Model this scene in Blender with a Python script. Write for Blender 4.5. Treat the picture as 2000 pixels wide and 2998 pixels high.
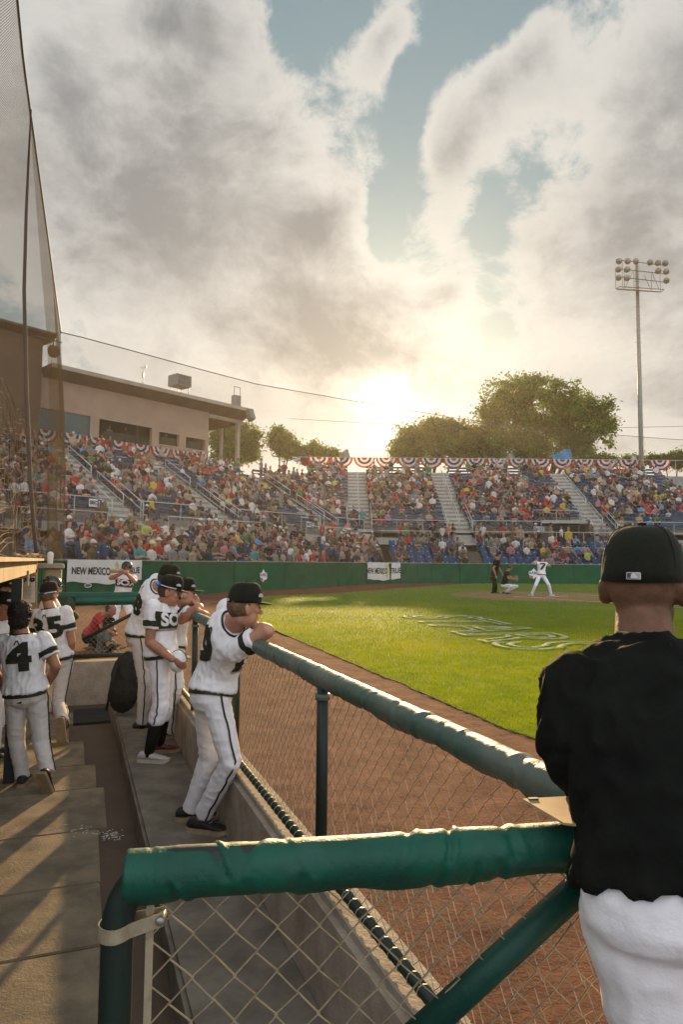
import bpy, bmesh, math, random
import numpy as np
from mathutils import Vector, Matrix, noise
from mathutils.bvhtree import BVHTree

for _o in list(bpy.data.objects):
    bpy.data.objects.remove(_o)
scene = bpy.context.scene
COL = scene.collection
random.seed(7)
RNG = np.random.default_rng(7)

# ------------------------------------------------------------------ camera
FPX, CX, CY, CAMZ = 2000.0, 1000.0, 1499.0, 1.40
PITCH, ROLL = math.atan(147 / FPX), math.radians(0.516)
_F = Vector((0, math.cos(PITCH), math.sin(PITCH)))
_R0, _U0 = Vector((1, 0, 0)), Vector((0, -math.sin(PITCH), math.cos(PITCH)))
_R = _R0 * math.cos(ROLL) + _U0 * math.sin(ROLL)
_U = _U0 * math.cos(ROLL) - _R0 * math.sin(ROLL)
CAM = Vector((0, 0, CAMZ))
cam_data = bpy.data.cameras.new('camera')
cam_data.sensor_fit = 'HORIZONTAL'
cam_data.sensor_width = 36.0
cam_data.lens = 36.0 * FPX / 2000.0
cam_data.clip_start = 0.05
cam_data.clip_end = 5000
cam = bpy.data.objects.new('camera', cam_data)
COL.objects.link(cam)
_m = Matrix((_R, _U, -_F)).transposed().to_4x4()
_m.translation = CAM
cam.matrix_world = _m
scene.camera = cam
scene.render.resolution_x, scene.render.resolution_y = 684, 1024


def ray(u, v):
    return (_F + _R * ((u - CX) / FPX) - _U * ((v - CY) / FPX)).normalized()


def G(u, v, z=0.0):
    """the place on the level z that the photograph shows at u, v"""
    d = ray(u, v)
    return CAM + d * ((z - CAMZ) / d.z)


def D(u, v, y):
    """the place at distance y in front that the photograph shows at u, v"""
    d = ray(u, v)
    return CAM + d * (y / d.y)


# ------------------------------------------------------------------ light
SUN_AZ, SUN_EL = math.radians(3.7), math.radians(14.0)
SUNDIR = Vector((math.sin(SUN_AZ) * math.cos(SUN_EL), math.cos(SUN_AZ) * math.cos(SUN_EL), math.sin(SUN_EL)))
sun_data = bpy.data.lights.new('sun', 'SUN')
sun_data.energy = 5.0
sun_data.angle = math.radians(0.9)
sun_data.color = (1.0, 0.66, 0.32)
sun = bpy.data.objects.new('sun', sun_data)
COL.objects.link(sun)
sun.rotation_euler = SUNDIR.to_track_quat('Z', 'Y').to_euler()
sun.location = SUNDIR * 200

scene.view_settings.view_transform = 'Standard'
scene.view_settings.look = 'None'
scene.view_settings.exposure = 0.95
scene.view_settings.gamma = 1.0
scene.view_settings.use_curve_mapping = False
scene.cycles.use_denoising = True
scene.cycles.max_bounces = 6
scene.cycles.diffuse_bounces = 3
scene.cycles.transparent_max_bounces = 24
scene.cycles.sample_clamp_indirect = 6.0


class NT:
    """small helper that writes shader node trees"""

    def __init__(self, tree):
        self.t = tree
        self.n = tree.nodes
        self.l = tree.links

    def node(self, kind, **kw):
        nd = self.n.new(kind)
        for k, v in kw.items():
            setattr(nd, k, v)
        return nd

    def put(self, sock, val):
        if val is None:
            return
        if isinstance(val, bpy.types.NodeSocket):
            self.l.new(val, sock)
        else:
            sock.default_value = val

    def m(self, op, a, b=None, c=None, clamp=False):
        nd = self.node('ShaderNodeMath', operation=op, use_clamp=clamp)
        for i, x in enumerate((a, b, c)):
            if x is not None:
                self.put(nd.inputs[i], x)
        return nd.outputs[0]

    def add(self, *xs):
        r = xs[0]
        for x in xs[1:]:
            r = self.m('ADD', r, x)
        return r

    def mul(self, a, b):
        return self.m('MULTIPLY', a, b)

    def vm(self, op, a, b=None, scale=None):
        nd = self.node('ShaderNodeVectorMath', operation=op)
        self.put(nd.inputs[0], a)
        if b is not None:
            self.put(nd.inputs[1], b)
        if scale is not None:
            self.put(nd.inputs['Scale'], scale)
        return nd.outputs['Value'] if op in ('DOT_PRODUCT', 'LENGTH', 'DISTANCE') else nd.outputs[0]

    def smooth(self, x, lo, hi, a=0.0, b=1.0):
        nd = self.node('ShaderNodeMapRange', interpolation_type='SMOOTHSTEP')
        for i, v in enumerate((x, lo, hi, a, b)):
            self.put(nd.inputs[i], v)
        return nd.outputs[0]

    def lin(self, x, lo, hi, a=0.0, b=1.0):
        nd = self.node('ShaderNodeMapRange')
        for i, v in enumerate((x, lo, hi, a, b)):
            self.put(nd.inputs[i], v)
        return nd.outputs[0]

    def mix(self, f, a, b, blend='MIX'):
        nd = self.node('ShaderNodeMix', data_type='RGBA', blend_type=blend)
        self.put(nd.inputs[0], f)
        self.put(nd.inputs[6], a if not isinstance(a, tuple) else tuple(a) + (1,) * (4 - len(a)))
        self.put(nd.inputs[7], b if not isinstance(b, tuple) else tuple(b) + (1,) * (4 - len(b)))
        return nd.outputs[2]

    def noise(self, vec=None, scale=5.0, detail=4.0, rough=0.5, dist=0.0, out=0):
        nd = self.node('ShaderNodeTexNoise')
        if vec is not None:
            self.put(nd.inputs['Vector'], vec)
        nd.inputs['Scale'].default_value = scale
        nd.inputs['Detail'].default_value = detail
        nd.inputs['Roughness'].default_value = rough
        nd.inputs['Distortion'].default_value = dist
        return nd.outputs[out]


# ------------------------------------------------------------------ sky: nishita air with broken cloud in front of the low sun
world = bpy.data.worlds.new('World')
scene.world = world
world.use_nodes = True
w = NT(world.node_tree)
w.n.clear()
d = w.node('ShaderNodeTexCoord').outputs['Generated']
sep = w.node('ShaderNodeSeparateXYZ')
w.put(sep.inputs[0], d)
azi = w.m('ARCTAN2', sep.outputs[0], sep.outputs[1])
ele = w.m('ARCSINE', sep.outputs[2])
sky = w.node('ShaderNodeTexSky', sky_type='NISHITA')
sky.sun_disc = False
sky.sun_elevation = SUN_EL
sky.sun_rotation = SUN_AZ
sky.air_density = 1.2
sky.dust_density = 2.0
sky.ozone_density = 1.5


def blob(u, v, ru, rv, rot=0.0):
    """a soft oval patch of the sky, in azimuth and elevation"""
    dd = ray(u, v)
    a0, e0 = math.atan2(dd.x, dd.y), math.asin(dd.z)
    c, s = math.cos(math.radians(rot)), math.sin(math.radians(rot))
    da, de = w.m('SUBTRACT', azi, a0), w.m('SUBTRACT', ele, e0)
    q1 = w.m('ADD', w.mul(da, c * FPX / ru), w.mul(de, s * FPX / ru))
    q2 = w.m('ADD', w.mul(da, -s * FPX / rv), w.mul(de, c * FPX / rv))
    r2 = w.m('ADD', w.mul(q1, q1), w.mul(q2, q2))
    return w.m('POWER', 2.718, w.mul(r2, -1.0))


def blobs(lst):
    r = None
    for b in lst:
        x = w.mul(blob(*b[1:]), b[0])
        r = x if r is None else w.m('ADD', r, x)
    return r


warp = w.noise(d, 3.2, 3, 0.5, out=1)
warp = w.vm('SUBTRACT', warp, (0.5, 0.5, 0.5))
dw = w.vm('ADD', w.vm('MULTIPLY', d, (1.0, 1.0, 1.35)), w.vm('SCALE', warp, scale=0.16))
sunstep = w.vm('ADD', dw, tuple((Vector((0.02, 0.02, -0.055)))))
n1 = w.noise(dw, 4.2, 10, 0.64)
n1s = w.noise(sunstep, 4.2, 8, 0.62)
n2 = w.noise(w.vm('ADD', dw, (3.1, 1.7, 0.4)), 1.7, 5, 0.5)
n3 = w.noise(dw, 13.0, 7, 0.62)
# less cloud where the photograph shows blue gaps, more where it is thick
gaps = blobs([(0.38, 960, 10, 200, 110, 10), (0.34, 1390, 60, 210, 80, 22), (0.30, 1190, 380, 70, 190, 5), (0.33, 1120, 620, 50, 100, 0),
              (0.22, 1800, 10, 260, 120, 10), (0.20, 1420, 660, 70, 110, 10), (0.17, 480, 150, 120, 40, 0), (0.18, 1480, 900, 110, 120, 0),
              (0.05, 1690, 330, 120, 90, 25)])
thick = blobs([(0.34, 580, 90, 210, 140, 0), (0.36, 480, 540, 400, 230, -10), (0.44, 940, 960, 300, 150, -22), (0.30, 930, 660, 95, 55, 20),
               (0.22, 180, 330, 160, 200, 0), (0.34, 1960, 520, 340, 430, 0), (0.18, 1320, 850, 55, 30, 20), (0.30, 1490, 235, 250, 78, 28), (0.24, 1320, 480, 110, 120, 0), (0.2, 1120, 130, 90, 60, 30)])
dens = w.add(w.mul(n1, 1.15), w.mul(n2, 0.35), w.mul(n3, 0.28), thick, w.mul(gaps, -1.0), -0.36)
cover = w.smooth(dens, 0.42, 0.55)
relief = w.m('SUBTRACT', n1, n1s)
dark = w.add(w.smooth(w.m('ADD', dens, w.mul(w.m('SUBTRACT', n3, 0.5), 0.35)), 0.56, 1.0), w.mul(relief, -1.9))
dark = w.m('MINIMUM', w.m('MAXIMUM', dark, 0.0), 1.0)
cosang = w.vm('DOT_PRODUCT', d, tuple(SUNDIR))
ang = w.m('ARCCOSINE', w.m('MINIMUM', cosang, 0.99999))
near = w.m('POWER', 2.718, w.mul(ang, -3.0))
# front-lit clouds opposite the sun, out of view, brightened further as fill for shade
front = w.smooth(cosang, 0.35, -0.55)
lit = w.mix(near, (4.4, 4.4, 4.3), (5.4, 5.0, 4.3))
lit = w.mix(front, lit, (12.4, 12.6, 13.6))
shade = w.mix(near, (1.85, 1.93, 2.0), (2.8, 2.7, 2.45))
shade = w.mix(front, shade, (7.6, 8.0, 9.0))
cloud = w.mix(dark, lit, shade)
blue = w.vm('MULTIPLY', sky.outputs[0], (0.50, 0.56, 0.58))
blue = w.mix(0.72, blue, (1.75, 2.6, 2.85))
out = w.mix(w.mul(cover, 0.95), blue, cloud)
# forward scatter round the sun, through the thin places of the cloud: bright rims and a soft glow
rim = w.mul(w.smooth(dens, 0.40, 0.50), w.m('SUBTRACT', 1.0, w.smooth(dens, 0.52, 0.70)))
g1 = w.m('POWER', 2.718, w.mul(w.mul(ang, ang), -1.0 / (0.050 ** 2)))
g2 = w.m('POWER', 2.718, w.mul(ang, -1.0 / 0.10))
thin = w.m('SUBTRACT', 1.15, w.mul(dark, 0.75))
halo = w.mul(w.add(w.mul(g1, 5.5), w.mul(g2, 2.9)), thin)
halo = w.m('ADD', halo, w.mul(w.mul(rim, near), 1.9))
out = w.vm('ADD', out, w.vm('SCALE', (1.0, 0.90, 0.72), scale=halo))
# the lowest air is pale
haze_low = w.m('POWER', 2.718, w.mul(w.m('ABSOLUTE', ele), -1.0 / 0.10))
out = w.mix(w.mul(haze_low, 0.30), out, (6.2, 5.9, 5.1))
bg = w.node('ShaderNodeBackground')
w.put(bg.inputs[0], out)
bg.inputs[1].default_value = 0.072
wo = w.node('ShaderNodeOutputWorld')
w.l.new(bg.outputs[0], wo.inputs[0])
world.cycles.sampling_method = 'MANUAL'
world.cycles.sample_map_resolution = 512


# ------------------------------------------------------------------ materials
MATS = {}


def mat(name, col, rough=0.7, var=0.12, scale=8.0, bump=0.0, bscale=60.0, col2=None, metal=0.0, spec=0.4, trans=0.0, sheen=0.0, coat=0.0, big=None, detail=5):
    """principled surface whose colour, gloss and fine relief vary by noise"""
    m = bpy.data.materials.new(name)
    m.use_nodes = True
    t = NT(m.node_tree)
    p = t.n['Principled BSDF']
    co = t.node('ShaderNodeTexCoord').outputs['Object']
    n = t.noise(co, scale, detail, 0.6)
    c2 = col2 if col2 else tuple(max(0.0, c * (1 - var * 1.6)) for c in col)
    c1 = col if col2 else tuple(min(1.0, c * (1 + var * 0.7)) for c in col)
    f = t.smooth(n, 0.3, 0.7)
    cc = t.mix(f, c2, c1)
    if big:
        nb = t.noise(co, big[0], 4, 0.6)
        cc = t.mix(t.smooth(nb, big[1], big[2], 0, big[4] if len(big) > 4 else 0.8), cc, big[3])
    t.put(p.inputs['Base Color'], cc)
    t.put(p.inputs['Roughness'], t.lin(n, 0.2, 0.8, min(1, rough + 0.06), max(0.05, rough - 0.06)))
    p.inputs['Metallic'].default_value = metal
    p.inputs['Specular IOR Level'].default_value = spec
    if sheen:
        p.inputs['Sheen Weight'].default_value = sheen
    if coat:
        p.inputs['Coat Weight'].default_value = coat
    if bump:
        b = t.node('ShaderNodeBump')
        b.inputs['Strength'].default_value = bump
        b.inputs['Distance'].default_value = 0.02
        t.put(b.inputs['Height'], t.noise(co, bscale, 5, 0.65))
        t.put(p.inputs['Normal'], b.outputs[0])
    if trans:
        tr = t.node('ShaderNodeBsdfTranslucent')
        t.put(tr.inputs[0], cc)
        mx = t.node('ShaderNodeMixShader')
        mx.inputs[0].default_value = trans
        t.l.new(p.outputs[0], mx.inputs[1])
        t.l.new(tr.outputs[0], mx.inputs[2])
        t.l.new(mx.outputs[0], t.n['Material Output'].inputs[0])
    MATS[name] = m
    return m


# ------------------------------------------------------------------ mesh building
class MB:
    def __init__(self):
        self.v, self.f, self.mi = [], [], []

    def addv(self, pts):
        i = len(self.v)
        self.v.extend([tuple(p) for p in pts])
        return i

    def face(self, idx, mi=0):
        self.f.append(tuple(idx))
        self.mi.append(mi)

    def quad(self, a, b, c, d, mi=0):
        i = self.addv((a, b, c, d))
        self.face((i, i + 1, i + 2, i + 3), mi)

    def box(self, c, size, ax=(1, 0, 0), ay=None, az=(0, 0, 1), mi=0):
        """box round centre c with half sizes along its own axes"""
        ax, az = Vector(ax).normalized(), Vector(az).normalized()
        ay = Vector(ay).normalized() if ay is not None else az.cross(ax).normalized()
        c = Vector(c)
        hx, hy, hz = ax * size[0] * 0.5, ay * size[1] * 0.5, az * size[2] * 0.5
        pts = [c + hx * sx + hy * sy + hz * sz for sx in (-1, 1) for sy in (-1, 1) for sz in (-1, 1)]
        i = self.addv(pts)
        for q in ((0, 1, 3, 2), (4, 6, 7, 5), (0, 4, 5, 1), (2, 3, 7, 6), (0, 2, 6, 4), (1, 5, 7, 3)):
            self.face([i + k for k in q], mi)

    def bar(self, p0, p1, wd, ht, up=(0, 0, 1), mi=0):
        p0, p1 = Vector(p0), Vector(p1)
        ax = p1 - p0
        ay = Vector(up).cross(ax).normalized()
        az = ax.normalized().cross(ay)
        self.box((p0 + p1) * 0.5, (ax.length, wd, ht), ax, ay, az, mi)

    def tube(self, pts, rad, n=8, cap=True, mi=0, closed=False):
        pts = [Vector(p) for p in pts]
        rad = rad if isinstance(rad, (list, tuple)) else [rad] * len(pts)
        m = len(pts)
        rings = []
        prev = None
        for k, p in enumerate(pts):
            tdir = (pts[min(k + 1, m - 1)] - pts[max(k - 1, 0)]).normalized()
            if prev is None:
                a = tdir.orthogonal().normalized()
            else:
                a = (prev - tdir * prev.dot(tdir))
                a = a.normalized() if a.length > 1e-6 else tdir.orthogonal().normalized()
            prev = a
            b = tdir.cross(a)
            rings.append(self.addv([p + (a * math.cos(2 * math.pi * j / n) + b * math.sin(2 * math.pi * j / n)) * rad[k] for j in range(n)]))
        for k in range(m - 1):
            i, o = rings[k], rings[k + 1]
            for j in range(n):
                j2 = (j + 1) % n
                self.face((i + j, i + j2, o + j2, o + j), mi)
        if cap:
            self.face([rings[0] + j for j in range(n)][::-1], mi)
            self.face([rings[-1] + j for j in range(n)], mi)

    def loft(self, rings, cap=True, mi=0):
        """rings: lists of points of the same length"""
        n = len(rings[0])
        ids = [self.addv(r) for r in rings]
        for i, o in zip(ids[:-1], ids[1:]):
            for j in range(n):
                j2 = (j + 1) % n
                self.face((i + j, i + j2, o + j2, o + j), mi)
        if cap:
            self.face([ids[0] + j for j in range(n)][::-1], mi)
            self.face([ids[-1] + j for j in range(n)], mi)

    def capsule(self, p0, p1, r0, r1, n=12, mi=0, flat=None):
        p0, p1 = Vector(p0), Vector(p1)
        ax = p1 - p0
        L = ax.length
        tdir = ax / L if L > 1e-6 else Vector((0, 0, 1))
        a = tdir.orthogonal().normalized()
        b = tdir.cross(a)
        prof = []
        for k in range(4):
            th = math.pi / 2 * (1 - k / 4)
            prof.append((-r0 * math.sin(th), r0 * math.cos(th) if k else r0 * 0.08))
        prof += [(0, r0), (L * 0.5, (r0 + r1) / 2), (L, r1)]
        for k in range(1, 5):
            th = math.pi / 2 * k / 4
            prof.append((L + r1 * math.sin(th), r1 * math.cos(th) if k < 4 else r1 * 0.08))
        rings = [[p0 + tdir * s + (a * math.cos(2 * math.pi * j / n) + b * math.sin(2 * math.pi * j / n)) * r for j in range(n)] for s, r in prof]
        self.loft(rings, True, mi)

    def ellipsoid(self, c, ax, ay, az, n=16, m=10, mi=0):
        c, ax, ay, az = Vector(c), Vector(ax), Vector(ay), Vector(az)
        rings = []
        for k in range(m + 1):
            th = math.pi * k / m
            s, co = max(math.sin(th), 0.02), -math.cos(th)
            rings.append([c + az * co + (ax * math.cos(2 * math.pi * j / n) + ay * math.sin(2 * math.pi * j / n)) * s for j in range(n)])
        self.loft(rings, True, mi)

    def grid(self, fn, nu, nv, mi=0):
        i = self.addv([fn(a / nu, b / nv) for b in range(nv + 1) for a in range(nu + 1)])
        for b in range(nv):
            for a in range(nu):
                k = i + b * (nu + 1) + a
                self.face((k, k + 1, k + nu + 2, k + nu + 1), mi)

    def poly(self, pts, mi=0):
        i = self.addv(pts)
        self.face(range(i, i + len(pts)), mi)

    def mesh(self, name, smooth=False):
        me = bpy.data.meshes.new(name)
        me.from_pydata(self.v, [], self.f)
        if any(self.mi):
            me.polygons.foreach_set('material_index', self.mi)
        if smooth:
            me.polygons.foreach_set('use_smooth', [True] * len(me.polygons))
        me.update()
        return me

    def build(self, name, m=None, parent=None, smooth=False, org=None):
        me = self.mesh(name, smooth)
        return link(name, me, m, parent, org)


def link(name, me, m=None, parent=None, org=None):
    if m is not None:
        ms = m if isinstance(m, (list, tuple)) else [m]
        if not me.materials:
            for x in ms:
                me.materials.append(MATS[x] if isinstance(x, str) else x)
    o = bpy.data.objects.new(name, me)
    COL.objects.link(o)
    if parent is not None:
        o.parent = parent
        o.matrix_parent_inverse = WORLD_OF(parent).inverted()
    return o


def WORLD_OF(o):
    if o.parent is None:
        return o.matrix_basis.copy()
    return WORLD_OF(o.parent) @ o.matrix_parent_inverse @ o.matrix_basis


def tag(o, label=None, cat=None, group=None, kind=None):
    if label:
        o['label'] = label
    if cat:
        o['category'] = cat
    if group:
        o['group'] = group
    if kind:
        o['kind'] = kind
    return o


def thing(name, label, cat, loc=(0, 0, 0), rz=0.0, group=None):
    o = bpy.data.objects.new(name, None)
    o.empty_display_size = 0.1
    COL.objects.link(o)
    o.location = loc
    o.rotation_euler = (0, 0, rz)
    return tag(o, label, cat, group)


def dup(o, parent=None):
    """copy of a thing with its parts and their parts, sharing mesh data"""
    c = o.copy()
    COL.objects.link(c)
    if parent is not None:
        c.parent = parent
    for ch in o.children:
        dup(ch, c)
    return c


def V(*a):
    return Vector(a)


# dugout frame: s across towards the field, t along the dugout, both from below the camera
DAZ = math.radians(-21.06)
DA = Vector((math.sin(DAZ), math.cos(DAZ), 0))
DN = Vector((DA.y, -DA.x, 0))


def W(s, t, z=0.0):
    p = DN * s + DA * t
    return Vector((p.x, p.y, z))


def text_mesh(s, size, offset=0.0, fill=True, bevel=0.0, align='CENTER', shear=0.0, sx=1.0):
    cu = bpy.data.curves.new('lettering', 'FONT')
    cu.body = s
    cu.size = size
    cu.align_x = align
    cu.align_y = 'CENTER'
    cu.offset = offset
    cu.shear = shear
    cu.resolution_u = 3
    cu.fill_mode = 'BOTH' if fill else 'NONE'
    if bevel:
        cu.bevel_depth = bevel
        cu.bevel_resolution = 0
    o = bpy.data.objects.new('lettering', cu)
    COL.objects.link(o)
    dg = bpy.context.evaluated_depsgraph_get()
    me = bpy.data.meshes.new_from_object(o.evaluated_get(dg))
    bpy.data.objects.remove(o)
    bpy.data.curves.remove(cu)
    if sx != 1.0:
        for vv in me.vertices:
            vv.co.x *= sx
    return me


def place_mesh(me, org, ax, ay, az=None):
    """lay a flat mesh out in the world: x along ax, y along ay"""
    ax, ay = Vector(ax).normalized(), Vector(ay).normalized()
    az = ax.cross(ay)
    mt = Matrix((ax, ay, az)).transposed().to_4x4()
    mt.translation = Vector(org)
    me.transform(mt)
    return me


def smooth_noise(p, s):
    return noise.noise(Vector(p) * s)

mat('dirt', (0.165, 0.072, 0.041), 0.97, bump=0.9, bscale=38, scale=3.0, col2=(0.105, 0.045, 0.026), big=(0.35, 0.45, 0.75, (0.20, 0.095, 0.055), 0.7), spec=0.12)
mat('home_dirt', (0.30, 0.165, 0.10), 0.95, bump=0.6, bscale=30, scale=2.0, col2=(0.23, 0.12, 0.075))
mat('grass', (0.10, 0.155, 0.016), 0.85, bump=1.0, bscale=24, scale=26.0, col2=(0.06, 0.11, 0.012), big=(0.16, 0.42, 0.62, (0.13, 0.17, 0.018), 0.55), detail=9)
mat('blade', (0.30, 0.38, 0.004), 0.8, scale=3.0, col2=(0.19, 0.28, 0.004), trans=0.62, big=(0.25, 0.42, 0.65, (0.40, 0.40, 0.005), 0.75), spec=0.04)
mat('chalk', (0.72, 0.70, 0.66), 0.95, var=0.2, scale=20)
mat('grass_paint', (0.46, 0.50, 0.34), 0.9, var=0.3, scale=9, col2=(0.20, 0.26, 0.06))
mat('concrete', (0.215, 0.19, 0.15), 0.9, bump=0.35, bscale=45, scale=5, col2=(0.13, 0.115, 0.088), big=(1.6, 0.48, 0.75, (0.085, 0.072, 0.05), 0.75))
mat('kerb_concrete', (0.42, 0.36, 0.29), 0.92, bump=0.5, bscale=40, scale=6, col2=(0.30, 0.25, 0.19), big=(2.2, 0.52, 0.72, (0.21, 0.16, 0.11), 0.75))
mat('mat_rubber', (0.29, 0.235, 0.155), 0.95, bump=0.5, bscale=55, scale=4, col2=(0.16, 0.135, 0.098), big=(1.1, 0.48, 0.75, (0.30, 0.225, 0.14), 0.7), spec=0.15)
mat('floor_dirt', (0.115, 0.08, 0.052), 0.95, bump=0.6, bscale=35, scale=4, col2=(0.095, 0.07, 0.05))
mat('brace_green', (0.005, 0.052, 0.036), 0.5, bump=0.15, bscale=25, scale=6, spec=0.3, col2=(0.004, 0.038, 0.026))
mat('green_paint', (0.005, 0.020, 0.014), 0.55, bump=0.12, bscale=25, scale=5, spec=0.5)
mat('green_vinyl', (0.005, 0.098, 0.060), 0.5, bump=0.25, bscale=30, scale=6, spec=0.3, col2=(0.006, 0.06, 0.04), big=(5.0, 0.55, 0.75, (0.035, 0.11, 0.085), 0.45))
mat('grey_vinyl', (0.065, 0.11, 0.080), 0.45, bump=0.22, bscale=22, scale=5, spec=0.5, col2=(0.05, 0.105, 0.082), big=(2.5, 0.45, 0.7, (0.135, 0.155, 0.13), 0.7))
mat('wall_green', (0.012, 0.110, 0.050), 0.75, bump=0.1, bscale=12, scale=1.2, col2=(0.008, 0.080, 0.038), big=(0.5, 0.5, 0.8, (0.03, 0.125, 0.07), 0.5), spec=0.15)
mat('galvanised', (0.42, 0.42, 0.38), 0.45, metal=0.75, scale=30, col2=(0.30, 0.29, 0.25))
mat('wire', (0.48, 0.42, 0.30), 0.4, metal=0.4, scale=30, col2=(0.32, 0.27, 0.18))
mat('white_rail', (0.62, 0.62, 0.58), 0.45, metal=0.3, scale=4, var=0.1)
mat('aluminium', (0.50, 0.49, 0.45), 0.5, metal=0.35, scale=3, col2=(0.40, 0.39, 0.36), bump=0.05)
mat('step_pale', (0.62, 0.59, 0.52), 0.6, scale=3, col2=(0.50, 0.48, 0.42))
mat('tread', (0.36, 0.345, 0.31), 0.6, metal=0.2, scale=2.5, col2=(0.27, 0.26, 0.235))
mat('bench_blue', (0.016, 0.075, 0.165), 0.6, scale=2.0, col2=(0.012, 0.055, 0.125), spec=0.25)
mat('seat_blue', (0.010, 0.085, 0.215), 0.55, scale=6.0, col2=(0.008, 0.062, 0.165), spec=0.25)
mat('label_white', (0.8, 0.8, 0.78), 0.6, var=0.05)
mat('panel_white', (0.52, 0.50, 0.45), 0.7, scale=1.0, col2=(0.42, 0.40, 0.36))
mat('steel_dark', (0.12, 0.12, 0.11), 0.5, metal=0.5, scale=5)
mat('steel_grey', (0.25, 0.25, 0.22), 0.5, metal=0.5, scale=5)
mat('void', (0.02, 0.02, 0.018), 0.9, var=0.3)
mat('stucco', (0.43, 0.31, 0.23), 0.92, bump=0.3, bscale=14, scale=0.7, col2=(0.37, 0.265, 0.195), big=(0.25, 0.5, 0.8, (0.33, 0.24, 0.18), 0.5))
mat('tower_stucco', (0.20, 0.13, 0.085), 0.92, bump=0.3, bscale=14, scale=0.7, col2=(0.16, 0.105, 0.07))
mat('roof_brown', (0.155, 0.115, 0.085), 0.7, scale=0.8, col2=(0.12, 0.09, 0.068))
mat('soffit', (0.20, 0.125, 0.07), 0.7, scale=1.0)
mat('trim_tan', (0.42, 0.36, 0.28), 0.7, scale=1.0)
mat('glass_teal', (0.03, 0.085, 0.085), 0.12, scale=0.6, col2=(0.015, 0.05, 0.05), spec=0.7)
mat('room_dark', (0.055, 0.052, 0.038), 0.9, scale=0.8)
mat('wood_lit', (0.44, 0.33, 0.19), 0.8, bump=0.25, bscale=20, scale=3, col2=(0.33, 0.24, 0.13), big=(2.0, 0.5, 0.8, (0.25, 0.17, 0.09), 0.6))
mat('flag_red', (0.42, 0.03, 0.03), 0.8, trans=0.35, scale=5)
mat('flag_white', (0.72, 0.70, 0.66), 0.8, trans=0.35, var=0.06, scale=5)
mat('flag_blue', (0.03, 0.045, 0.14), 0.8, trans=0.35, scale=5)
mat('flag_sky', (0.05, 0.33, 0.62), 0.8, trans=0.35, scale=5)
mat('banner_white', (0.74, 0.73, 0.68), 0.75, var=0.05, scale=3, bump=0.15, bscale=6, trans=0.1)
mat('ink', (0.018, 0.018, 0.018), 0.7, var=0.1)
mat('zia_yellow', (0.60, 0.46, 0.06), 0.7, var=0.1)
mat('orange_mark', (0.45, 0.18, 0.10), 0.7)
mat('bark', (0.10, 0.07, 0.045), 0.95, bump=0.6, bscale=8, scale=2)
for _n, _c in (('leaf_dark', (0.085, 0.17, 0.010)), ('leaf_mid', (0.14, 0.235, 0.014)), ('leaf_gold', (0.26, 0.25, 0.02))):
    mat(_n, _c, 0.6, scale=0.4, var=0.25, trans=0.6)
# cloth, skin and gear
mat('jersey_white', (0.82, 0.81, 0.82), 0.85, var=0.04, scale=5, bump=0.5, bscale=9, sheen=0.2)
mat('trouser_white', (0.82, 0.81, 0.83), 0.85, var=0.05, scale=6, bump=0.35, bscale=11, sheen=0.2, big=(3.0, 0.62, 0.82, (0.46, 0.40, 0.33), 0.35))
mat('trouser_dusty', (0.64, 0.61, 0.57), 0.88, var=0.05, scale=6, bump=0.4, bscale=11, big=(4.0, 0.55, 0.72, (0.33, 0.25, 0.17), 0.6))
mat('cloth_black', (0.008, 0.0095, 0.0075), 0.95, var=0.2, bump=0.4, bscale=10, spec=0.12)
mat('cap_black', (0.013, 0.015, 0.009), 0.92, var=0.2, bump=0.25, bscale=90, sheen=0.06, spec=0.15)
mat('band_green', (0.018, 0.026, 0.014), 0.85, var=0.2, scale=30)
mat('band_grey', (0.30, 0.27, 0.25), 0.85, var=0.1)
mat('belt', (0.014, 0.018, 0.010), 0.5, var=0.1)
mat('skin_light', (0.50, 0.25, 0.16), 0.55, var=0.10, scale=18, bump=0.12, bscale=60, spec=0.4)
mat('skin_tan', (0.40, 0.185, 0.11), 0.55, var=0.12, scale=18, bump=0.12, bscale=60, spec=0.4)
mat('skin_brown', (0.165, 0.085, 0.048), 0.6, var=0.18, scale=22, bump=0.25, bscale=80, spec=0.3)
mat('hair_brown', (0.055, 0.033, 0.018), 0.7, var=0.3, scale=40, bump=0.9, bscale=45)
mat('hair_fair', (0.17, 0.095, 0.045), 0.75, var=0.3, scale=40, bump=0.8, bscale=60)
mat('hair_dark', (0.016, 0.011, 0.008), 0.6, var=0.3, scale=40, bump=0.9, bscale=45)
mat('shoe_black', (0.018, 0.02, 0.022), 0.55, var=0.2, scale=30, bump=0.3, bscale=50)
mat('shoe_white', (0.50, 0.48, 0.47), 0.6, var=0.1, scale=30, bump=0.3, bscale=50)
mat('sole_tan', (0.33, 0.245, 0.14), 0.8, scale=20, bump=0.3, bscale=60)
mat('sole_red', (0.50, 0.08, 0.03), 0.7, scale=20)
mat('maroon', (0.14, 0.025, 0.03), 0.7, scale=20)
mat('red_cloth', (0.42, 0.03, 0.035), 0.85, bump=0.3, bscale=12)
mat('sage_cloth', (0.10, 0.125, 0.11), 0.9, bump=0.3, bscale=12)
mat('lens_blue', (0.02, 0.22, 0.62), 0.1, metal=0.6, scale=12, spec=0.8)
mat('helmet_dark', (0.014, 0.022, 0.02), 0.25, var=0.1, spec=0.6)
mat('bat_wood', (0.50, 0.32, 0.16), 0.4, scale=6)
mat('glove_pale', (0.55, 0.47, 0.38), 0.8, scale=14, bump=0.2)
mat('glove_tan', (0.33, 0.19, 0.09), 0.75, scale=14, bump=0.2)
mat('clip_brown', (0.46, 0.33, 0.19), 0.65, scale=14, col2=(0.38, 0.26, 0.145))
mat('paper', (0.72, 0.69, 0.60), 0.8, var=0.05)
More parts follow.
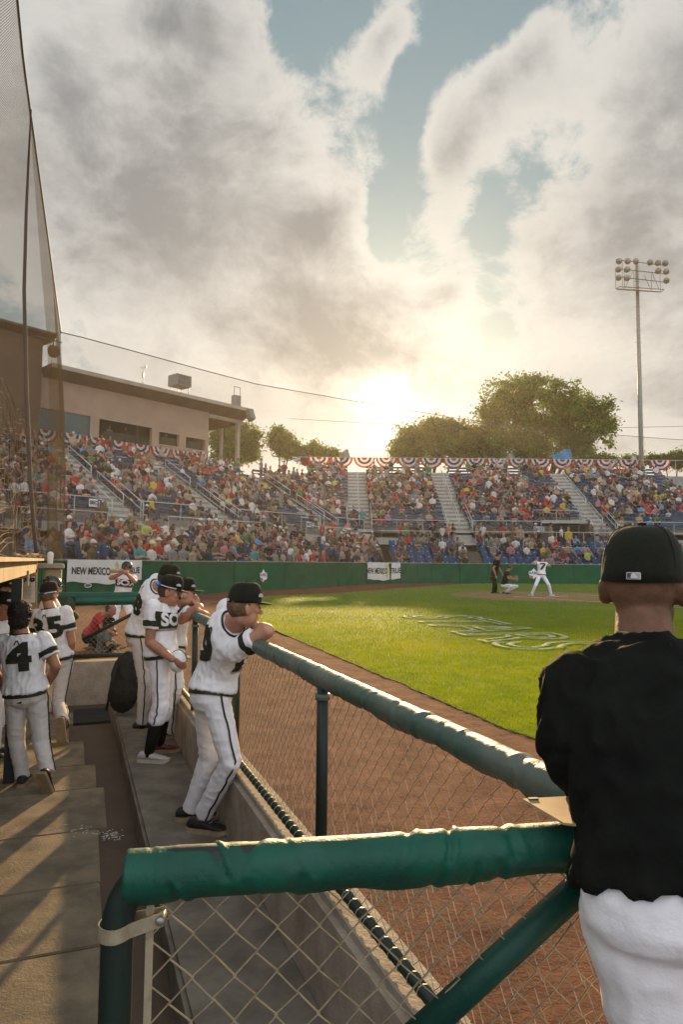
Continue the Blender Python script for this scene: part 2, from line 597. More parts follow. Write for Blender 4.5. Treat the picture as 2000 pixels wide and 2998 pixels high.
mat('bag_black', (0.014, 0.015, 0.014), 0.8, var=0.2, bump=0.4, bscale=25)
mat('bag_green', (0.035, 0.055, 0.025), 0.8, var=0.2, bump=0.4, bscale=25)
mat('husk', (0.62, 0.58, 0.50), 0.85, var=0.15)
mat('patch_grey', (0.33, 0.31, 0.34), 0.7, var=0.05)
mat('patch_light', (0.58, 0.54, 0.56), 0.7, var=0.05)
mat('patch_dark', (0.045, 0.05, 0.065), 0.7, var=0.05)
mat('eye_dark', (0.02, 0.015, 0.012), 0.2, var=0.05)
mat('lamp_glass', (0.28, 0.25, 0.19), 0.2, metal=0.6, scale=3, col2=(0.16, 0.14, 0.10))
mat('hills', (0.10, 0.11, 0.08), 0.9)


def net_material(name, col, cell, wire, dens):
    """knotted netting: see-through with thin cords in a diamond weave, in the sheet's own metres (uv)"""
    m = bpy.data.materials.new(name)
    m.use_nodes = True
    t = NT(m.node_tree)
    p = t.n['Principled BSDF']
    p.inputs['Base Color'].default_value = col + (1,)
    p.inputs['Roughness'].default_value = 1.0
    p.inputs['Specular IOR Level'].default_value = 0.0
    uv = t.node('ShaderNodeUVMap').outputs[0]
    s = t.node('ShaderNodeSeparateXYZ')
    t.put(s.inputs[0], uv)
    a = t.m('PINGPONG', s.outputs[0], cell * 0.5)
    b = t.m('PINGPONG', s.outputs[1], cell * 0.5)
    near_a = t.m('LESS_THAN', a, wire)
    near_b = t.m('LESS_THAN', b, wire)
    f = t.mul(t.m('MAXIMUM', near_a, near_b), dens)
    tr = t.node('ShaderNodeBsdfTransparent')
    tl = t.node('ShaderNodeBsdfTranslucent')
    tl.inputs[0].default_value = col + (1,)
    body = t.node('ShaderNodeMixShader')
    body.inputs[0].default_value = 0.35
    t.l.new(p.outputs[0], body.inputs[1])
    t.l.new(tl.outputs[0], body.inputs[2])
    mx = t.node('ShaderNodeMixShader')
    t.put(mx.inputs[0], f)
    t.l.new(tr.outputs[0], mx.inputs[1])
    t.l.new(body.outputs[0], mx.inputs[2])
    t.l.new(mx.outputs[0], t.n['Material Output'].inputs[0])
    MATS[name] = m
    return m


net_material('net_cord', (0.10, 0.078, 0.048), 0.045, 0.0058, 1.0)
mat('rope_tan', (0.36, 0.26, 0.14), 0.9, scale=9)
net_material('net_far', (0.16, 0.14, 0.11), 0.045, 0.0018, 1.0)


# ------------------------------------------------------------------ ground: one sheet to the horizon with the dugout pit left open
HS0, HS1, HT0, HT1 = -3.6, 1.13, -4.0, 10.2
mb = MB()
ss = [-400, HS0, HS1, 400]
ts = [-400, HT0, HT1, 400]
for i in range(3):
    for j in range(3):
        if i == 1 and j == 1:
            continue
        mb.quad(W(ss[i], ts[j]), W(ss[i + 1], ts[j]), W(ss[i + 1], ts[j + 1]), W(ss[i], ts[j + 1]))
tag(mb.build('ground', 'dirt'), kind='structure')

# raked dirt of the warning strip, uneven underfoot
mb = MB()
_g = [(W(1.135 + 3.3 * a / 90, -1.2 + 13.5 * b / 320)) for b in range(321) for a in range(91)]
_pts = []
for k, p in enumerate(_g):
    h = 0.014 + 0.009 * noise.noise(p * 9.0) + 0.007 * noise.noise(p * 24.0) + 0.004 * noise.noise(p * 55.0)
    _pts.append((p.x, p.y, max(0.003, h)))
mb.v = _pts
for b in range(320):
    for a in range(90):
        k = b * 91 + a
        mb.face((k, k + 1, k + 92, k + 91))
tag(mb.build('warning_strip', 'dirt', smooth=True), kind='structure')

# grass of the foul ground and infield
GZ = 0.022
edge = [W(3.40, -6), W(3.40, 0), W(3.40, 4.4), W(3.50, 7.1), W(3.64, 10.5), W(3.79, 14.0), W(3.95, 18.5), G(640, 1765), G(617, 1768.5), G(650, 1763)]
edge += [G(u, v) for u, v in ((720, 1752), (820, 1745), (920, 1741), (1000, 1737), (1080, 1731), (1160, 1724), (1230, 1719), (1287, 1715), (1340, 1711.5), (1390, 1709.5))]
edge += [V(11.5, 48.6, 0), V(19, 49.9, 0), V(45, 52.5, 0), V(60, 20, 0), V(40, -30, 0), W(3.4, -20)]
_e2 = []
for k in range(len(edge)):
    p, q = edge[k], edge[(k + 1) % len(edge)]
    nseg = max(1, int((q - p).length / 0.25)) if k < 19 else 1
    for i in range(nseg):
        r = p.lerp(q, i / nseg)
        if k < 19:
            r = r + Vector((noise.noise(r * 2.1), noise.noise(r * 2.1 + V(9, 9, 9)), 0)) * 0.05
        _e2.append(V(r.x, r.y, GZ))
bm = bmesh.new()
top = bm.faces.new([bm.verts.new(p) for p in _e2])
ext = bmesh.ops.extrude_face_region(bm, geom=[top])
for vv in [x for x in ext['geom'] if isinstance(x, bmesh.types.BMVert)]:
    vv.co.z = -0.02
bmesh.ops.recalc_face_normals(bm, faces=bm.faces[:])
bmesh.ops.triangulate(bm, faces=bm.faces[:])
me = bpy.data.meshes.new('outfield_turf')
bm.to_mesh(me)
bm.free()
tag(link('turf', me, 'grass'), kind='structure')

# standing blades where the turf is near enough to tell them
EDGE2D = [(p.x, p.y) for p in _e2]


def inside(pts):
    ex = np.array(EDGE2D)
    x, y = pts[:, 0], pts[:, 1]
    r = np.zeros(len(pts), bool)
    j = len(ex) - 1
    for i in range(len(ex)):
        c = ((ex[i, 1] > y) != (ex[j, 1] > y)) & (x < (ex[j, 0] - ex[i, 0]) * (y - ex[i, 1]) / (ex[j, 1] - ex[i, 1] + 1e-12) + ex[i, 0])
        r ^= c
        j = i
    return r


def blades(name, n, u0, u1, v0, v1, hgt, wid, seed):
    """leaf blades spread evenly over what the photograph shows between these picture rows"""
    r = np.random.default_rng(seed)
    uu, vv = r.uniform(u0, u1, n), r.uniform(v0, v1, n)
    dx = (uu - CX) / FPX
    dy = (vv - CY) / FPX
    F_, R_, U_ = np.array(_F), np.array(_R), np.array(_U)
    dd = F_[None] + dx[:, None] * R_[None] - dy[:, None] * U_[None]
    tt = -CAMZ / dd[:, 2]
    P = np.array(CAM)[None] + dd * tt[:, None]
    P = P[inside(P)]
    n = len(P)
    yy = P[:, 1]
    th = r.uniform(0, 2 * np.pi, n)
    sc = np.clip(yy / 7.0, 0.7, 7.0)
    hh = hgt * r.uniform(0.5, 1.3, n) * np.clip(sc, 0.8, 1.5)
    wd = wid * sc * r.uniform(0.7, 1.3, n)
    lean = r.normal(0, 0.45, (n, 2)) * hh[:, None]
    b0 = P + np.stack([np.cos(th) * wd, np.sin(th) * wd, np.zeros(n)], 1)
    b1 = P - np.stack([np.cos(th) * wd, np.sin(th) * wd, np.zeros(n)], 1)
    tp = P + np.concatenate([lean, hh[:, None]], 1)
    b0[:, 2] = b1[:, 2] = GZ - 0.005
    tp[:, 2] += GZ
    verts = np.stack([b0, b1, tp], 1).reshape(-1, 3)
    me = bpy.data.meshes.new(name)
    me.vertices.add(3 * n)
    me.vertices.foreach_set('co', verts.ravel())
    me.loops.add(3 * n)
    me.loops.foreach_set('vertex_index', np.arange(3 * n))
    me.polygons.add(n)
    me.polygons.foreach_set('loop_start', np.arange(0, 3 * n, 3))
    me.update(calc_edges=True)
    o = link(name, me, 'blade')
    tag(o, 'short green turf blades standing up from the foul ground', 'grass', kind='stuff')
    return o


blades('grass_blades', 560000, 600, 2100, 1706, 2420, 0.030, 0.0022, 3)

# home plate circle, base path and chalk
mb = MB()
hc, hr = V(9.3, 29.6, 0), 4.55
fdir = (V(9.551, 24.998, 0) - V(7.345, 28.859, 0)).normalized()
fn = V(-fdir.y, fdir.x, 0)
hz = GZ + 0.010
ring = [hc + V(math.cos(a) * hr, math.sin(a) * hr, 0) for a in [2 * math.pi * k / 72 for k in range(72)]]
mb.poly([V(p.x, p.y, hz) for p in ring])
tag(mb.build('home_plate_circle', 'home_dirt'), kind='structure')
mb = MB()
h0 = hc - fdir * 0.5
mb.quad(*[V(p.x, p.y, hz + 0.004) for p in (h0 - fn * 1.5 + fdir * 3, h0 + fn * 1.3 + fdir * 3, h0 + fn * 1.3 + fdir * 32, h0 - fn * 1.5 + fdir * 32)])
tag(mb.build('base_path', 'home_dirt'), kind='structure')
mb = MB()
l0, l1 = G(1500, 1747.8), V(7.345, 28.859, 0) + fdir * 30
mb.quad(*[V(p.x, p.y, hz + 0.008) for p in (l0 - fn * 0.05, l0 + fn * 0.05, l1 + fn * 0.05, l1 - fn * 0.05)])
tag(mb.build('foul_line', 'chalk'), kind='structure')
mb = MB()
for (ua, va, ub, vb) in ((1600, 1751, 1660, 1747), (1505, 1750, 1600, 1752.5), (1690, 1744, 1770, 1747)):
    p, q = G(ua, va), G(ub, vb)
    nn = V(-(q - p).y, (q - p).x, 0).normalized() * 0.06
    mb.quad(*[V(x.x, x.y, hz + 0.012) for x in (p - nn, p + nn, q + nn, q - nn)])
tag(mb.build('batters_box_lines', 'chalk'), kind='structure')

# the word painted in outline on the foul grass
tb = V(0.17, -0.985, 0).normalized()
tu = V(-tb.y, tb.x, 0)
me = text_mesh('STARS', 2.75, fill=False, bevel=0.07)
for vv in me.vertices:
    vv.co.z *= 0.12
    vv.co.x *= 0.92
place_mesh(me, G(1395, 1842, GZ) + V(0.1, 0, 0.024), tb, tu)
tag(link('grass_lettering', me, 'grass_paint'), 'white outlined capital letters painted on the foul grass', 'lettering')

# ------------------------------------------------------------------ dugout pit
FZ, SZ, KZ = -0.54, -0.36, 0.05
mb = MB()
mb.quad(W(HS0, HT0, FZ), W(HS1, HT0, FZ), W(HS1, HT1, FZ), W(HS0, HT1, FZ))
tag(mb.build('dugout_floor', 'floor_dirt'), kind='structure')


def slab(s0, s1, t0, t1, z0, z1, bev=0.012, seed=0, rot=0.0):
    """bevelled slab with a slightly uneven outline in the dugout frame"""
    bm = bmesh.new()
    rr = random.Random(seed)
    c, sn = math.cos(rot), math.sin(rot)
    sc, tc = (s0 + s1) / 2, (t0 + t1) / 2
    pts = []
    for (a, b) in ((s0, t0), (s1, t0), (s1, t1), (s0, t1)):
        x, y = a - sc, b - tc
        pts.append((sc + x * c - y * sn, tc + x * sn + y * c))
    f = bm.faces.new([bm.verts.new(W(a, b, z1)) for a, b in pts])
    ext = bmesh.ops.extrude_face_region(bm, geom=[f])
    for vv in [x for x in ext['geom'] if isinstance(x, bmesh.types.BMVert)]:
        vv.co.z = z0
    bmesh.ops.recalc_face_normals(bm, faces=bm.faces[:])
    if bev:
        bmesh.ops.bevel(bm, geom=[e for e in bm.edges if e.verts[0].co.z > (z0 + z1) / 2 or e.verts[1].co.z > (z0 + z1) / 2], offset=bev, segments=2, affect='EDGES')
    me = bpy.data.meshes.new('slab')
    bm.to_mesh(me)
    bm.free()
    return me


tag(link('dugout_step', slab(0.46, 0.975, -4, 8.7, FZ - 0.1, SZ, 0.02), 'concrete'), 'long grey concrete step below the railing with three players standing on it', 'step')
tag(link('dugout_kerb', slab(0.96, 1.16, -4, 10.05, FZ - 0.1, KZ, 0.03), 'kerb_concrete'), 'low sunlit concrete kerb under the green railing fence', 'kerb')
tag(link('dugout_end_wall', slab(-0.35, 1.6, 9.95, 10.2, FZ - 0.1, 0.03, 0.02), 'kerb_concrete'), 'low concrete wall closing the far end of the dugout', 'wall')
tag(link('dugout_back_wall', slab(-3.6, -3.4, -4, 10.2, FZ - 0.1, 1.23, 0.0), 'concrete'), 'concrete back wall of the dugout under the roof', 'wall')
tag(link('pit_lining', slab(-3.5, -0.36, 10.02, 10.2, FZ - 0.1, 0.02, 0.0), 'concrete'), 'concrete end of the dugout beyond the roof posts', 'wall')

seam_v = [2093, 2127, 2180, 2252, 2323, 2448, 2609, 2801, 3150]
seam_t = [G(200, v, FZ) for v in seam_v]
seam_t = [p.x * DA.x + p.y * DA.y for p in seam_t]
right_s = [0.02, -0.02, 0.13, 0.22, 0.27, 0.20, 0.19, 0.19]
where = ['farthest of the row behind the raised foot', 'second from the far end of the row', 'third from the far end', 'with sun slivers beside the shoe',
         'under the shoes of the player numbered 4', 'between the shoes and the white husks', 'with two broad sun stripes behind the white husks', 'nearest the camera beside the green post']
for k in range(8):
    me = slab(-1.15, right_s[k], seam_t[k + 1] + 0.012, seam_t[k] - 0.004, FZ, FZ + 0.030, 0.006, k, random.uniform(-0.012, 0.012))
    tag(link('floor_mat', me, 'mat_rubber'), 'grey floor mat ' + where[k], 'floor mat', 'mats laid along the dugout floor')
    me = slab(-2.5, -1.17, seam_t[k + 1] + 0.012, seam_t[k] - 0.004, FZ, FZ + 0.028, 0.006, k + 20, random.uniform(-0.012, 0.012))
    if k > 4:
        continue
    tag(link('floor_mat', me, 'mat_rubber'), 'worn floor mat in the shade by the left edge, ' + ['far', 'second far', 'middle', 'second near', 'near'][k] + ' one of five', 'floor mat', 'mats laid along the dugout floor')
tag(link('floor_mat', slab(0.02, 0.44, 8.75, 9.55, FZ, FZ + 0.03, 0.006, 50), 'bag_black'), 'dark rubber mat lying below the far end wall', 'floor mat')

# husks spat out on the floor
mb = MB()
r_ = random.Random(4)
for k in range(70):
    cu, cv = r_.choice(((318, 2440), (318, 2445), (325, 2450), (225, 2432), (235, 2425)))
    p = G(cu + r_.gauss(0, 20), cv + r_.gauss(0, 7), FZ + 0.032)
    a = r_.uniform(0, 3.14)
    L, B = r_.uniform(0.006, 0.016), r_.uniform(0.003, 0.006)
    d1, d2 = V(math.cos(a), math.sin(a), 0) * L, V(-math.sin(a), math.cos(a), 0) * B
    mb.loft([[p - d1, p - d1 * 0.9 + d2 * 0.2, p - d1 * 0.9 - d2 * 0.2], [p + d2 + V(0, 0, 0.004), p + d2 * 0.2 + V(0, 0, 0.006), p - d2 + V(0, 0, 0.003)], [p + d1, p + d1 * 0.9 + d2 * 0.2, p + d1 * 0.9 - d2 * 0.2]], True)
tag(mb.build('seed_husks', 'husk'), 'scatter of pale seed husks on the floor mats', 'husks', kind='stuff')

# dugout roof over the left side
rf = thing('dugout_roof', 'low dugout roof with a sunlit tan board edge over the players on the left', 'roof', W(-1.5, 6, FZ))
for k in range(4):
    t0, t1 = 1.0 + k * 2.28, 1.0 + (k + 1) * 2.28 - 0.006
    link('fascia_board', slab(-0.56, -0.50, t0, t1, 1.235, 1.405, 0.004), 'wood_lit', rf)
mb = MB()
mb.box(W(-2.05, 5.6, 1.33), (2.95, 9.2, 0.12), DN, DA)
mb.build('roof_deck', 'concrete', rf)
mb = MB()
mb.box(W(-0.57, 5.6, 1.40), (0.30, 9.16, 0.03), DN, DA)
mb.build('roof_flashing', 'wood_lit', rf)
for (t, s) in ((6.65, -0.485), (3.4, -0.62), (9.8, -0.52)):
    mb = MB()
    ptop = 1.23 if s > -0.5 else 1.27
    mb.box(W(s, t, (FZ + ptop) / 2), (0.085, 0.085, ptop - FZ), DN, DA)
    mb.build('post', 'green_paint', rf)
mb = MB()
mb.box(W(-0.488, 8.1, 1.20), (0.02, 0.05, 0.16), DN, DA)
mb.build('bracket', 'galvanised', rf)
# pillar and ledge just past the roof
pl = thing('block_pillar', 'sunlit tan block pillar at the far end of the dugout roof', 'pillar', W(-0.32, 10.6, 0))
link('shaft', slab(-0.42, -0.20, 10.25, 10.65, 0.0, 1.28, 0.02), 'wood_lit', pl)
link('cap_stone', slab(-0.62, -0.17, 10.2, 10.7, 1.285, 1.345, 0.015), 'kerb_concrete', pl)
mb = MB()
mb.capsule(W(-0.35, 10.3, 1.35), W(-0.35, 10.3, 1.47), 0.035, 0.042, 10)
tag(mb.build('drink_cup', 'paper', smooth=True), 'white paper cup standing on the block pillar ledge', 'cup')

# line-up sheet on its board
bd = thing('lineup_board', 'tan board with the printed line-up sheet hanging under the dugout roof', 'board', D(82, 1790, 8.4))
u_ax = (D(107, 1740, 8.4) - D(60, 1740, 8.4)).normalized()


def board_quad(u0, v0, u1, v1, y, th):
    a, b, c, e = D(u0, v0, y), D(u1, v0, y), D(u1, v1, y), D(u0, v1, y)
    mb = MB()
    nrm = V(0, th, 0)
    mb.loft([[a + nrm, b + nrm, c + nrm, e + nrm], [a, b, c, e]], True)
    return mb


board_quad(60, 1676, 107, 1792, 8.40, 0.02).build('backing', 'wood_lit', bd)
sh = board_quad(62, 1687, 102, 1764, 8.385, 0.004).build('sheet', 'paper', bd)
mb = MB()
for k in range(13):
    v = 1704 + k * 4.0
    a, b = D(65, v, 8.378), D(90 if k % 3 else 95, v, 8.378)
    mb.bar(a, b, 0.004, 0.006, (0, 1, 0))
mb.build('printed_lines', 'patch_grey', sh)
mb = MB()
mb.tube([D(96 + 4 * math.cos(a), 1696 + 4 * math.sin(a), 8.377) for a in [i * 0.7 for i in range(10)]], 0.006, 5)
mb.build('printed_badge', 'ink', sh)
me = text_mesh('Sticks', 0.085, 0.003, shear=0.3)
place_mesh(me, D(78, 1696, 8.374), u_ax, V(0, 0, 1))
link('printed_heading', me, 'ink', sh)


# ------------------------------------------------------------------ railing fence of the dugout
def pad_mesh(p0, p1, R, seed, droop=0.016, step=0.012, creases=True, n=28, deep=1.0):
    """vinyl sleeve laced under a rail: creased, with a scalloped lower edge"""
    p0, p1 = Vector(p0), Vector(p1)
    L = (p1 - p0).length
    tdir = (p1 - p0) / L
    side = tdir.cross(V(0, 0, 1)).normalized()
    up = side.cross(tdir)
    m = int(L / step)
    rr = random.Random(seed)
    cr = []
    if deep > 1.2:
        cr += [(0.165, 0.007, 0.007, -0.5), (0.180, 0.012, 0.004, 0.6), (0.46, 0.009, 0.005, 0.4)]
    x = 0.05
    while x < L:
        cr.append((x, rr.uniform(0.004, 0.014), rr.uniform(0.001, 0.0065) * deep, rr.uniform(-0.9, 0.9)))
        x += rr.uniform(0.05, 0.16) * (1.9 if deep > 1.2 else 1.0)
    rings = []
    for k in range(m + 1):
        s = L * k / m
        c = p0 + tdir * s
        dr = droop * (0.55 + 0.9 * noise.noise(V(s * 3.1, seed, 0)) + 0.5 * noise.noise(V(s * 9.0, seed, 4)))
        ring = []
        for j in range(n):
            a = 2 * math.pi * j / n
            ca, sa = math.cos(a), math.sin(a)
            r = R * (1 + 0.035 * noise.noise(V(s * 5, seed + 3, ca * 0.8)) + 0.03 * noise.noise(V(s * 14, sa * 1.5, ca * 1.5 + seed)))
            if creases:
                for (x, wd, dp, tw) in cr:
                    q = (s - x - tw * 0.03 * a) / wd
                    if abs(q) < 3:
                        r -= dp * math.exp(-q * q) * (0.45 + 0.55 * abs(math.sin(a * 0.5 + x * 7)))
                        r += dp * 0.6 * math.exp(-(q - 1.6) ** 2)
            off = 0.0
            if sa < 0:
                off = -max(0.0, dr) * (-sa) ** 5
            ring.append(c + side * (ca * r * (1 - 0.25 * max(0, -sa) ** 4)) + up * (sa * r + off))
        rings.append(ring)
    mb = MB()
    mb.loft(rings, True)
    return mb


def chainlink(mb, org, ex, length, z0, z1, cell=0.0707, r=0.0017, nside=4, seed=0):
    """woven wire: every upright wire zigzags and hooks its neighbours"""
    ex = Vector(ex).normalized()
    nrm = ex.cross(V(0, 0, 1)).normalized()
    org = Vector(org)
    nx = int(length / cell)
    nz = int((z1 - z0) / (cell * 0.5))
    for i in range(nx * 1 + 1):
        x0 = i * cell
        pts = []
        for k in range(nz + 1):
            odd = (k % 2)
            x = x0 + (cell * 0.52 if odd else -cell * 0.02)
            z = z0 + (z1 - z0) * k / nz
            w_ = 0.003 * (1 if odd else -1)
            jx = 0.0016 * noise.noise(V(x * 31, z * 31, seed))
            jn = 0.006 * noise.noise(V(x * 2.3, z * 2.3, seed + 5))
            pts.append(org + ex * (x + jx) + nrm * (w_ * (1 if i % 2 else -1) + jn) + V(0, 0, z - org.z))
        # second strand of the weave leans the other way
        mb.tube(pts, r, nside, False)
        pts2 = []
        for k in range(nz + 1):
            odd = (k % 2)
            x = x0 + cell - (cell * 0.52 if odd else -cell * 0.02)
            z = z0 + (z1 - z0) * k / nz
            w_ = -0.003 * (1 if odd else -1)
            jn = 0.006 * noise.noise(V(x * 2.3, z * 2.3, seed + 5))
            pts2.append(org + ex * x + nrm * (w_ * (1 if i % 2 else -1) + jn) + V(0, 0, z - org.z))
        mb.tube(pts2, r, nside, False)


RS, RZ = 1.035, 0.894
fc = thing('dugout_fence', 'long green padded railing fence of chain link between dugout and field', 'fence', W(RS, 5, KZ))
T0, T1 = 1.02, 9.95
mb = MB()
mb.tube([W(RS, T0, RZ), W(RS, T1, RZ)], 0.026, 12)
mb.build('top_rail', 'green_paint', fc, True)
padn = [1.02, 2.86, 4.62, 6.37, 8.12, 9.95]
for k in range(5):
    pad_mesh(W(RS, padn[k] - 0.01, RZ), W(RS, padn[k + 1] + 0.012, RZ), 0.0415 + 0.001 * (k % 2), 11 + k, 0.018 if k < 2 else 0.010, 0.012 if k < 2 else 0.03).build('rail_pad', 'grey_vinyl', fc, True)
mb = MB()
mb.tube([W(RS, T0 - 0.3, KZ + 0.045), W(RS, T1, KZ + 0.045)], 0.021, 10)
mb.build('bottom_rail', 'green_paint', fc, True)
for k, t in enumerate([2.9, 4.65, 6.4, 8.15, 9.93]):
    mb = MB()
    mb.tube([W(RS, t, KZ - 0.02), W(RS, t, RZ)], 0.026, 12)
    mb.build('post', 'green_paint', fc, True)
    mb = MB()
    mb.tube([W(RS, t, RZ - 0.10), W(RS, t, RZ - 0.075)], 0.034, 12)
    mb.build('collar', 'grey_vinyl', fc, True)
mb = MB()
chainlink(mb, W(RS + 0.03, T0, KZ + 0.05), DA, T1 - T0, KZ + 0.045, RZ - 0.01, r=0.0015, nside=3, seed=1)
mb.build('chain_link_mesh', 'wire', fc)
# wire ties along the bottom rail
mb = MB()
t = T0
while t < 8:
    c = W(RS, t, KZ + 0.045)
    mb.tube([c + (DN * math.cos(a) + V(0, 0, 1) * math.sin(a)) * 0.0235 + DA * (0.004 * a) for a in [i * 0.6 for i in range(12)]], 0.002, 4, False)
    t += 0.0707
tag(mb.build('wire_ties', 'wire', fc), kind='stuff')

# near panel closing the end of the dugout, right in front
NL, NR = V(-0.364, 1.176, RZ - 0.016), V(0.602, 1.309, RZ)
gd = (NR - NL).normalized()
gn = V(gd.y, -gd.x, 0).normalized()
gt = thing('gate_panel', 'green padded gate panel with chain link and diagonal brace close to the camera', 'gate', V(NL.x, NL.y, FZ))
el = []
R_e = 0.095
c_e = V(NL.x, NL.y, RZ) + gd * R_e - V(0, 0, R_e)
for k in range(9):
    a = math.pi - (math.pi / 2) * k / 8
    el.append(c_e + gd * (R_e * math.cos(a)) + V(0, 0, R_e * math.sin(a)))
mb = MB()
mb.tube([V(NL.x, NL.y, FZ), V(NL.x, NL.y, 0.2), V(NL.x, NL.y, RZ - R_e - 0.02)] + el + [NR], 0.0262, 16)
mb.build('frame_pipe', 'green_paint', gt, True)
pad_mesh(NL + gd * 0.012, NR - gd * 0.02, 0.0400, 31, 0.016, 0.005, n=44, deep=1.25).build('rail_pad', 'green_vinyl', gt, True)


def on_gate(u, v, off=0.0):
    dd = ray(u, v)
    k = ((NL + gn * off) - CAM).dot(gn) / dd.dot(gn)
    return CAM + dd * k


mb = MB()
b0, b1 = on_gate(1790, 2510, 0.0), on_gate(1150, 3095, 0.0)
mb.tube([b0, b1], 0.0255, 16)
mb.build('brace', 'brace_green', gt, True)
mb = MB()
tbx = on_gate(436, 2800)
mb.box(V(tbx.x, tbx.y, 0.2), (0.012, 0.005, 1.28), gd, gn)
mb.build('tension_bar', 'wire', gt)
for zz in (on_gate(340, 2717).z, -0.05):
    mb = MB()
    c = V(NL.x, NL.y, zz)
    ring_o = []
    for k in range(19):
        a = math.radians(40 + 280 * k / 18)
        ring_o.append(c + gd * math.cos(a) * 0.0285 + gn * math.sin(a) * 0.0285)
    pth = [c + gd * 0.075 + gn * 0.008] + ring_o + [c + gd * 0.075 - gn * 0.008]
    rings = []
    for k, p in enumerate(pth):
        nrm = (p - c).normalized() if 0 < k < len(pth) - 1 else (gn if k == 0 else -gn)
        tz = V(0, 0, 0.0115) + V(0, 0, 0.0)
        lift = V(0, 0, 0.014 * max(0, (p - c).dot(gd) / 0.075))
        rings.append([p + tz + lift, p + nrm * 0.002 + tz + lift, p + nrm * 0.002 - tz + lift, p - tz + lift])
    mb.loft(rings, True)
    bnd = mb.build('tension_band', 'wire', gt)
    mb = MB()
    q = c + gd * 0.070 + V(0, 0, 0.013)
    mb.tube([q - gn * 0.016, q - gn * 0.012, q + gn * 0.014, q + gn * 0.018], [0.006, 0.0085, 0.0085, 0.006], 10)
    mb.build('bolt', 'galvanised', bnd, True)
mb = MB()
chainlink(mb, V(tbx.x, tbx.y, -0.5), gd, 1.02, -0.5, RZ - 0.012, r=0.0020, nside=6, seed=8)
mb.build('chain_link_mesh', 'wire', gt, True)

# far panel across the other end of the dugout
fe = thing('end_panel', 'green padded railing panel with a diagonal brace at the far end of the dugout', 'fence', W(0.4, 10.0, 0))
mb = MB()
mb.tube([W(-0.02, 10.0, 0.03), W(-0.02, 10.0, RZ), W(RS, 10.0, RZ)], 0.026, 10)
mb.tube([W(-0.02, 10.0, 0.1), W(RS, 10.0, 0.1)], 0.03, 10)
mb.build('frame_pipe', 'green_paint', fe, True)
pad_mesh(W(-0.30, 10.0, RZ + 0.01), W(RS + 0.03, 10.0, RZ + 0.01), 0.058, 41, 0.004, 0.03, False).build('rail_pad', 'green_vinyl', fe, True)
pad_mesh(W(-0.02, 9.93, RZ - 0.05), W(RS + 0.02, 9.93, RZ - 0.05), 0.055, 43, 0.004, 0.03, False).build('lower_pad', 'green_vinyl', fe, True)
mb = MB()
mb.tube([W(1.0, 9.98, RZ - 0.1), W(0.1, 9.98, 0.32)], 0.024, 10)
mb.build('brace', 'green_paint', fe, True)
mb = MB()
chainlink(mb, W(0.0, 10.02, 0.1), DN, 1.02, 0.1, RZ, r=0.0019, nside=3, seed=3)
mb.build('chain_link_mesh', 'wire', fe)


# ------------------------------------------------------------------ backstop wall
class Path:
    def __init__(self, pts):
        self.p = [Vector((a, b, 0)) for a, b in pts]
        self.d = [0.0]
        for a, b in zip(self.p[:-1], self.p[1:]):
            self.d.append(self.d[-1] + (b - a).length)
        self.L = self.d[-1]

    def at(self, s):
        s = min(max(s, 0.0), self.L - 1e-6)
        k = max(i for i in range(len(self.d)) if self.d[i] <= s)
        k = min(k, len(self.p) - 2)
        f = (s - self.d[k]) / (self.d[k + 1] - self.d[k])
        return self.p[k].lerp(self.p[k + 1], f)

    def tan(self, s):
        return (self.at(s + 0.25) - self.at(s - 0.25)).normalized()

    def s_of_u(self, u):
        """distance along the path at the picture column u"""
        best = min(range(1000), key=lambda i: abs(1000 + 2000 * self.at(self.L * i / 1000).x / max(1, self.at(self.L * i / 1000).y) - u))
        return self.L * best / 1000


WALLP = Path([(-11.6, 18.6), (-6.06, 29.19), (-2.62, 35.3), (0.3, 41.3), (1.75, 44.1), (3.3, 46.3), (5.2, 47.7), (7.2, 48.25), (12, 48.6), (26, 49.2), (44, 49.7)])
WALLH = 1.40
wl = thing('backstop_wall', 'long dark green padded wall running behind home plate', 'wall', (1, 40, 0))
s = 0.0
seams = [0.0]
while seams[-1] < WALLP.L - 2.5:
    seams.append(seams[-1] + 2.06)
seams.append(WALLP.L)
for a, b in zip(seams[:-1], seams[1:]):
    mb = MB()
    pts = [WALLP.at(a + 0.012), WALLP.at((a + b) / 2), WALLP.at(b - 0.012)]
    jog = random.uniform(-0.015, 0.015)
    rings = []
    for k, p in enumerate(pts):
        tn = WALLP.tan((a, (a + b) / 2, b)[k])
        nr = V(-tn.y, tn.x, 0)
        f, bk = p + nr * (0.02 + jog), p + nr * 0.30
        rings.append([V(f.x, f.y, -0.02), V(f.x, f.y, WALLH - 0.04), V(f.x, f.y, WALLH - 0.03) + nr * 0.03, V(bk.x, bk.y, WALLH - 0.03), V(bk.x, bk.y, -0.02)])
    mb.loft(rings, True)
    mb.build('wall_panel', 'wall_green', wl)
mb = MB()
rings = []
for k in range(121):
    sd = WALLP.L * k / 120
    p, tn = WALLP.at(sd), WALLP.tan(sd)
    nr = V(-tn.y, tn.x, 0)
    rings.append([V(*(p + nr * q).xy, z) for q, z in ((0.0, WALLH - 0.025), (0.0, WALLH + 0.015), (0.34, WALLH + 0.015), (0.34, WALLH - 0.025))])
mb.loft(rings, True)
mb.build('cap_rail', 'tread', wl)


def wall_frame(u):
    sd = WALLP.s_of_u(u)
    p, tn = WALLP.at(sd), WALLP.tan(sd)
    return p, tn, V(tn.y, -tn.x, 0)


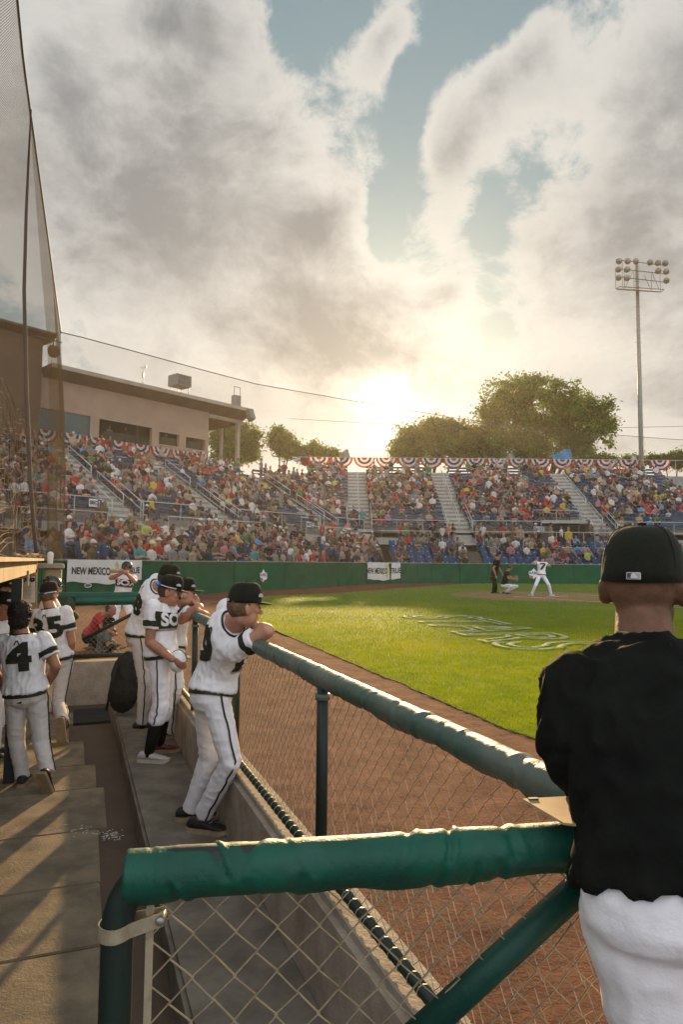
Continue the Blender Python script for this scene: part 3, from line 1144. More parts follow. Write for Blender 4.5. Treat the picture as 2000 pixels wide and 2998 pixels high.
def zia(mb, c, ax, ay, r):
    nrm = ax.cross(ay)
    ring = []
    for k in range(24):
        a = 2 * math.pi * k / 24
        ring.append(a)
    for k in range(24):
        a, b = ring[k], ring[(k + 1) % 24]
        P = lambda an, q: c + (ax * math.cos(an) + ay * math.sin(an)) * q
        mb.quad(P(a, r * 0.26), P(a, r * 0.38), P(b, r * 0.38), P(b, r * 0.26))
    for (e, f) in ((ax, ay), (ay, ax), (-ax, ay), (-ay, ax)):
        for j, ln in ((-1.5, 0.75), (-0.5, 1.0), (0.5, 1.0), (1.5, 0.75)):
            o = c + f * (j * r * 0.15)
            mb.quad(o + e * r * 0.46 - f * r * 0.045, o + e * r * ln - f * r * 0.045, o + e * r * ln + f * r * 0.045, o + e * r * 0.46 + f * r * 0.045)


def banner(u0, u1, v1, label, size, tx):
    sa, sb = WALLP.s_of_u(u0), WALLP.s_of_u(u1)
    zb = WALLH - (v1 - 1640) / 2000.0 * WALLP.at((sa + sb) / 2).y
    _, tn, out_ = wall_frame((u0 + u1) / 2)
    Lb = sb - sa
    c0 = WALLP.at((sa + sb) / 2)

    def surf(a, b, lift=0.0):
        p = WALLP.at(sa + Lb * a)
        bulge = 0.03 + 0.03 * abs(noise.noise(V(a * 6, b * 2.0, u0 * 0.01))) + 0.03 * b * (0.5 + 0.5 * math.sin(a * 9 + b * 3))
        sag = 0.05 * b * math.sin(a * 7.0 + 1) + 0.02 * math.sin(a * 21)
        tn_ = WALLP.tan(sa + Lb * a)
        out_l = V(tn_.y, -tn_.x, 0)
        return V(p.x, p.y, 0) + out_l * (bulge + lift) + V(0, 0, WALLH + 0.01 + (zb - WALLH + sag) * b)
    bt = thing('sponsor_banner', label, 'banner', V(c0.x, c0.y, 0))
    mb = MB()
    mb.grid(lambda a, b: surf(a, b), 40, 10)
    mb.grid(lambda a, b: surf(1 - a, b, -0.012), 40, 10)
    sheet = mb.build('sheet', 'banner_white', bt, True)
    hb = WALLH - zb
    for word, ca in tx:
        me = text_mesh(word, size * hb, 0.012 * hb, sx=0.80)
        bm = bmesh.new()
        bm.from_mesh(me)
        for q in np.arange(-4, 4, 0.25):
            bmesh.ops.bisect_plane(bm, geom=bm.verts[:] + bm.edges[:] + bm.faces[:], plane_co=(q, 0, 0), plane_no=(1, 0, 0))
        for vv in bm.verts:
            a = ca + vv.co.x / Lb
            b = 0.50 - vv.co.y / hb
            vv.co = surf(min(max(a, 0), 1), b, 0.012)
        bm.to_mesh(me)
        bm.free()
        link('printed_word', me, 'ink', sheet)
    mb = MB()
    ca = 0.635
    zia(mb, V(0, 0, 0), V(1, 0, 0), V(0, 1, 0), 0.40 * hb)
    mb.v = [tuple(surf(ca + x / Lb, 0.48 - y / hb, 0.012)) for x, y, z in mb.v]
    mb.build('printed_sun_symbol', 'zia_yellow', sheet)
    for a in (0.004, 0.996):
        mb = MB()
        p = surf(a, 1.0)
        mb.tube([V(p.x, p.y, 0.02), V(p.x, p.y, WALLH)], 0.02, 6)
        mb.build('side_rope', 'void', bt)


banner(195, 420, 1706, 'large white NEW MEXICO TRUE banner hung behind the batter with a bat on his shoulder', 0.42, (('NEW MEXICO', 0.305), ('TRUE', 0.865)))
banner(1074, 1174, 1690, 'smaller white NEW MEXICO TRUE banner at the middle of the green wall', 0.46, (('NEW MEXICO', 0.315), ('TRUE', 0.87)))


def badge(u, v, h_px, label, full=True):
    p, tn, out_ = wall_frame(u)
    z = CAMZ - (v - 1646 - 0.009 * (u - 1000)) / 2000.0 * p.y
    c = V(p.x, p.y, z) + out_ * 0.03
    k = h_px / 2000.0 * p.y
    bt = thing('league_badge', label, 'badge', c)
    upz = V(0, 0, 1)
    mb = MB()
    dm = [(0, 0.5), (0.42, 0.02), (0.1, -0.36), (0.0, -0.5), (-0.16, -0.34), (-0.42, 0.02)]
    mb.loft([[c + tn * (a * k) + upz * (b * k) for a, b in dm], [c + out_ * 0.012 + tn * (a * k) + upz * (b * k) for a, b in dm]])
    mb.build('diamond', 'label_white', bt)
    if full:
        mb = MB()
        mb.loft([[c + out_ * q + tn * (a * k) + upz * (b * k) for a, b in ((-0.48, -0.02), (-0.44, 0.24), (0.44, 0.24), (0.48, -0.2), (0.3, -0.34), (-0.3, -0.3))] for q in (0.013, 0.02)])
        mb.build('ground_shape', 'label_white', bt)
        me = text_mesh('AABC', 0.34 * k, 0.006 * k)
        place_mesh(me, c + out_ * 0.024 + upz * 0.06 * k, tn, upz)
        link('printed_letters', me, 'ink', bt)
        mb = MB()
        oc = c + out_ * 0.022 - tn * 0.26 * k - upz * 0.30 * k
        mb.poly([oc + (tn * math.cos(a) * 0.19 + upz * math.sin(a) * 0.13) * k for a in [2 * math.pi * i / 16 for i in range(16)]])
        mb.build('printed_ball', 'orange_mark', bt)


badge(773, 1685, 37, 'white diamond AABC badge on the green wall left of the middle banner')
badge(1561, 1679, 32, 'white diamond AABC badge on the green wall beside the batter')
p, tn, out_ = wall_frame(260)
mb = MB()
c = V(p.x, p.y, CAMZ - (1713 - 1639) / 2000.0 * p.y) + out_ * 0.035
mb.loft([[c + out_ * q + tn * 0.16 * math.cos(a) + V(0, 0, 0.075 * math.sin(a)) for a in [2 * math.pi * i / 20 for i in range(20)]] for q in (0, 0.012)])
bo = thing('oval_badge', 'small pale oval badge under the large white banner', 'badge', c)
mb.build('plate', 'sage_cloth', bo)
mb = MB()
mb.tube([c + out_ * 0.016 + tn * 0.15 * math.cos(a) + V(0, 0, 0.066 * math.sin(a)) for a in [2 * math.pi * i / 20 for i in range(21)]], 0.012, 5, False)
mb.build('rim', 'label_white', bo)

# ------------------------------------------------------------------ stands
PC = V(3.16, 53.1, 0)
E2 = V(0.6559, 0.7548, 0)
DL = V(-0.7548, 0.6559, 0)
RUN, RISE, NROW, O0, Z0 = 0.76, 0.40, 18, 2.9, 3.9
NL_, NR_ = 13, 17    # rows of the left and the right block
CONZ = 2.80


def mitre(o):
    return PC + V(-0.456, 1.0, 0) * o


def lp(o, l, z=0.0):
    """left block: o back from the concourse rail, l along from the corner"""
    p = PC + DL * o - E2 * l
    return V(p.x, p.y, z)


def lpm(o, l, z=0.0):
    """the same with l counted from the corner line of the two blocks"""
    p = mitre(o) - E2 * l
    return V(p.x, p.y, z)


def rp(o, x, z=0.0):
    """right block: o back from the concourse rail, x across"""
    return V(x, PC.y + o, z)


LEFT_AISLES = [3.1, 13.0, 20.5, 29.2]
RIGHT_AISLES = [1.5, 9.75, 21.6, 33.0]
LEFT_END, RIGHT_END = 35.0, 44.0
AW = 0.92
TUN = (16.4, 20.4)

ups = thing('upper_grandstand', 'tall stepped grandstand with a press box on the left and packed rows of blue benches', 'grandstand', (0, 60, 0))
for i in range(NROW):
    o, z = O0 + RUN * i, Z0 + RISE * i
    for side in (0, 1):
        if i >= (NL_, NR_)[side]:
            continue
        if side == 0:
            a0, a1, b0, b1 = mitre(o), lp(o, LEFT_END), mitre(o + RUN), lp(o + RUN, LEFT_END)
        else:
            a0, a1, b0, b1 = mitre(o), rp(o, RIGHT_END), mitre(o + RUN), rp(o + RUN, RIGHT_END)
            if i < 3:
                a1, b1 = rp(o, TUN[0]), rp(o + RUN, TUN[0])
        segs = [(a0, a1, b0, b1)]
        if side == 1 and i < 3:
            segs.append((rp(o, TUN[1]), rp(o, RIGHT_END), rp(o + RUN, TUN[1]), rp(o + RUN, RIGHT_END)))
        for (a0, a1, b0, b1) in segs:
            mb = MB()
            lo = z - RISE - 0.05
            mb.loft([[V(a0.x, a0.y, lo), V(a0.x, a0.y, z), V(b0.x, b0.y, z), V(b0.x, b0.y, z - 0.03)], [V(a1.x, a1.y, lo), V(a1.x, a1.y, z), V(b1.x, b1.y, z), V(b1.x, b1.y, z - 0.03)]], True)
            mb.build('tread_board', 'tread', ups)
# front panels of the blocks, the back and the concourse slab
mb = MB()
for a, b in ((mitre(O0), lp(O0, LEFT_END)), (mitre(O0), rp(O0, TUN[0])), (rp(O0, TUN[1]), rp(O0, RIGHT_END))):
    mb.quad(V(a.x, a.y, CONZ - 0.1), V(b.x, b.y, CONZ - 0.1), V(b.x, b.y, Z0 - 0.02), V(a.x, a.y, Z0 - 0.02))
mb.build('front_panel', 'panel_white', ups)
mb = MB()
ob = O0 + RUN * NROW
zt = Z0 + RISE * NROW
o1l, o1r = O0 + RUN * NL_, O0 + RUN * NR_
for a, b, zz in ((mitre(o1l), lp(o1l, LEFT_END), Z0 + RISE * (NL_ - 1)), (mitre(o1r), rp(o1r, RIGHT_END), Z0 + RISE * (NR_ - 1))):
    mb.quad(V(a.x, a.y, 0), V(b.x, b.y, 0), V(b.x, b.y, zz), V(a.x, a.y, zz))
mb.build('back_panel', 'panel_white', ups)
mb = MB()
mb.poly([V(*p.xy, CONZ) for p in (lp(0, LEFT_END), lp(0, 0), rp(0, RIGHT_END), rp(O0, RIGHT_END), mitre(O0), lp(O0, LEFT_END))])
mb.poly([V(*p.xy, 0) for p in (lp(0, LEFT_END), lp(0, 0), rp(0, RIGHT_END), rp(O0, RIGHT_END), mitre(O0), lp(O0, LEFT_END))])
mb.build('concourse_slab', 'concrete', ups)
# tunnel mouth in the right block
mb = MB()
tz = Z0 + RISE * 3
for x in TUN:
    mb.quad(rp(O0, x, CONZ), rp(O0 + 3 * RUN, x, CONZ), rp(O0 + 3 * RUN, x, tz), rp(O0, x, tz))
mb.quad(rp(O0 + 3 * RUN, TUN[0], CONZ), rp(O0 + 3 * RUN, TUN[1], CONZ), rp(O0 + 3 * RUN, TUN[1], tz), rp(O0 + 3 * RUN, TUN[0], tz))
mb.build('tunnel_lining', 'roof_brown', ups)
mb = MB()
mb.box(rp(O0 + 3 * RUN - 0.1, 19.0, CONZ + 0.95), (2.3, 0.15, 1.9))
mb.build('tunnel_shade', 'void', ups)  # near-black box stands in for the shade inside the tunnel
mb = MB()
mb.box(rp(O0 + 0.4, (TUN[0] + TUN[1]) / 2, tz - 0.2), (TUN[1] - TUN[0], 0.14, 0.26))
mb.build('tunnel_beam', 'aluminium', ups)

# benches: one per row and section
_bench_n = {}


def bench(a, b, z, facing, label):
    L = (b - a).length
    if L < 0.8:
        return
    c = (a + b) * 0.5
    ax = (b - a).normalized()
    t_ = thing('bleacher_bench', label, 'bench', V(c.x, c.y, z), 0, 'blue benches of the upper grandstand')
    mb = MB()
    mb.box(V(c.x, c.y, z + 0.43), (L, 0.27, 0.045), ax)
    mb.build('seat_board', 'bench_blue', t_)
    mb = MB()
    q = c - facing * 0.20
    mb.box(V(q.x, q.y, z + 0.72), (L, 0.035, 0.19), ax, None, V(0, 0, 1) - facing * 0.2)
    mb.build('back_board', 'bench_blue', t_)


ordn = ['first', 'second', 'third', 'fourth', 'fifth', 'sixth', 'seventh', 'eighth', 'ninth', 'tenth', 'eleventh', 'twelfth', 'thirteenth', 'fourteenth', 'fifteenth', 'sixteenth', 'seventeenth', 'top']
LSEC = [(None, 3.1 - AW), (3.1 + AW, 13.0 - AW), (13.0 + AW, 20.5 - AW), (20.5 + AW, 29.2 - AW)]
RSEC = [(None, 1.5 - AW), (1.5 + AW, 9.75 - AW), (9.75 + AW, 21.6 - AW), (21.6 + AW, 33.0 - AW)]
lname = ['left wedge beside the corner', 'section below the press box porch', 'section below the press box windows', 'section behind the net at the left']
rname = ['wedge right of the corner', 'section under the low sun', 'section behind home plate', 'section at the right edge']
ROWS = []   # (point a, point b, floor z, facing) for the crowd
for i in range(NROW):
    o, z = O0 + RUN * i + 0.52, Z0 + RISE * i
    for k, (l0, l1) in enumerate(LSEC if i < NL_ else []):
        a, b = (lp(o, l0) if l0 is not None else mitre(o) - E2 * 0.35), lp(o, l1)
        bench(a, b, z, -DL, f'blue bench, {ordn[i]} row of the {lname[k]}')
        ROWS.append((a, b, z, -DL, i, k))
    for k, (x0, x1) in enumerate(RSEC if i < NR_ else []):
        x0_ = mitre(o).x + 0.35 if x0 is None else x0
        if k == 2 and i < 3:
            for (xa, xb, nm) in ((x0_, TUN[0] - 0.1, 'left'), (TUN[1] + 0.1, x1, 'right')):
                a, b = rp(o, xa), rp(o, xb)
                bench(a, b, z, V(0, -1, 0), f'blue bench, {ordn[i]} row {nm} of the tunnel behind home plate')
                ROWS.append((a, b, z, V(0, -1, 0), i, 4 + k))
            continue
        a, b = rp(o, x0_), rp(o, x1)
        bench(a, b, z, V(0, -1, 0), f'blue bench, {ordn[i]} row of the {rname[k]}')
        ROWS.append((a, b, z, V(0, -1, 0), i, 4 + k))

# aisles: steps and handrails
step_me = None


def handrail(pts, label, posts=None, n=6, r=0.032, two=True, grp='white handrails of the stands'):
    t_ = thing('handrail', label, 'handrail', pts[0], 0, grp)
    mb = MB()
    up = V(0, 0, 0.95)
    mb.tube([pts[0]] + [p + up for p in pts] + [pts[-1]], r, 6)
    mb.build('rail', 'white_rail', t_, True)
    if two:
        mb = MB()
        mb.tube([p + up * 0.5 for p in pts], r * 0.8, 5)
        mb.build('mid_rail', 'white_rail', t_, True)
    m = max(1, int((pts[-1] - pts[0]).length / 2.2))
    for k in range(1, m):
        q = pts[0].lerp(pts[-1], k / m)
        mb = MB()
        mb.tube([q, q + up], r * 0.9, 5)
        mb.build('post', 'white_rail', t_)


def aisle(fn, name, nrow):
    st = thing('aisle_stair', f'pale metal aisle stair {name}', 'stairs', fn(O0, 0, Z0), 0, 'aisle stairs of the upper grandstand')
    for i in range(nrow):
        for h in (0, 1):
            o, z = O0 + RUN * (i + 0.5 * h), Z0 + RISE * (i + 0.5 * h) - 0.0
            if h == 0:
                continue
            a, b = fn(o, -AW), fn(o, AW)
            mb = MB()
            c = fn(o + RUN * 0.24, 0)
            ax = (b - a).normalized()
            mb.box(V(c.x, c.y, z - RISE * 0.25), (2 * AW, RUN * 0.48, RISE * 0.5), ax)
            mb.build('step', 'step_pale', st)
    for h in range(6):
        o, z = O0 - 0.26 * (h + 1), Z0 - 0.19 * (h + 1)
        if z < CONZ + 0.1:
            break
        c = fn(o + 0.13, 0)
        ax = (fn(o, AW) - fn(o, -AW)).normalized()
        mb = MB()
        mb.box(V(c.x, c.y, (z + CONZ) / 2), (2 * AW, 0.255, z - CONZ), ax)
        mb.build('step', 'aluminium', st)
    for (r0, r1, part) in [q for q in ((0, 4, 'lowest'), (5, 9, 'lower middle'), (9.6, 13, 'upper middle'), (13.6, 17.3, 'highest')) if q[1] < nrow]:
        pts = [fn(O0 + RUN * r, 0, Z0 + RISE * r + 0.2) for r in (r0 + 0.5, r1 + 0.5)]
        handrail(pts, f'{part} handrail on the aisle {name}')
    for sgn, nm in ((-1, 'left'), (1, 'right')):
        pts = [fn(O0 + RUN * r, sgn * (AW + 0.1), Z0 + RISE * r) for r in (-0.2, 4.2)]
        handrail(pts, f'{nm} side rail at the foot of the aisle {name}')


for l, nm in zip(LEFT_AISLES, ('next to the corner', 'below the press box porch', 'above the SEC 17 sign', 'behind the net')):
    aisle(lambda o, q, z=0.0, l=l: lp(o, l + q, z), nm, NL_)
for x, nm in zip(RIGHT_AISLES[:3], ('left of the low sun glare', 'in the middle of the far stand', 'right of the tunnel')):
    aisle(lambda o, q, z=0.0, x=x: rp(o, x + q, z), nm, NR_)


def guard(pts, label, h, mesh=True, dp=2.0):
    t_ = thing('guard_rail', label, 'railing', pts[0], 0, 'guard rails of the stands')
    up = V(0, 0, h)
    for a, b in zip(pts[:-1], pts[1:]):
        mb = MB()
        mb.tube([a + up, b + up], 0.03, 6)
        mb.build('top_rail', 'white_rail', t_, True)
        m = max(1, int((b - a).length / dp))
        for k in range(m + 1):
            q = a.lerp(b, k / m)
            mb = MB()
            mb.tube([q, q + up], 0.024, 5)
            mb.build('post', 'white_rail', t_)
        if mesh:
            mb = MB()
            mb.tube([a + up * 0.06, b + up * 0.06], 0.02, 5)
            mb.build('bottom_rail', 'white_rail', t_)


Zc = V(0, 0, CONZ)
guard([lp(0.05, LEFT_END) + Zc, lp(0.05, 21) + Zc], 'white concourse guard rail at the left above the lower seats', 1.08)
guard([lp(0.05, 19.6) + Zc, lp(0.05, 9.6) + Zc], 'white concourse guard rail with a notice hanging on it', 1.08)
guard([lp(0.05, 8.4) + Zc, mitre(0.05) + Zc, rp(0.05, 7.0) + Zc], 'white concourse guard rail round the corner of the stands', 1.08)
guard([rp(0.05, 8.4) + Zc, rp(0.05, RIGHT_END) + Zc], 'long white concourse guard rail above the seats behind home plate', 1.08)
Zu = V(0, 0, Z0)
bl = [-0.4557 * (O0 - 0.03), 3.1 - AW, 3.1 + AW, 13.0 - AW, 13.0 + AW, 20.5 - AW, 20.5 + AW, 29.2 - AW]
for k in range(0, 8, 2):
    guard([lp(O0 - 0.03, bl[k]) + Zu, lp(O0 - 0.03, bl[k + 1]) + Zu], 'white guard rail in front of the ' + lname[k // 2], 1.0, False)
for k, (x0, x1) in enumerate(RSEC):
    x0_ = mitre(O0).x if x0 is None else x0
    guard([rp(O0 - 0.03, x0_) + Zu, rp(O0 - 0.03, x1 if k != 2 else TUN[0]) + Zu], 'white guard rail in front of the ' + rname[k], 1.0, False)
guard([rp(O0 + 3 * RUN, TUN[0]) + V(0, 0, tz), rp(O0 + 3 * RUN, TUN[1]) + V(0, 0, tz)], 'white guard rail above the tunnel mouth', 0.9, False)
guard([mitre(ob) + V(0, 0, zt - RISE), rp(ob, RIGHT_END) + V(0, 0, zt - RISE)], 'thin top rail behind the last row carrying the bunting', 1.45, False, 2.4)


def sec_sign(c, ax, word, num, wd, label):
    t_ = thing('section_sign', label, 'sign', c, 0, 'section signs of the stands')
    nrm = ax.cross(V(0, 0, 1))
    h = wd * 0.5
    mb = MB()
    mb.box(c, (wd, 0.03, h), ax)
    mb.build('plate', 'label_white', t_)
    mb = MB()
    mb.box(c + ax * wd * 0.27 + nrm * 0.018, (wd * 0.40, 0.012, h * 0.9), ax)
    mb.build('number_field', 'seat_blue', t_)
    for tx, dx, sz, mt in ((word, -0.21, 0.62, 'ink'), (num, 0.27, 0.8, 'label_white')):
        me = text_mesh(tx, h * sz, 0.01)
        place_mesh(me, c + ax * wd * dx + nrm * 0.03, ax, V(0, 0, 1))
        link('lettering', me, mt, t_)


sec_sign(lp(O0 - 0.35, 22.6, 4.55), E2, 'SEC', '17', 0.86, 'white and blue SEC 17 sign at the left of the stands')
sec_sign(lp(-0.05, 12.6, 3.35), E2, 'SEC', '5', 0.8, 'white and blue SEC 5 sign on the concourse rail')
sec_sign(lp(-0.05, 3.4, 3.4), E2, 'SEC', '6', 0.8, 'white and blue SEC 6 sign near the corner of the stands')
sec_sign(lp(O0 - 0.15, 5.2, 4.2), E2, 'SEC', '18', 0.8, 'white and blue SEC 18 sign near the corner aisle')
sec_sign(rp(O0 - 0.15, 16.2, 4.25), V(1, 0, 0), 'SEC', '22', 0.86, 'white and blue SEC 22 sign left of the tunnel')
sec_sign(rp(O0 - 0.15, 26.2, 4.25), V(1, 0, 0), 'SEC', '23', 0.86, 'white and blue SEC 23 sign at the right edge')
sec_sign(rp(ob - 0.1, -4.7, zt + 0.85), V(1, 0, 0), 'SEC', '20', 0.8, 'white and blue SEC 20 sign on the top rail')
sec_sign(rp(ob - 0.1, 16.7, zt + 0.85), V(1, 0, 0), 'SEC', '22', 0.7, 'white SEC 22 sign on the top rail below the tree')
sec_sign(rp(ob - 0.1, 27.9, zt + 0.85), V(1, 0, 0), 'SEC', '21', 0.8, 'white and blue SEC 21 sign on the top rail by the light pole')

# ------------------------------------------------------------------ lower seats between the wall and the concourse
LOWL = (Path([(-11.6, 18.6), (-6.06, 29.19), (-2.62, 35.3), (0.3, 41.3), (1.75, 44.1), (2.6, 45.4)]), Path([tuple(lp(0, l).xy) for l in (36, 24, 15.5, 7.5, 3.0, 0.6)]), 7)
LOWR = (Path([(3.9, 46.9), (5.2, 47.7), (7.2, 48.25), (12, 48.6), (26, 49.2), (44, 49.7)]), Path([(3.6, 53.1), (5.0, 53.1), (7.2, 53.1), (12, 53.1), (26, 53.1), (44, 53.1)]), 5)


def low_path(block, f):
    a, b, n = block
    return Path([tuple(p.lerp(q, f).xy) for p, q in zip(a.p, b.p)])


lows = thing('lower_stand', 'low concrete seating tiers with rows of blue seats behind the green wall', 'grandstand', (0, 45, 0))
SEATS = []
LOW_AISLE_U = [(205, 40), (600, 24), (985, 26), (1396, 20)]
for bi, block in enumerate((LOWL, LOWR)):
    n = block[2]
    for r in range(n):
        f0, f1 = 0.07 + 0.93 * r / n, 0.07 + 0.93 * (r + 1) / n
        z = 0.66 + (2.30 - 0.66) * r / (n - 1)
        pa, pb = low_path(block, f0), low_path(block, f1)
        mb = MB()
        mb.loft([[V(a.x, a.y, z - 0.5), V(a.x, a.y, z), V(b.x, b.y, z), V(b.x, b.y, z - 0.1)] for a, b in zip(pa.p, pb.p)], True)
        mb.build('tier', 'concrete', lows)
        pm = low_path(block, f0 + 0.62 * (f1 - f0))
        s = 0.3
        while s < pm.L - 0.3:
            p, tn = pm.at(s), pm.tan(s)
            s += 0.62
            uu = 1000 + 2000 * p.x / p.y
            if uu < 60 or uu > 2060:
                continue
            if any(abs(uu - c + r * (14 if c < 1200 else 4)) < wd for c, wd in LOW_AISLE_U):
                continue
            SEATS.append((p.x, p.y, z, math.atan2(tn.y, tn.x), uu, r, bi))


# ------------------------------------------------------------------ press box on top of the left block
PO = O0 + RUN * NROW + 0.15     # its front face, back from the concourse rail
pb_ = thing('press_box', 'long tan stucco press box with open windows and a brown overhanging roof', 'building', lpm(PO, 19, 0))
PZ0, PZ1 = 8.2, 14.7


def l_of_u(u, o):
    """distance along the left block at the picture column u"""
    k = (u - 1000) / 2000.0
    m_ = mitre(o)
    return (m_.x - k * m_.y) / (E2.x - k * E2.y)


def z_at(u, v, o):
    p = lpm(o, l_of_u(u, o))
    return CAMZ + (1646 + 0.009 * (u - 1000) - v) / 2000.0 * p.y


L_END = 11.6
wins = []
for (u0, u1, v0, v1, kind) in ((86, 253, 1200, 1262, 'glass'), (280, 437, 1232, 1292, 'open'), (458, 518, 1262, 1302, 'open'), (538, 595, 1277, 1314, 'open')):
    la, lb = l_of_u(u0, PO), l_of_u(u1, PO)
    um, z1 = (u0 + u1) / 2, 0
    wins.append((la, lb, z_at(um, v1, PO), z_at(um, v0, PO), kind))
wins.append((30.6, 33.5, wins[0][2], wins[0][3], 'glass'))
wins.sort(key=lambda q: -q[0])
TH = 0.35


def pb_box(l0, l1, z0, z1, name, m, o0=PO, o1=None, parent=pb_):
    o1 = o0 + TH if o1 is None else o1
    mb = MB()
    c = (lpm(o0, l0) + lpm(o0, l1) + lpm(o1, l0) + lpm(o1, l1)) * 0.25
    # plain parallelogram prism along the block
    a = [lpm(o0, l0), lpm(o0, l1), lpm(o0, l1) + DL * (o1 - o0), lpm(o0, l0) + DL * (o1 - o0)]
    mb.loft([[V(p.x, p.y, z0) for p in a], [V(p.x, p.y, z1) for p in a]], True)
    return mb.build(name, m, parent)


cur = 37.0
zlo = min(q[2] for q in wins)
zhi = max(q[3] for q in wins)
pb_box(37.0, L_END, PZ0, zlo, 'wall_below_windows', 'stucco')
pb_box(37.0, L_END, zhi, PZ1 + 0.4, 'wall_above_windows', 'stucco')
for (la, lb, z0, z1, kind) in wins:
    pb_box(cur, la, zlo, zhi, 'wall_pier', 'stucco')
    if z0 > zlo + 0.01:
        pb_box(la, lb, zlo, z0, 'wall_sill', 'stucco', PO + 0.003)
    if z1 < zhi - 0.01:
        pb_box(la, lb, z1, zhi, 'wall_lintel', 'stucco', PO + 0.003)
    cur = lb
    wn = pb_box(la, lb, z0 - 0.07, z0, 'window', 'trim_tan', PO - 0.05, PO + 0.1)
    if kind == 'glass':
        pn = pb_box(la, lb, z0, z1, 'pane', 'glass_teal', PO + 0.12, PO + 0.15, wn)
        pb_box((la + lb) / 2 + 0.04, (la + lb) / 2 - 0.04, z0, z1, 'mullion', 'trim_tan', PO + 0.08, PO + 0.16, wn)
    else:
        pb_box(la, lb, z1 - 0.10, z1, 'head_trim', 'trim_tan', PO + 0.01, PO + 0.1, wn)
        pb_box(la - 0.2, lb + 0.2, z0 - 0.02, z0 + 0.75, 'desk', 'room_dark', PO + 0.5, PO + 1.2, wn)
pb_box(cur, L_END, zlo, zhi, 'wall_pier', 'stucco')
pb_box(37.0, L_END, PZ0, PZ1, 'room_back', 'room_dark', PO + 3.2, PO + 3.4)
pb_box(37.0, L_END, zlo - 0.3, zlo - 0.2, 'room_floor', 'room_dark', PO + 0.36, PO + 3.19)
pb_box(L_END + 0.3, L_END, PZ0, PZ1 + 0.4, 'end_wall', 'stucco', PO + 0.36, PO + 3.5)
for lx in (26.0, 18.9, 14.6):
    pb_box(lx, lx - 0.2, zlo - 0.2, PZ1, 'room_partition', 'room_dark', PO + 0.37, PO + 3.18)
# roof: rises a little towards the field
mb = MB()
prof = [(PO - 1.25, 15.32), (PO - 1.25, 15.62), (PO + 5.5, 15.45), (PO + 5.5, 15.15), (PO + 0.2, 14.72)]
rings = []
for l in (26.9, 7.4):
    rings.append([V(*(lpm(PO, l) + DL * (o - PO)).xy, z) for o, z in prof])
mb.loft(rings, True)
mb.build('roof', 'roof_brown', pb_)
mb = MB()
rings = []
for l in (26.9, 7.38):
    rings.append([V(*(lpm(PO, l) + DL * (o - PO)).xy, z) for o, z in ((PO - 1.29, 15.36), (PO - 1.29, 15.66), (PO - 1.255, 15.66), (PO - 1.255, 15.36))])
mb.loft(rings, True)
mb.build('roof_edge', 'trim_tan', pb_)
pb_box(L_END - 0.02, 7.7, 14.35, 14.68, 'porch_beam', 'trim_tan', PO - 0.1, PO + 0.15)
pb_box(L_END - 0.02, 7.7, 14.45, 14.7, 'porch_soffit', 'soffit', PO + 0.2, PO + 5.2)
pb_box(8.25, 7.95, 9.9, 14.35, 'porch_column', 'trim_tan', PO - 0.15, PO + 0.2)
pb_box(9.1, 8.85, 9.9, 14.4, 'porch_column', 'trim_tan', PO + 3.0, PO + 3.3)
pb_box(37.0, 7.3, 9.85, 9.95, 'porch_floor', 'concrete', PO, PO + 5.0)
for k in range(4):
    pb_box(11.0 - k * 0.9, 10.85 - k * 0.9, 14.2, 14.45, 'porch_joist', 'soffit', PO + 0.3, PO + 5.0)
# tower at the left end
tw = thing('tower_block', 'taller brown block rising above the press box behind the net', 'building', lpm(PO, 29, 0))
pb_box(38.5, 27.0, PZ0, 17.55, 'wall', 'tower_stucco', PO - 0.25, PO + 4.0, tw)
mb = MB()
rings = []
for l in (39.0, 26.4):
    rings.append([V(*(lpm(PO, l) + DL * (o - PO)).xy, z) for o, z in ((PO - 1.0, 17.85), (PO - 1.0, 18.0), (PO + 4.6, 18.2), (PO + 4.6, 17.6), (PO - 0.2, 17.5))])
mb.loft(rings, True)
mb.build('roof', 'roof_brown', tw)
pb_box(33.2, 30.4, 10.9, 12.2, 'window', 'glass_teal', PO - 0.27, PO - 0.24, tw)
# kit on the roof
ac = thing('roof_cooler', 'boxy air cooler on four legs on the press box roof', 'air cooler', lpm(PO + 0.6, l_of_u(515, PO + 0.6), 15.5))
c = lpm(PO - 0.4, l_of_u(515, PO - 0.4), 16.85)
mb = MB()
mb.box(c, (1.5, 1.3, 0.95), E2)
mb.build('casing', 'steel_grey', ac)
mb = MB()
for k in range(6):
    mb.box(c - DL * 0.66 + V(0, 0, -0.32 + 0.13 * k), (1.2, 0.03, 0.06), E2)
mb.build('louvre', 'steel_dark', ac)
for sx in (-1, 1):
    for sy in (-1, 1):
        mb = MB()
        q = c + E2 * 0.55 * sx + DL * 0.5 * sy
        mb.tube([V(q.x, q.y, 15.5), V(q.x, q.y, 16.45)], 0.03, 5)
        mb.build('leg', 'steel_dark', ac)
an = thing('weather_mast', 'thin weather mast on a tripod on the press box roof', 'mast', lpm(PO + 0.4, l_of_u(405, PO + 0.4), 15.5))
c = lpm(PO + 0.4, l_of_u(405, PO + 0.4), 15.5)
mb = MB()
mb.tube([c + V(0, 0, 0.5), c + V(0, 0, 2.1)], 0.03, 6)
mb.build('pole', 'galvanised', an)
for a in (0, 2.1, 4.2):
    mb = MB()
    mb.tube([c + V(0, 0, 0.7), c + V(0.6 * math.cos(a), 0.6 * math.sin(a), 0)], 0.02, 5)
    mb.build('leg', 'galvanised', an)
mb = MB()
mb.box(c + V(0, 0, 2.0), (0.5, 0.05, 0.05))
mb.box(c + V(0.2, 0, 2.1), (0.12, 0.12, 0.22))
mb.box(c + V(0, 0, 1.4), (0.16, 0.14, 0.4))
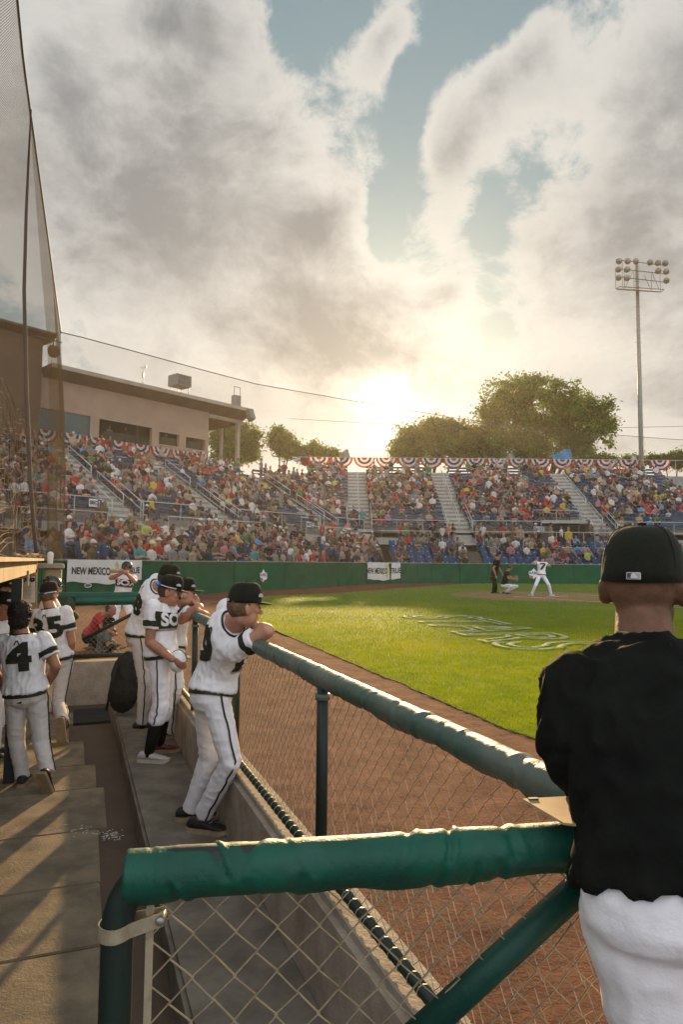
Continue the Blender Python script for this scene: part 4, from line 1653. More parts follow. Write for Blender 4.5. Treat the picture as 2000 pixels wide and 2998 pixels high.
mb.build('sensor', 'galvanised', an)
sp = thing('speaker_frame', 'loudspeaker in a tall frame at the corner of the press box roof', 'loudspeaker', lpm(PO - 0.6, 8.4, 15.6))
c = lpm(PO - 0.6, 8.6, 15.6)
mb = MB()
for q in (-0.35, 0.35):
    mb.tube([c + E2 * q, c + E2 * q + V(0, 0, 2.0)], 0.03, 5)
mb.tube([c - E2 * 0.35 + V(0, 0, 2.0), c + E2 * 0.35 + V(0, 0, 2.0)], 0.03, 5)
mb.build('frame', 'steel_dark', sp)
mb = MB()
mb.box(c + V(0, 0, 0.6) - E2 * 0.1, (0.75, 0.5, 1.1), E2)
mb.build('cabinet', 'steel_grey', sp)
hs = thing('hanging_speaker', 'tilted loudspeaker hanging off the press box roof corner', 'loudspeaker', lpm(PO - 1.4, 7.4, 14.9))
c = lpm(PO - 1.5, 7.3, 15.0)
mb = MB()
mb.box(c, (0.6, 0.55, 1.0), E2, None, V(0, 0, 1) + DL * 0.4)
mb.build('cabinet', 'steel_grey', hs)
mb = MB()
mb.tube([c + V(0, 0, 0.45), c + DL * 0.5 + V(0, 0, 0.6)], 0.03, 5)
mb.build('bracket', 'steel_dark', hs)
fl = thing('flood_lamp', 'brown floodlight on an arm beside the tower block', 'lamp', lpm(PO - 0.9, 25.6, 16.9))
c = lpm(PO - 1.0, l_of_u(135, PO - 1.0), 16.65)
mb = MB()
mb.tube([c + V(0, 0, 0.75) - E2 * 1.4, c + V(0, 0, 0.75) + E2 * 0.6], 0.05, 6)
mb.tube([c + V(0, 0, 0.75), c + V(0, 0, 0.35)], 0.05, 6)
mb.build('arm', 'steel_dark', fl)
mb = MB()
rings = []
dd = (V(0.5, -0.6, -0.62)).normalized()
s1 = dd.orthogonal().normalized()
s2 = dd.cross(s1)
for q, r in ((-0.40, 0.12), (-0.35, 0.30), (-0.1, 0.40), (0.3, 0.44), (0.32, 0.40)):
    rings.append([c + dd * q + (s1 * math.cos(2 * math.pi * j / 14) + s2 * math.sin(2 * math.pi * j / 14)) * r for j in range(14)])
mb.loft(rings, True)
mb.build('housing', 'tower_stucco', fl, True)

# ------------------------------------------------------------------ bunting


def bunting(c, ax, out_, wd, label, dp=0.55):
    t_ = thing('bunting', label, 'bunting', c, 0, 'red white and blue buntings')
    sd = random.random() * 9
    bands = ((0.0, 0.24, 'flag_red'), (0.24, 0.44, 'flag_white'), (0.44, 0.64, 'flag_blue'), (0.64, 0.84, 'flag_white'), (0.84, 1.0, 'flag_red'))
    for (r0, r1, m) in bands:
        mb = MB()

        def f(a, b, r0=r0, r1=r1):
            an = math.pi * a
            r = (r0 + (r1 - r0) * b) * wd * 0.5
            pl = 0.035 * r * 2 * math.sin(an * 14 + sd)
            dz = -math.sin(an) * r * dp * 2 * 0.95
            return c + ax * (-math.cos(an) * r) + V(0, 0, dz) + out_ * (0.05 + pl)
        mb.grid(f, 28, 2)
        mb.build('stripe', m, t_, True)


k = 0
l = 35.5
while l > 12.3:
    wd = 1.95
    c = lpm(PO - 0.06, l - wd / 2, 10.92)
    bunting(c, E2, -DL, wd, f'half-round bunting below the press box windows, {ordn[k]} from the left')
    l -= wd + 0.04
    k += 1
x = mitre(ob).x + 0.9
k = 0
while x < 33:
    if abs(x - 8) > 0.0:
        wd = random.uniform(2.15, 2.35)
        c = rp(ob - 0.06, x + wd / 2, zt - RISE + 1.43)
        bunting(c, V(1, 0, 0), V(0, -1, 0), wd, f'half-round bunting on the far top rail, {ordn[k]} from the left', 0.5)
        k += 1
    x += wd + (0.05 if k not in (15,) else 0.9)

# flags behind the top row
for (u, v, lean, m, lab) in ((1668, 1315, -1, 'flag_sky', 'sky blue flag flying on a pole above the top row'), (1500, 1325, -1, 'band_grey', 'pale grey flag drooping on its pole in front of the tree'),
                             (1018, 1315, -1, 'band_grey', 'furled grey flag on a pole left of the low sun'), (902, 1325, -1, 'maroon', 'small dark flag on a pole above the corner of the stand'),
                             (1860, 1333, -1, 'flag_red', 'small red white and blue flag beside the light pole')):
    y = PC.y + ob + 0.3
    top = D(u, v, y)
    t_ = thing('flag', lab, 'flag', V(top.x + 0.6, y, zt), 0, 'flags along the top of the stand')
    base = V(top.x + 0.55, y, zt + 0.2)
    mb = MB()
    mb.tube([base, top + V(0, 0, 0.05)], 0.025, 6)
    mb.build('pole', 'galvanised', t_)
    wid = 1.9 if m == 'flag_sky' else (0.9 if u != 1860 else 0.8)
    hh = 1.1
    dn = (base - top).normalized()
    mb = MB()
    mb.grid(lambda a, b: top + dn * (hh * b * (1 - 0.15 * a)) + V(-1, 0, 0) * (wid * a) + V(0, 0, -0.55 * a + 0.1 * math.sin(a * 6 + b)) + V(0, 0.14 * math.sin(a * 9 + b * 2), 0), 14, 8)
    mb.build('cloth', m, t_, True)
    if m in ('flag_red',):
        mb = MB()
        mb.grid(lambda a, b: top + dn * (hh * 0.5 * b * (1 - 0.15 * a)) + V(-1, 0, 0) * (wid * a) + V(0, 0, -0.55 * a + 0.1 * math.sin(a * 6 + b)) + V(0, -0.03 + 0.14 * math.sin(a * 9 + b), 0), 14, 5)
        mb.build('white_half', 'flag_white', t_, True)

# ------------------------------------------------------------------ light tower
LY = PC.y + ob + 5.0
base = D(1878, 1340, LY)
lt = thing('light_tower', 'tall steel floodlight tower with three rows of round lamps', 'light tower', V(base.x, LY, 0))
topz = D(1873, 764, LY).z
mb = MB()
mb.tube([V(base.x, LY, 0), V(base.x, LY, topz * 0.5), V(base.x, LY, topz)], [0.30, 0.24, 0.17], 12)
mb.build('pole', 'steel_grey', lt, True)
mpp = LY / 2000.0
for k in range(16):
    z = 14 + k * 1.35
    if z > topz - 5:
        break
    mb = MB()
    mb.tube([V(base.x - 0.42, LY, z), V(base.x + 0.42, LY, z)], 0.02, 4)
    mb.build('climbing_peg', 'steel_grey', lt)
cz = lambda v: D(1873, v, LY).z
xx = lambda u: D(u, 800, LY).x
tilt = 0.02
for v, u0, u1 in ((771, 1800, 1945), (796, 1798, 1945), (820, 1798, 1945)):
    mb = MB()
    mb.tube([V(xx(u0), LY - 0.35, cz(v) + 0.2), V(xx(u1), LY + 0.1, cz(v) - 0.2)], 0.05, 5)
    mb.build('cross_arm', 'steel_dark', lt)
for a, b in (((1796, 854), (1926, 862)), ((1806, 848), (1934, 855)), ((1796, 854), (1806, 848)), ((1926, 862), (1934, 855))):
    mb = MB()
    mb.tube([V(xx(a[0]), LY - 0.7, cz(a[1])), V(xx(b[0]), LY - 0.7, cz(b[1]))], 0.045, 5)
    mb.build('platform_edge', 'steel_dark', lt)
mb = MB()
mb.poly([V(xx(u), LY - 0.7 + q, cz(v)) for u, v, q in ((1796, 853, 0), (1926, 861, 0), (1934, 854, 1.0), (1806, 847, 1.0))])
mb.build('platform_grating', 'steel_grey', lt)
for (u0, v0, u1, v1) in ((1796, 800, 1796, 854), (1821, 800, 1821, 855), (1849, 802, 1849, 857), (1900, 805, 1900, 859), (1925, 806, 1925, 861), (1846, 803, 1822, 853), (1880, 815, 1897, 855), (1902, 806, 1921, 853), (1849, 831, 1868, 832), (1816, 771, 1816, 852)):
    mb = MB()
    mb.tube([V(xx(u0), LY - 0.6, cz(v0)), V(xx(u1), LY - 0.6, cz(v1))], 0.028, 4)
    mb.build('strut', 'steel_dark', lt)
lampspots = [(1805, 775), (1830, 775), (1853, 775), (1895, 778), (1918, 779), (1939, 780), (1803, 799), (1828, 799), (1918, 802), (1941, 804), (1803, 823), (1827, 824), (1941, 830)]
for (u, v) in lampspots:
    c = V(xx(u), LY - 0.75, cz(v))
    mb = MB()
    dd = V(-0.25 + random.uniform(-.1, .1), -1, -0.35).normalized()
    s1 = dd.cross(V(0, 0, 1)).normalized()
    s2 = dd.cross(s1)
    rings = []
    for q, r in ((-0.35, 0.08), (-0.3, 0.2), (-0.05, 0.31), (0.08, 0.34), (0.10, 0.33)):
        rings.append([c + dd * q + (s1 * math.cos(2 * math.pi * j / 16) + s2 * math.sin(2 * math.pi * j / 16)) * r for j in range(16)])
    mb.loft(rings, True)
    lm = mb.build('lamp', 'steel_dark', lt, True)
    mb = MB()
    mb.ellipsoid(c + dd * 0.08, s1 * 0.31, s2 * 0.31, dd * 0.09, 14, 6)
    mb.build('lamp_glass', 'lamp_glass', lm, True)

# power lines
for (u0, v0, u1, v1, y) in ((1250, 1232, 2050, 1247, 96.0),):
    mb = MB()
    a, b = D(u0 - 400, v0 - 6, y), D(u1, v1, y)
    mb.tube([a.lerp(b, k / 20) - V(0, 0, 2.0 * math.sin(math.pi * k / 20)) * 0.4 for k in range(21)], 0.035, 4)
    tag(mb.build('power_line', 'steel_dark'), 'thin power line crossing in front of the trees', 'cable')

# ------------------------------------------------------------------ trees


def tree(label, u, vtop, y, half_w_px, lobes, seed, nleaf, leaf=0.42, mats=('leaf_dark', 'leaf_mid', 'leaf_gold'), wts=(0.5, 0.4, 0.1)):
    """lobes: (u, v, rx px, rz px) of leaf masses; leaves are spread in the skin of each mass, twigs reach into them"""
    r = np.random.default_rng(seed)
    rr = random.Random(seed)
    base = D(u, 1640, y)
    t_ = thing('tree', label, 'tree', V(base.x, y, 0), 0, 'trees behind the stands')
    mpp_ = y / 2000.0
    cs = []
    for (lu, lv, rx, rz_) in lobes:
        c = D(lu, lv, y)
        cs.append((V(c.x, y + rr.uniform(-0.3, 0.3) * rx * mpp_, c.z), rx * mpp_, rz_ * mpp_))
    tz0 = min(c[0].z for c in cs) * 0.55
    mb = MB()
    trunk_top = V(base.x, y, max(2.5, tz0))
    tr = 0.022 * (max(c[0].z for c in cs))
    mb.tube([V(base.x, y, 0), V(base.x + 0.1, y, trunk_top.z * 0.5), trunk_top], [tr * 1.3, tr, tr * 0.8], 10)
    for c, rx, rz_ in cs:
        mid = trunk_top.lerp(c, 0.5) + V(rr.uniform(-.6, .6), rr.uniform(-.6, .6), rr.uniform(0, .8))
        mb.tube([trunk_top, mid, c], [tr * 0.5, tr * 0.3, tr * 0.12], 6)
        for q in range(5):
            e = c + V(rr.uniform(-1, 1) * rx * .8, rr.uniform(-1, 1) * rx * .6, rr.uniform(-.6, .9) * rz_)
            mb.tube([mid.lerp(c, 0.6), c.lerp(e, 0.5) + V(0, 0, .2), e], [tr * 0.16, tr * 0.09, tr * 0.03], 4)
    mb.build('trunk', 'bark', t_, True)
    tot = sum(c[1] * c[2] for c in cs)
    P = []
    for c, rx, rz_ in cs:
        n = int(nleaf * rx * rz_ / tot)
        ncl = max(10, int(n / 48))
        # twig clumps, mostly near the skin of the mass and uneven
        dd = r.normal(size=(ncl, 3))
        dd /= np.linalg.norm(dd, axis=1)[:, None]
        rad = r.uniform(0.25, 1.0, ncl) ** 0.5 * (1 + 0.16 * np.sin(dd[:, 0] * 7 + seed) + 0.14 * np.cos(dd[:, 2] * 9 + dd[:, 0] * 5)) * r.uniform(0.78, 1.22, ncl)
        cl = np.array(c)[None] + dd * rad[:, None] * np.array([rx, rx * 0.85, rz_])[None]
        own = r.integers(0, ncl, n)
        sp_ = leaf * r.uniform(1.0, 2.9, ncl)
        P.append(cl[own] + r.normal(size=(n, 3)) * sp_[own][:, None] * np.array([1, 1, 0.75])[None] * 0.55)
    P = np.concatenate(P)
    P = P[P[:, 2] > 1.5]
    n = len(P)
    a = r.normal(size=(n, 3))
    a /= np.linalg.norm(a, axis=1)[:, None]
    b = np.cross(a, r.normal(size=(n, 3)))
    b /= np.linalg.norm(b, axis=1)[:, None]
    L = leaf * r.uniform(0.55, 1.15, n)[:, None]
    v = np.stack([P - a * L * 0.6, P + b * L * 0.34, P + a * L * 0.6, P - b * L * 0.34], 1).reshape(-1, 3)
    me = bpy.data.meshes.new('crown')
    me.vertices.add(4 * n)
    me.vertices.foreach_set('co', v.ravel())
    me.loops.add(4 * n)
    me.loops.foreach_set('vertex_index', np.arange(4 * n))
    me.polygons.add(n)
    me.polygons.foreach_set('loop_start', np.arange(0, 4 * n, 4))
    for m in mats:
        me.materials.append(MATS[m])
    me.polygons.foreach_set('material_index', r.choice(len(mats), n, p=wts))
    me.update(calc_edges=True)
    o = bpy.data.objects.new('crown', me)
    COL.objects.link(o)
    o.parent = t_
    o.matrix_parent_inverse = WORLD_OF(t_).inverted()


tree('very large spreading green tree behind the right half of the far stand', 1590, 1095, 92, 200,
     [(1495, 1158, 75, 52), (1560, 1120, 55, 28), (1605, 1195, 120, 95), (1500, 1245, 95, 70), (1440, 1215, 55, 45), (1680, 1235, 95, 75), (1745, 1205, 45, 40), (1770, 1250, 38, 48), (1640, 1300, 130, 60), (1520, 1310, 110, 50), (1700, 1175, 45, 25)], 5, 40000, 0.42)
tree('broad golden-green tree half lost in the low sun glare', 1270, 1215, 95, 150,
     [(1275, 1262, 62, 42), (1210, 1290, 60, 42), (1340, 1280, 70, 50), (1395, 1300, 50, 50), (1180, 1325, 55, 30), (1290, 1320, 110, 35)], 6, 20000, 0.44, wts=(0.35, 0.4, 0.25))
tree('pale green tree seen through the press box porch', 660, 1240, 88, 60, [(665, 1282, 42, 42), (720, 1285, 36, 45), (690, 1325, 60, 30)], 7, 14000, 0.38, wts=(0.2, 0.6, 0.2))
tree('narrow dark green tree standing alone right of the press box', 828, 1260, 93, 45, [(822, 1292, 32, 32), (845, 1315, 34, 26)], 8, 9000, 0.38, wts=(0.6, 0.3, 0.1))
tree('low olive tree next to the narrow dark tree', 930, 1300, 97, 45, [(925, 1325, 38, 24), (965, 1335, 34, 18), (895, 1335, 30, 20)], 9, 8000, 0.38, wts=(0.4, 0.35, 0.25))
tree('small bushy tree at the foot of the big tree on its right', 1775, 1340, 90, 30, [(1745, 1350, 30, 16), (1780, 1352, 22, 12)], 10, 5000, 0.36, wts=(0.4, 0.5, 0.1))
tree('low dark tree at the right edge beyond the light tower', 1985, 1330, 96, 30, [(1985, 1345, 32, 20), (1950, 1352, 22, 14), (1915, 1350, 16, 16)], 12, 6000, 0.36, wts=(0.6, 0.35, 0.05))
tree('small thin tree just right of the light tower', 1845, 1335, 99, 24, [(1840, 1350, 22, 14), (1865, 1352, 18, 12)], 13, 3000, 0.34, wts=(0.5, 0.4, 0.1))

# ------------------------------------------------------------------ protective net
nt = thing('backstop_net', 'tall knotted protective net over the dugout roof and the green wall', 'net', W(-0.75, 11, 1.4))


def net_sheet(fn, nu, nv, lu, lv, m, skew=True):
    mb = MB()
    mb.grid(fn, nu, nv)
    me = mb.mesh('net_sheet', True)
    uvl = me.uv_layers.new(name='UVMap')
    uvs = []
    for poly in me.polygons:
        for vi in poly.vertices:
            a, b = (vi % (nu + 1)) / nu, (vi // (nu + 1)) / nv
            x, y = a * lu, b * lv
            uvs += [x, y] if not skew else [x + y, x - y]
    uvl.data.foreach_set('uv', uvs)
    return link('net_sheet', me, m, nt)


# far sheet: above the green wall, hung from a long cable
WN = Path([tuple(D(150, 1640, 23.6).xy), (-6.06, 29.19), (-2.62, 35.3), (0.3, 41.3), (1.75, 44.1), (5.2, 47.7), (12, 48.6), (26, 49.2)])
s0n, s1n = 0.0, WN.L


def cable(a):
    p = WN.at(s0n + (s1n - s0n) * a)
    u = 1000 + 2000 * p.x / p.y
    v = np.interp(u, [161, 350, 600, 745, 1000, 1350, 1700, 2000], [960, 1011, 1080, 1118, 1163, 1222, 1262, 1285])
    return V(p.x, p.y, CAMZ + (1646 + 0.009 * (u - 1000) - v) / 2000 * p.y)


def far_sheet(a, b):
    t_ = cable(a)
    return V(t_.x, t_.y, WALLH + 0.03 + (t_.z - WALLH) * (1 - b)) + V(0.12 * noise.noise(V(a * 9, b * 2, 1)), 0, 0)


net_sheet(far_sheet, 60, 8, s1n - s0n, 9.5, 'net_far')
mb = MB()
mb.tube([cable(k / 60) for k in range(61)], 0.018, 5)
mb.build('cable', 'steel_dark', nt)
# near sheet: along the dugout roof towards the camera, billowing a little
NSS = -0.80
corner = cable(0.0)


def near_top(a):
    # a = 0 at the far corner, 1 near the camera
    t_ = 26.6 + (5.2 - 26.6) * a
    p = W(NSS - 0.36 * min(1.0, a * 1.5), t_)
    z = np.interp(a, [0, 0.68, 1.0], [corner.z, 9.9, 10.3])
    q = V(p.x, p.y, float(z))
    if a < 0.08:
        q = corner.lerp(q, a / 0.08)
    return q


def near_sheet(a, b):
    t_ = near_top(a)
    bt = W(NSS - 0.36 * min(1.0, a * 1.5) + 0.12, 26.6 + (5.2 - 26.6) * a)
    zz = 1.42
    low = V(bt.x, bt.y, zz)
    p = t_.lerp(low, b)
    wv = math.sin(math.pi * b) * (0.30 * noise.noise(V(a * 5, b * 1.3, 3)) - 0.10) + 0.12 * b * math.sin(a * 30) * (b ** 2)
    return p + DN * wv


net_sheet(near_sheet, 60, 40, 21.4, 8.6, 'net_cord')


def fold_sheet(a, b):
    # spare netting between the hem rope and the far corner hangs as a second layer
    top = near_top(0.66 * a)
    low = W(NSS + 0.35, 26.0 - 13.5 * a, 1.42)
    p = top.lerp(low, b)
    return p + DN * (0.22 * math.sin(math.pi * b) * (0.6 + noise.noise(V(a * 4, b * 2, 8))))


net_sheet(fold_sheet, 40, 36, 13.0, 8.6, 'net_cord')
mb = MB()
for k in range(34):
    b = 0.66 + 0.34 * (k / 33) ** 0.9
    ph = random.uniform(0, 6)
    mb.tube([near_sheet(0.30 + 0.70 * j / 70, min(1.0, b + 0.010 * math.sin(j * 0.55 + ph) * b + 0.012 * noise.noise(V(j * 0.3, k * 0.7, 2)))) for j in range(71)], 0.0042, 3, False)
for k in range(44):
    a = 0.30 + 0.70 * k / 43
    mb.tube([near_sheet(min(1, a + 0.05 * (b - 0.66) + 0.004 * math.sin(b * 60 + k)), b) for b in [0.66 + 0.34 * j / 34 for j in range(35)]], 0.0036, 3, False)
tag(mb.build('slack_cords', 'rope_tan', nt), kind='stuff')
mb = MB()
mb.tube([near_top(k / 40) for k in range(41)], 0.022, 5)
mb.build('cable', 'steel_dark', nt)
# hem rope of the seam that drops from the cable
mb = MB()
y0 = near_top(0.66)
hem = []
for (u, v, y) in ((91, 322, y0.y), (86, 420, 11.9), (77, 620, 11.8), (71, 850, 11.8), (77, 1150, 11.9), (88, 1400, 12.0), (100, 1560, 12.1), (108, 1632, 12.2)):
    hem.append(D(u, v, y))
mb.tube(hem, [0.012, 0.02, 0.03, 0.035, 0.04, 0.04, 0.035, 0.035], 6)
mb.build('hem_rope', 'roof_brown', nt, True)
mb = MB()
_q = random.Random(3)
pts = []
for k in range(60):
    p = W(NSS + 0.15 + _q.uniform(-0.08, 0.12), 9.0 + 0.30 * k * 0.3, 1.43 + _q.uniform(0, 0.05))
    pts.append(p)
mb.tube(pts, 0.012, 4)
mb.build('bottom_rope', 'wood_lit', nt)


# ------------------------------------------------------------------ figures: one continuous body, clothes as children
def az_vec(deg, pitch=0.0):
    a, p = math.radians(deg), math.radians(pitch)
    return V(math.sin(a) * math.cos(p), math.cos(a) * math.cos(p), math.sin(p))


def remeshed(mb, voxel, smooth=2, fold=0.0, fseed=0.0, fscale=(9, 9, 5)):
    """weld overlapping closed shapes into one continuous surface; optional cloth folds"""
    me = mb.mesh('shape')
    o = bpy.data.objects.new('shape', me)
    COL.objects.link(o)
    md = o.modifiers.new('r', 'REMESH')
    md.mode = 'VOXEL'
    md.voxel_size = voxel
    if smooth:
        ms = o.modifiers.new('s', 'SMOOTH')
        ms.iterations = smooth
        ms.factor = 0.5
    dg = bpy.context.evaluated_depsgraph_get()
    out = bpy.data.meshes.new_from_object(o.evaluated_get(dg))
    bpy.data.objects.remove(o)
    bpy.data.meshes.remove(me)
    if fold:
        fs = fold if callable(fold) else (lambda p: fold)
        nrm = [v.normal.copy() for v in out.vertices]
        for v, nr in zip(out.vertices, nrm):
            p = v.co
            q = V(p.x * fscale[0], p.y * fscale[1], p.z * fscale[2] + fseed)
            w1 = noise.noise(q)
            w2 = 1.0 - abs(noise.noise(q * 2.1 + V(5, 3, 1))) * 2.6
            v.co = p + nr * fs(p) * (w1 * 0.45 + max(-0.3, w2) * 0.85 - 0.2)
    out.polygons.foreach_set('use_smooth', [True] * len(out.polygons))
    out.update()
    return out


class Torso:
    PROF = [(-0.20, 0.100, 0.085, 0.0), (-0.10, 0.155, 0.118, -0.01), (0.03, 0.168, 0.122, -0.012), (0.20, 0.150, 0.108, 0.0), (0.38, 0.146, 0.104, 0.006), (0.60, 0.164, 0.116, 0.006),
            (0.78, 0.180, 0.116, -0.002), (0.90, 0.165, 0.098, -0.012), (0.97, 0.105, 0.074, -0.012), (1.02, 0.062, 0.058, -0.006)]

    def __init__(self, pelvis, neck, f_p, f_c, k=1.0, bend=None, girth=1.0):
        self.a, self.c = Vector(pelvis), Vector(neck)
        self.b = Vector(bend) if bend is not None else (self.a + self.c) * 0.5
        self.fp, self.fc, self.k = Vector(f_p), Vector(f_c), k
        self.g = girth
        self.L = (self.c - self.a).length

    def ctr(self, f):
        m = self.b * 2 - (self.a + self.c) * 0.5
        return self.a * (1 - f) ** 2 + m * 2 * f * (1 - f) + self.c * f * f

    def frame(self, f):
        m = self.b * 2 - (self.a + self.c) * 0.5
        ff = min(max(f, 0), 1)
        t = ((m - self.a) * (1 - ff) + (self.c - m) * ff).normalized()
        fw = self.fp.lerp(self.fc, ff)
        fw = (fw - t * fw.dot(t)).normalized()
        return fw.cross(t).normalized(), fw, t

    def dims(self, f):
        xs = [q[0] for q in self.PROF]
        g = lambda i: float(np.interp(f, xs, [q[i] for q in self.PROF]))
        return g(1) * self.k * self.g, g(2) * self.k * self.g, g(3) * self.k

    def pt(self, f, ang, inf=0.0):
        """ang 0 = right side, 90 = front, 270 = back"""
        r, fw, t = self.frame(f)
        w_, d_, o_ = self.dims(f)
        ca, sa = math.cos(ang), math.sin(ang)
        e = 0.86
        cx = math.copysign(abs(ca) ** e, ca)
        sy = math.copysign(abs(sa) ** e, sa)
        return self.ctr(f) + r * ((w_ + inf) * cx) + fw * ((d_ + inf) * sy + o_)

    def rings(self, fs, inf, n=28):
        return [[self.pt(f, 2 * math.pi * j / n, inf(f) if callable(inf) else inf) for j in range(n)] for f in fs]


def limb(mb, a, b, r0, r1, bulge=0.0, n=14):
    a, b = Vector(a), Vector(b)
    if bulge:
        m = a.lerp(b, 0.35)
        mb.capsule(a, m, r0, max(r0, r1) + bulge, n)
        mb.capsule(m, b, max(r0, r1) + bulge, r1, n)
    else:
        mb.capsule(a, b, r0, r1, n)


def hand_shape(mb, wr, dr, palm, k=1.0, curl=0.6, right=True, spread=0.12):
    dr = dr.normalized()
    palm = (palm - dr * palm.dot(dr)).normalized()
    side = dr.cross(palm) * (1 if right else -1)
    c = wr + dr * 0.045 * k
    mb.ellipsoid(c, side * 0.040 * k, palm * 0.017 * k, dr * 0.052 * k, 12, 8)
    for i, (off, ln) in enumerate(((-0.030, 0.070), (-0.010, 0.080), (0.010, 0.075), (0.029, 0.060))):
        b0 = c + side * off * k + dr * 0.040 * k
        cu = curl * (1 + 0.12 * i)
        d1 = (dr * math.cos(cu * 0.6) + palm * math.sin(cu * 0.6) + side * off * spread * 6).normalized()
        d2 = (dr * math.cos(cu * 1.5) + palm * math.sin(cu * 1.5)).normalized()
        p1 = b0 + d1 * ln * 0.48 * k
        mb.capsule(b0, p1, 0.0098 * k, 0.0088 * k, 8)
        mb.capsule(p1, p1 + d2 * ln * 0.52 * k, 0.0088 * k, 0.0070 * k, 8)
    t0 = c - side * 0.030 * k - dr * 0.018 * k
    t1 = t0 + (-side * 0.55 + dr * 0.75 + palm * 0.35).normalized() * 0.042 * k
    t2 = t1 + (dr * 0.9 + palm * 0.5 + side * 0.1).normalized() * 0.032 * k
    mb.capsule(t0, t1, 0.0125 * k, 0.0100 * k, 8)
    mb.capsule(t1, t2, 0.0100 * k, 0.0080 * k, 8)


def head_shape(mb, c, f, u, k=1.0):
    r = f.cross(u).normalized()
    mb.ellipsoid(c + u * 0.022 * k - f * 0.010 * k, r * 0.077 * k, f * 0.098 * k, u * 0.100 * k, 20, 14)
    mb.ellipsoid(c + f * 0.026 * k - u * 0.050 * k, r * 0.060 * k, f * 0.064 * k, u * 0.068 * k, 16, 10)
    mb.ellipsoid(c + f * 0.064 * k - u * 0.100 * k, r * 0.026 * k, f * 0.024 * k, u * 0.020 * k, 10, 8)
    mb.ellipsoid(c + f * 0.074 * k + u * 0.028 * k, r * 0.050 * k, f * 0.018 * k, u * 0.014 * k, 12, 8)
    mb.capsule(c + f * 0.086 * k + u * 0.014 * k, c + f * 0.112 * k - u * 0.024 * k, 0.008 * k, 0.0145 * k, 8)
    mb.ellipsoid(c + f * 0.084 * k - u * 0.058 * k, r * 0.026 * k, f * 0.012 * k, u * 0.014 * k, 10, 8)
    for s in (-1, 1):
        mb.ellipsoid(c + f * 0.066 * k - u * 0.012 * k + r * 0.040 * k * s, r * 0.024 * k, f * 0.016 * k, u * 0.022 * k, 10, 8)
        e = c + r * 0.080 * k * s - f * 0.012 * k - u * 0.014 * k
        mb.ellipsoid(e, r * 0.011 * k, (f - r * 0.5 * s).normalized() * 0.021 * k, (u - f * 0.2).normalized() * 0.034 * k, 10, 8)


def cap_parts(c, f, u, k, parent, m='cap_black', brim_m=None, patch=False, badge_=True, dz=0.0, droop=0.35):
    r = f.cross(u).normalized()
    o = c + u * (0.040 + dz) * k - f * 0.008 * k
    n, rows = 36, 9
    mb = MB()
    rings = []
    for i in range(rows + 1):
        q = i / rows
        th = q * math.pi / 2
        hz = math.sin(th) ** 0.95 * 0.114 * k
        sc = max(0.02, math.cos(th) ** 0.50)
        ring = []
        for j in range(n):
            a = 2 * math.pi * j / n
            seam = 1 - 0.022 * math.exp(-((((a + math.pi / 6) % (math.pi / 3)) - math.pi / 6) / 0.05) ** 2)
            fx = math.cos(a) * 0.0865 * k * sc * seam
            fy = math.sin(a) * 0.108 * k * sc * seam
            lift = 0.016 * k * max(0, math.sin(a)) * math.sin(th * 2) * 0.7
            drop = -0.016 * k * (1 - q) * (0.5 - 0.5 * math.sin(a))
            ring.append(o + r * fx + f * fy + u * (hz + lift + drop))
        rings.append(ring)
    low = [p - u * 0.0 + (o - p) * 0.03 for p in rings[0]]
    mb.loft([low] + rings, True)
    cap = mb.build('cap', m, parent, True)
    mb = MB()
    mb.ellipsoid(o + u * 0.117 * k, r * 0.011 * k, f * 0.011 * k, u * 0.006 * k, 10, 6)
    mb.build('button', m, cap, True)
    mb = MB()

    def br(a, b, th=0.0):
        an = math.radians(90 + (a - 0.5) * 128)
        bx, by = math.cos(an) * 0.086, math.sin(an) * 0.107
        ext = 0.082 * b * max(0.0, math.cos((a - 0.5) * 2.6)) ** 0.55
        x, y = bx * (1 - 0.05 * b), by + ext
        return o + r * x * k + f * y * k + u * ((0.004 - droop * 2.2 * x * x * b * 2.2 - 0.05 * ext) * k + th)
    mb.grid(lambda a, b: br(a, b), 18, 6)
    mb.grid(lambda a, b: br(1 - a, b, -0.005 * k), 18, 6)
    mb.build('brim', brim_m or m, cap, True)
    if badge_:
        mb = MB()
        cc = o + r * 0.062 * k + f * 0.075 * k + u * 0.04 * k
        nn = (r * 0.8 + f * 0.6 + u * 0.15).normalized()
        s1 = nn.cross(u).normalized()
        mb.loft([[cc + nn * q * k + (s1 * x + u * y) * k for x, y in ((-0.022, -0.008), (0.022, -0.008), (0.022, 0.004), (0.008, 0.014), (-0.008, 0.014), (-0.022, 0.004))] for q in (0.0, 0.006)])
        mb.build('front_badge', 'patch_light', cap)
    if patch:
        back_patch(o, r, f, u, k, cap)
        for j in range(6):
            a = math.pi / 2 + math.pi * j / 3
            if j == 3:
                continue
            pts = []
            for i in range(1, 13):
                th = i / 12 * math.pi / 2
                sc = max(0.02, math.cos(th) ** 0.50) * 0.985
                pts.append(o + r * math.cos(a) * 0.0865 * k * sc + f * math.sin(a) * 0.108 * k * sc + u * (math.sin(th) ** 0.95 * 0.114 * k + 0.016 * k * max(0, math.sin(a)) * math.sin(th * 2) * 0.7))
            mb = MB()
            mb.tube(pts, 0.0013 * k, 4)
            mb.build('panel_seam', m, cap, True)
    return cap


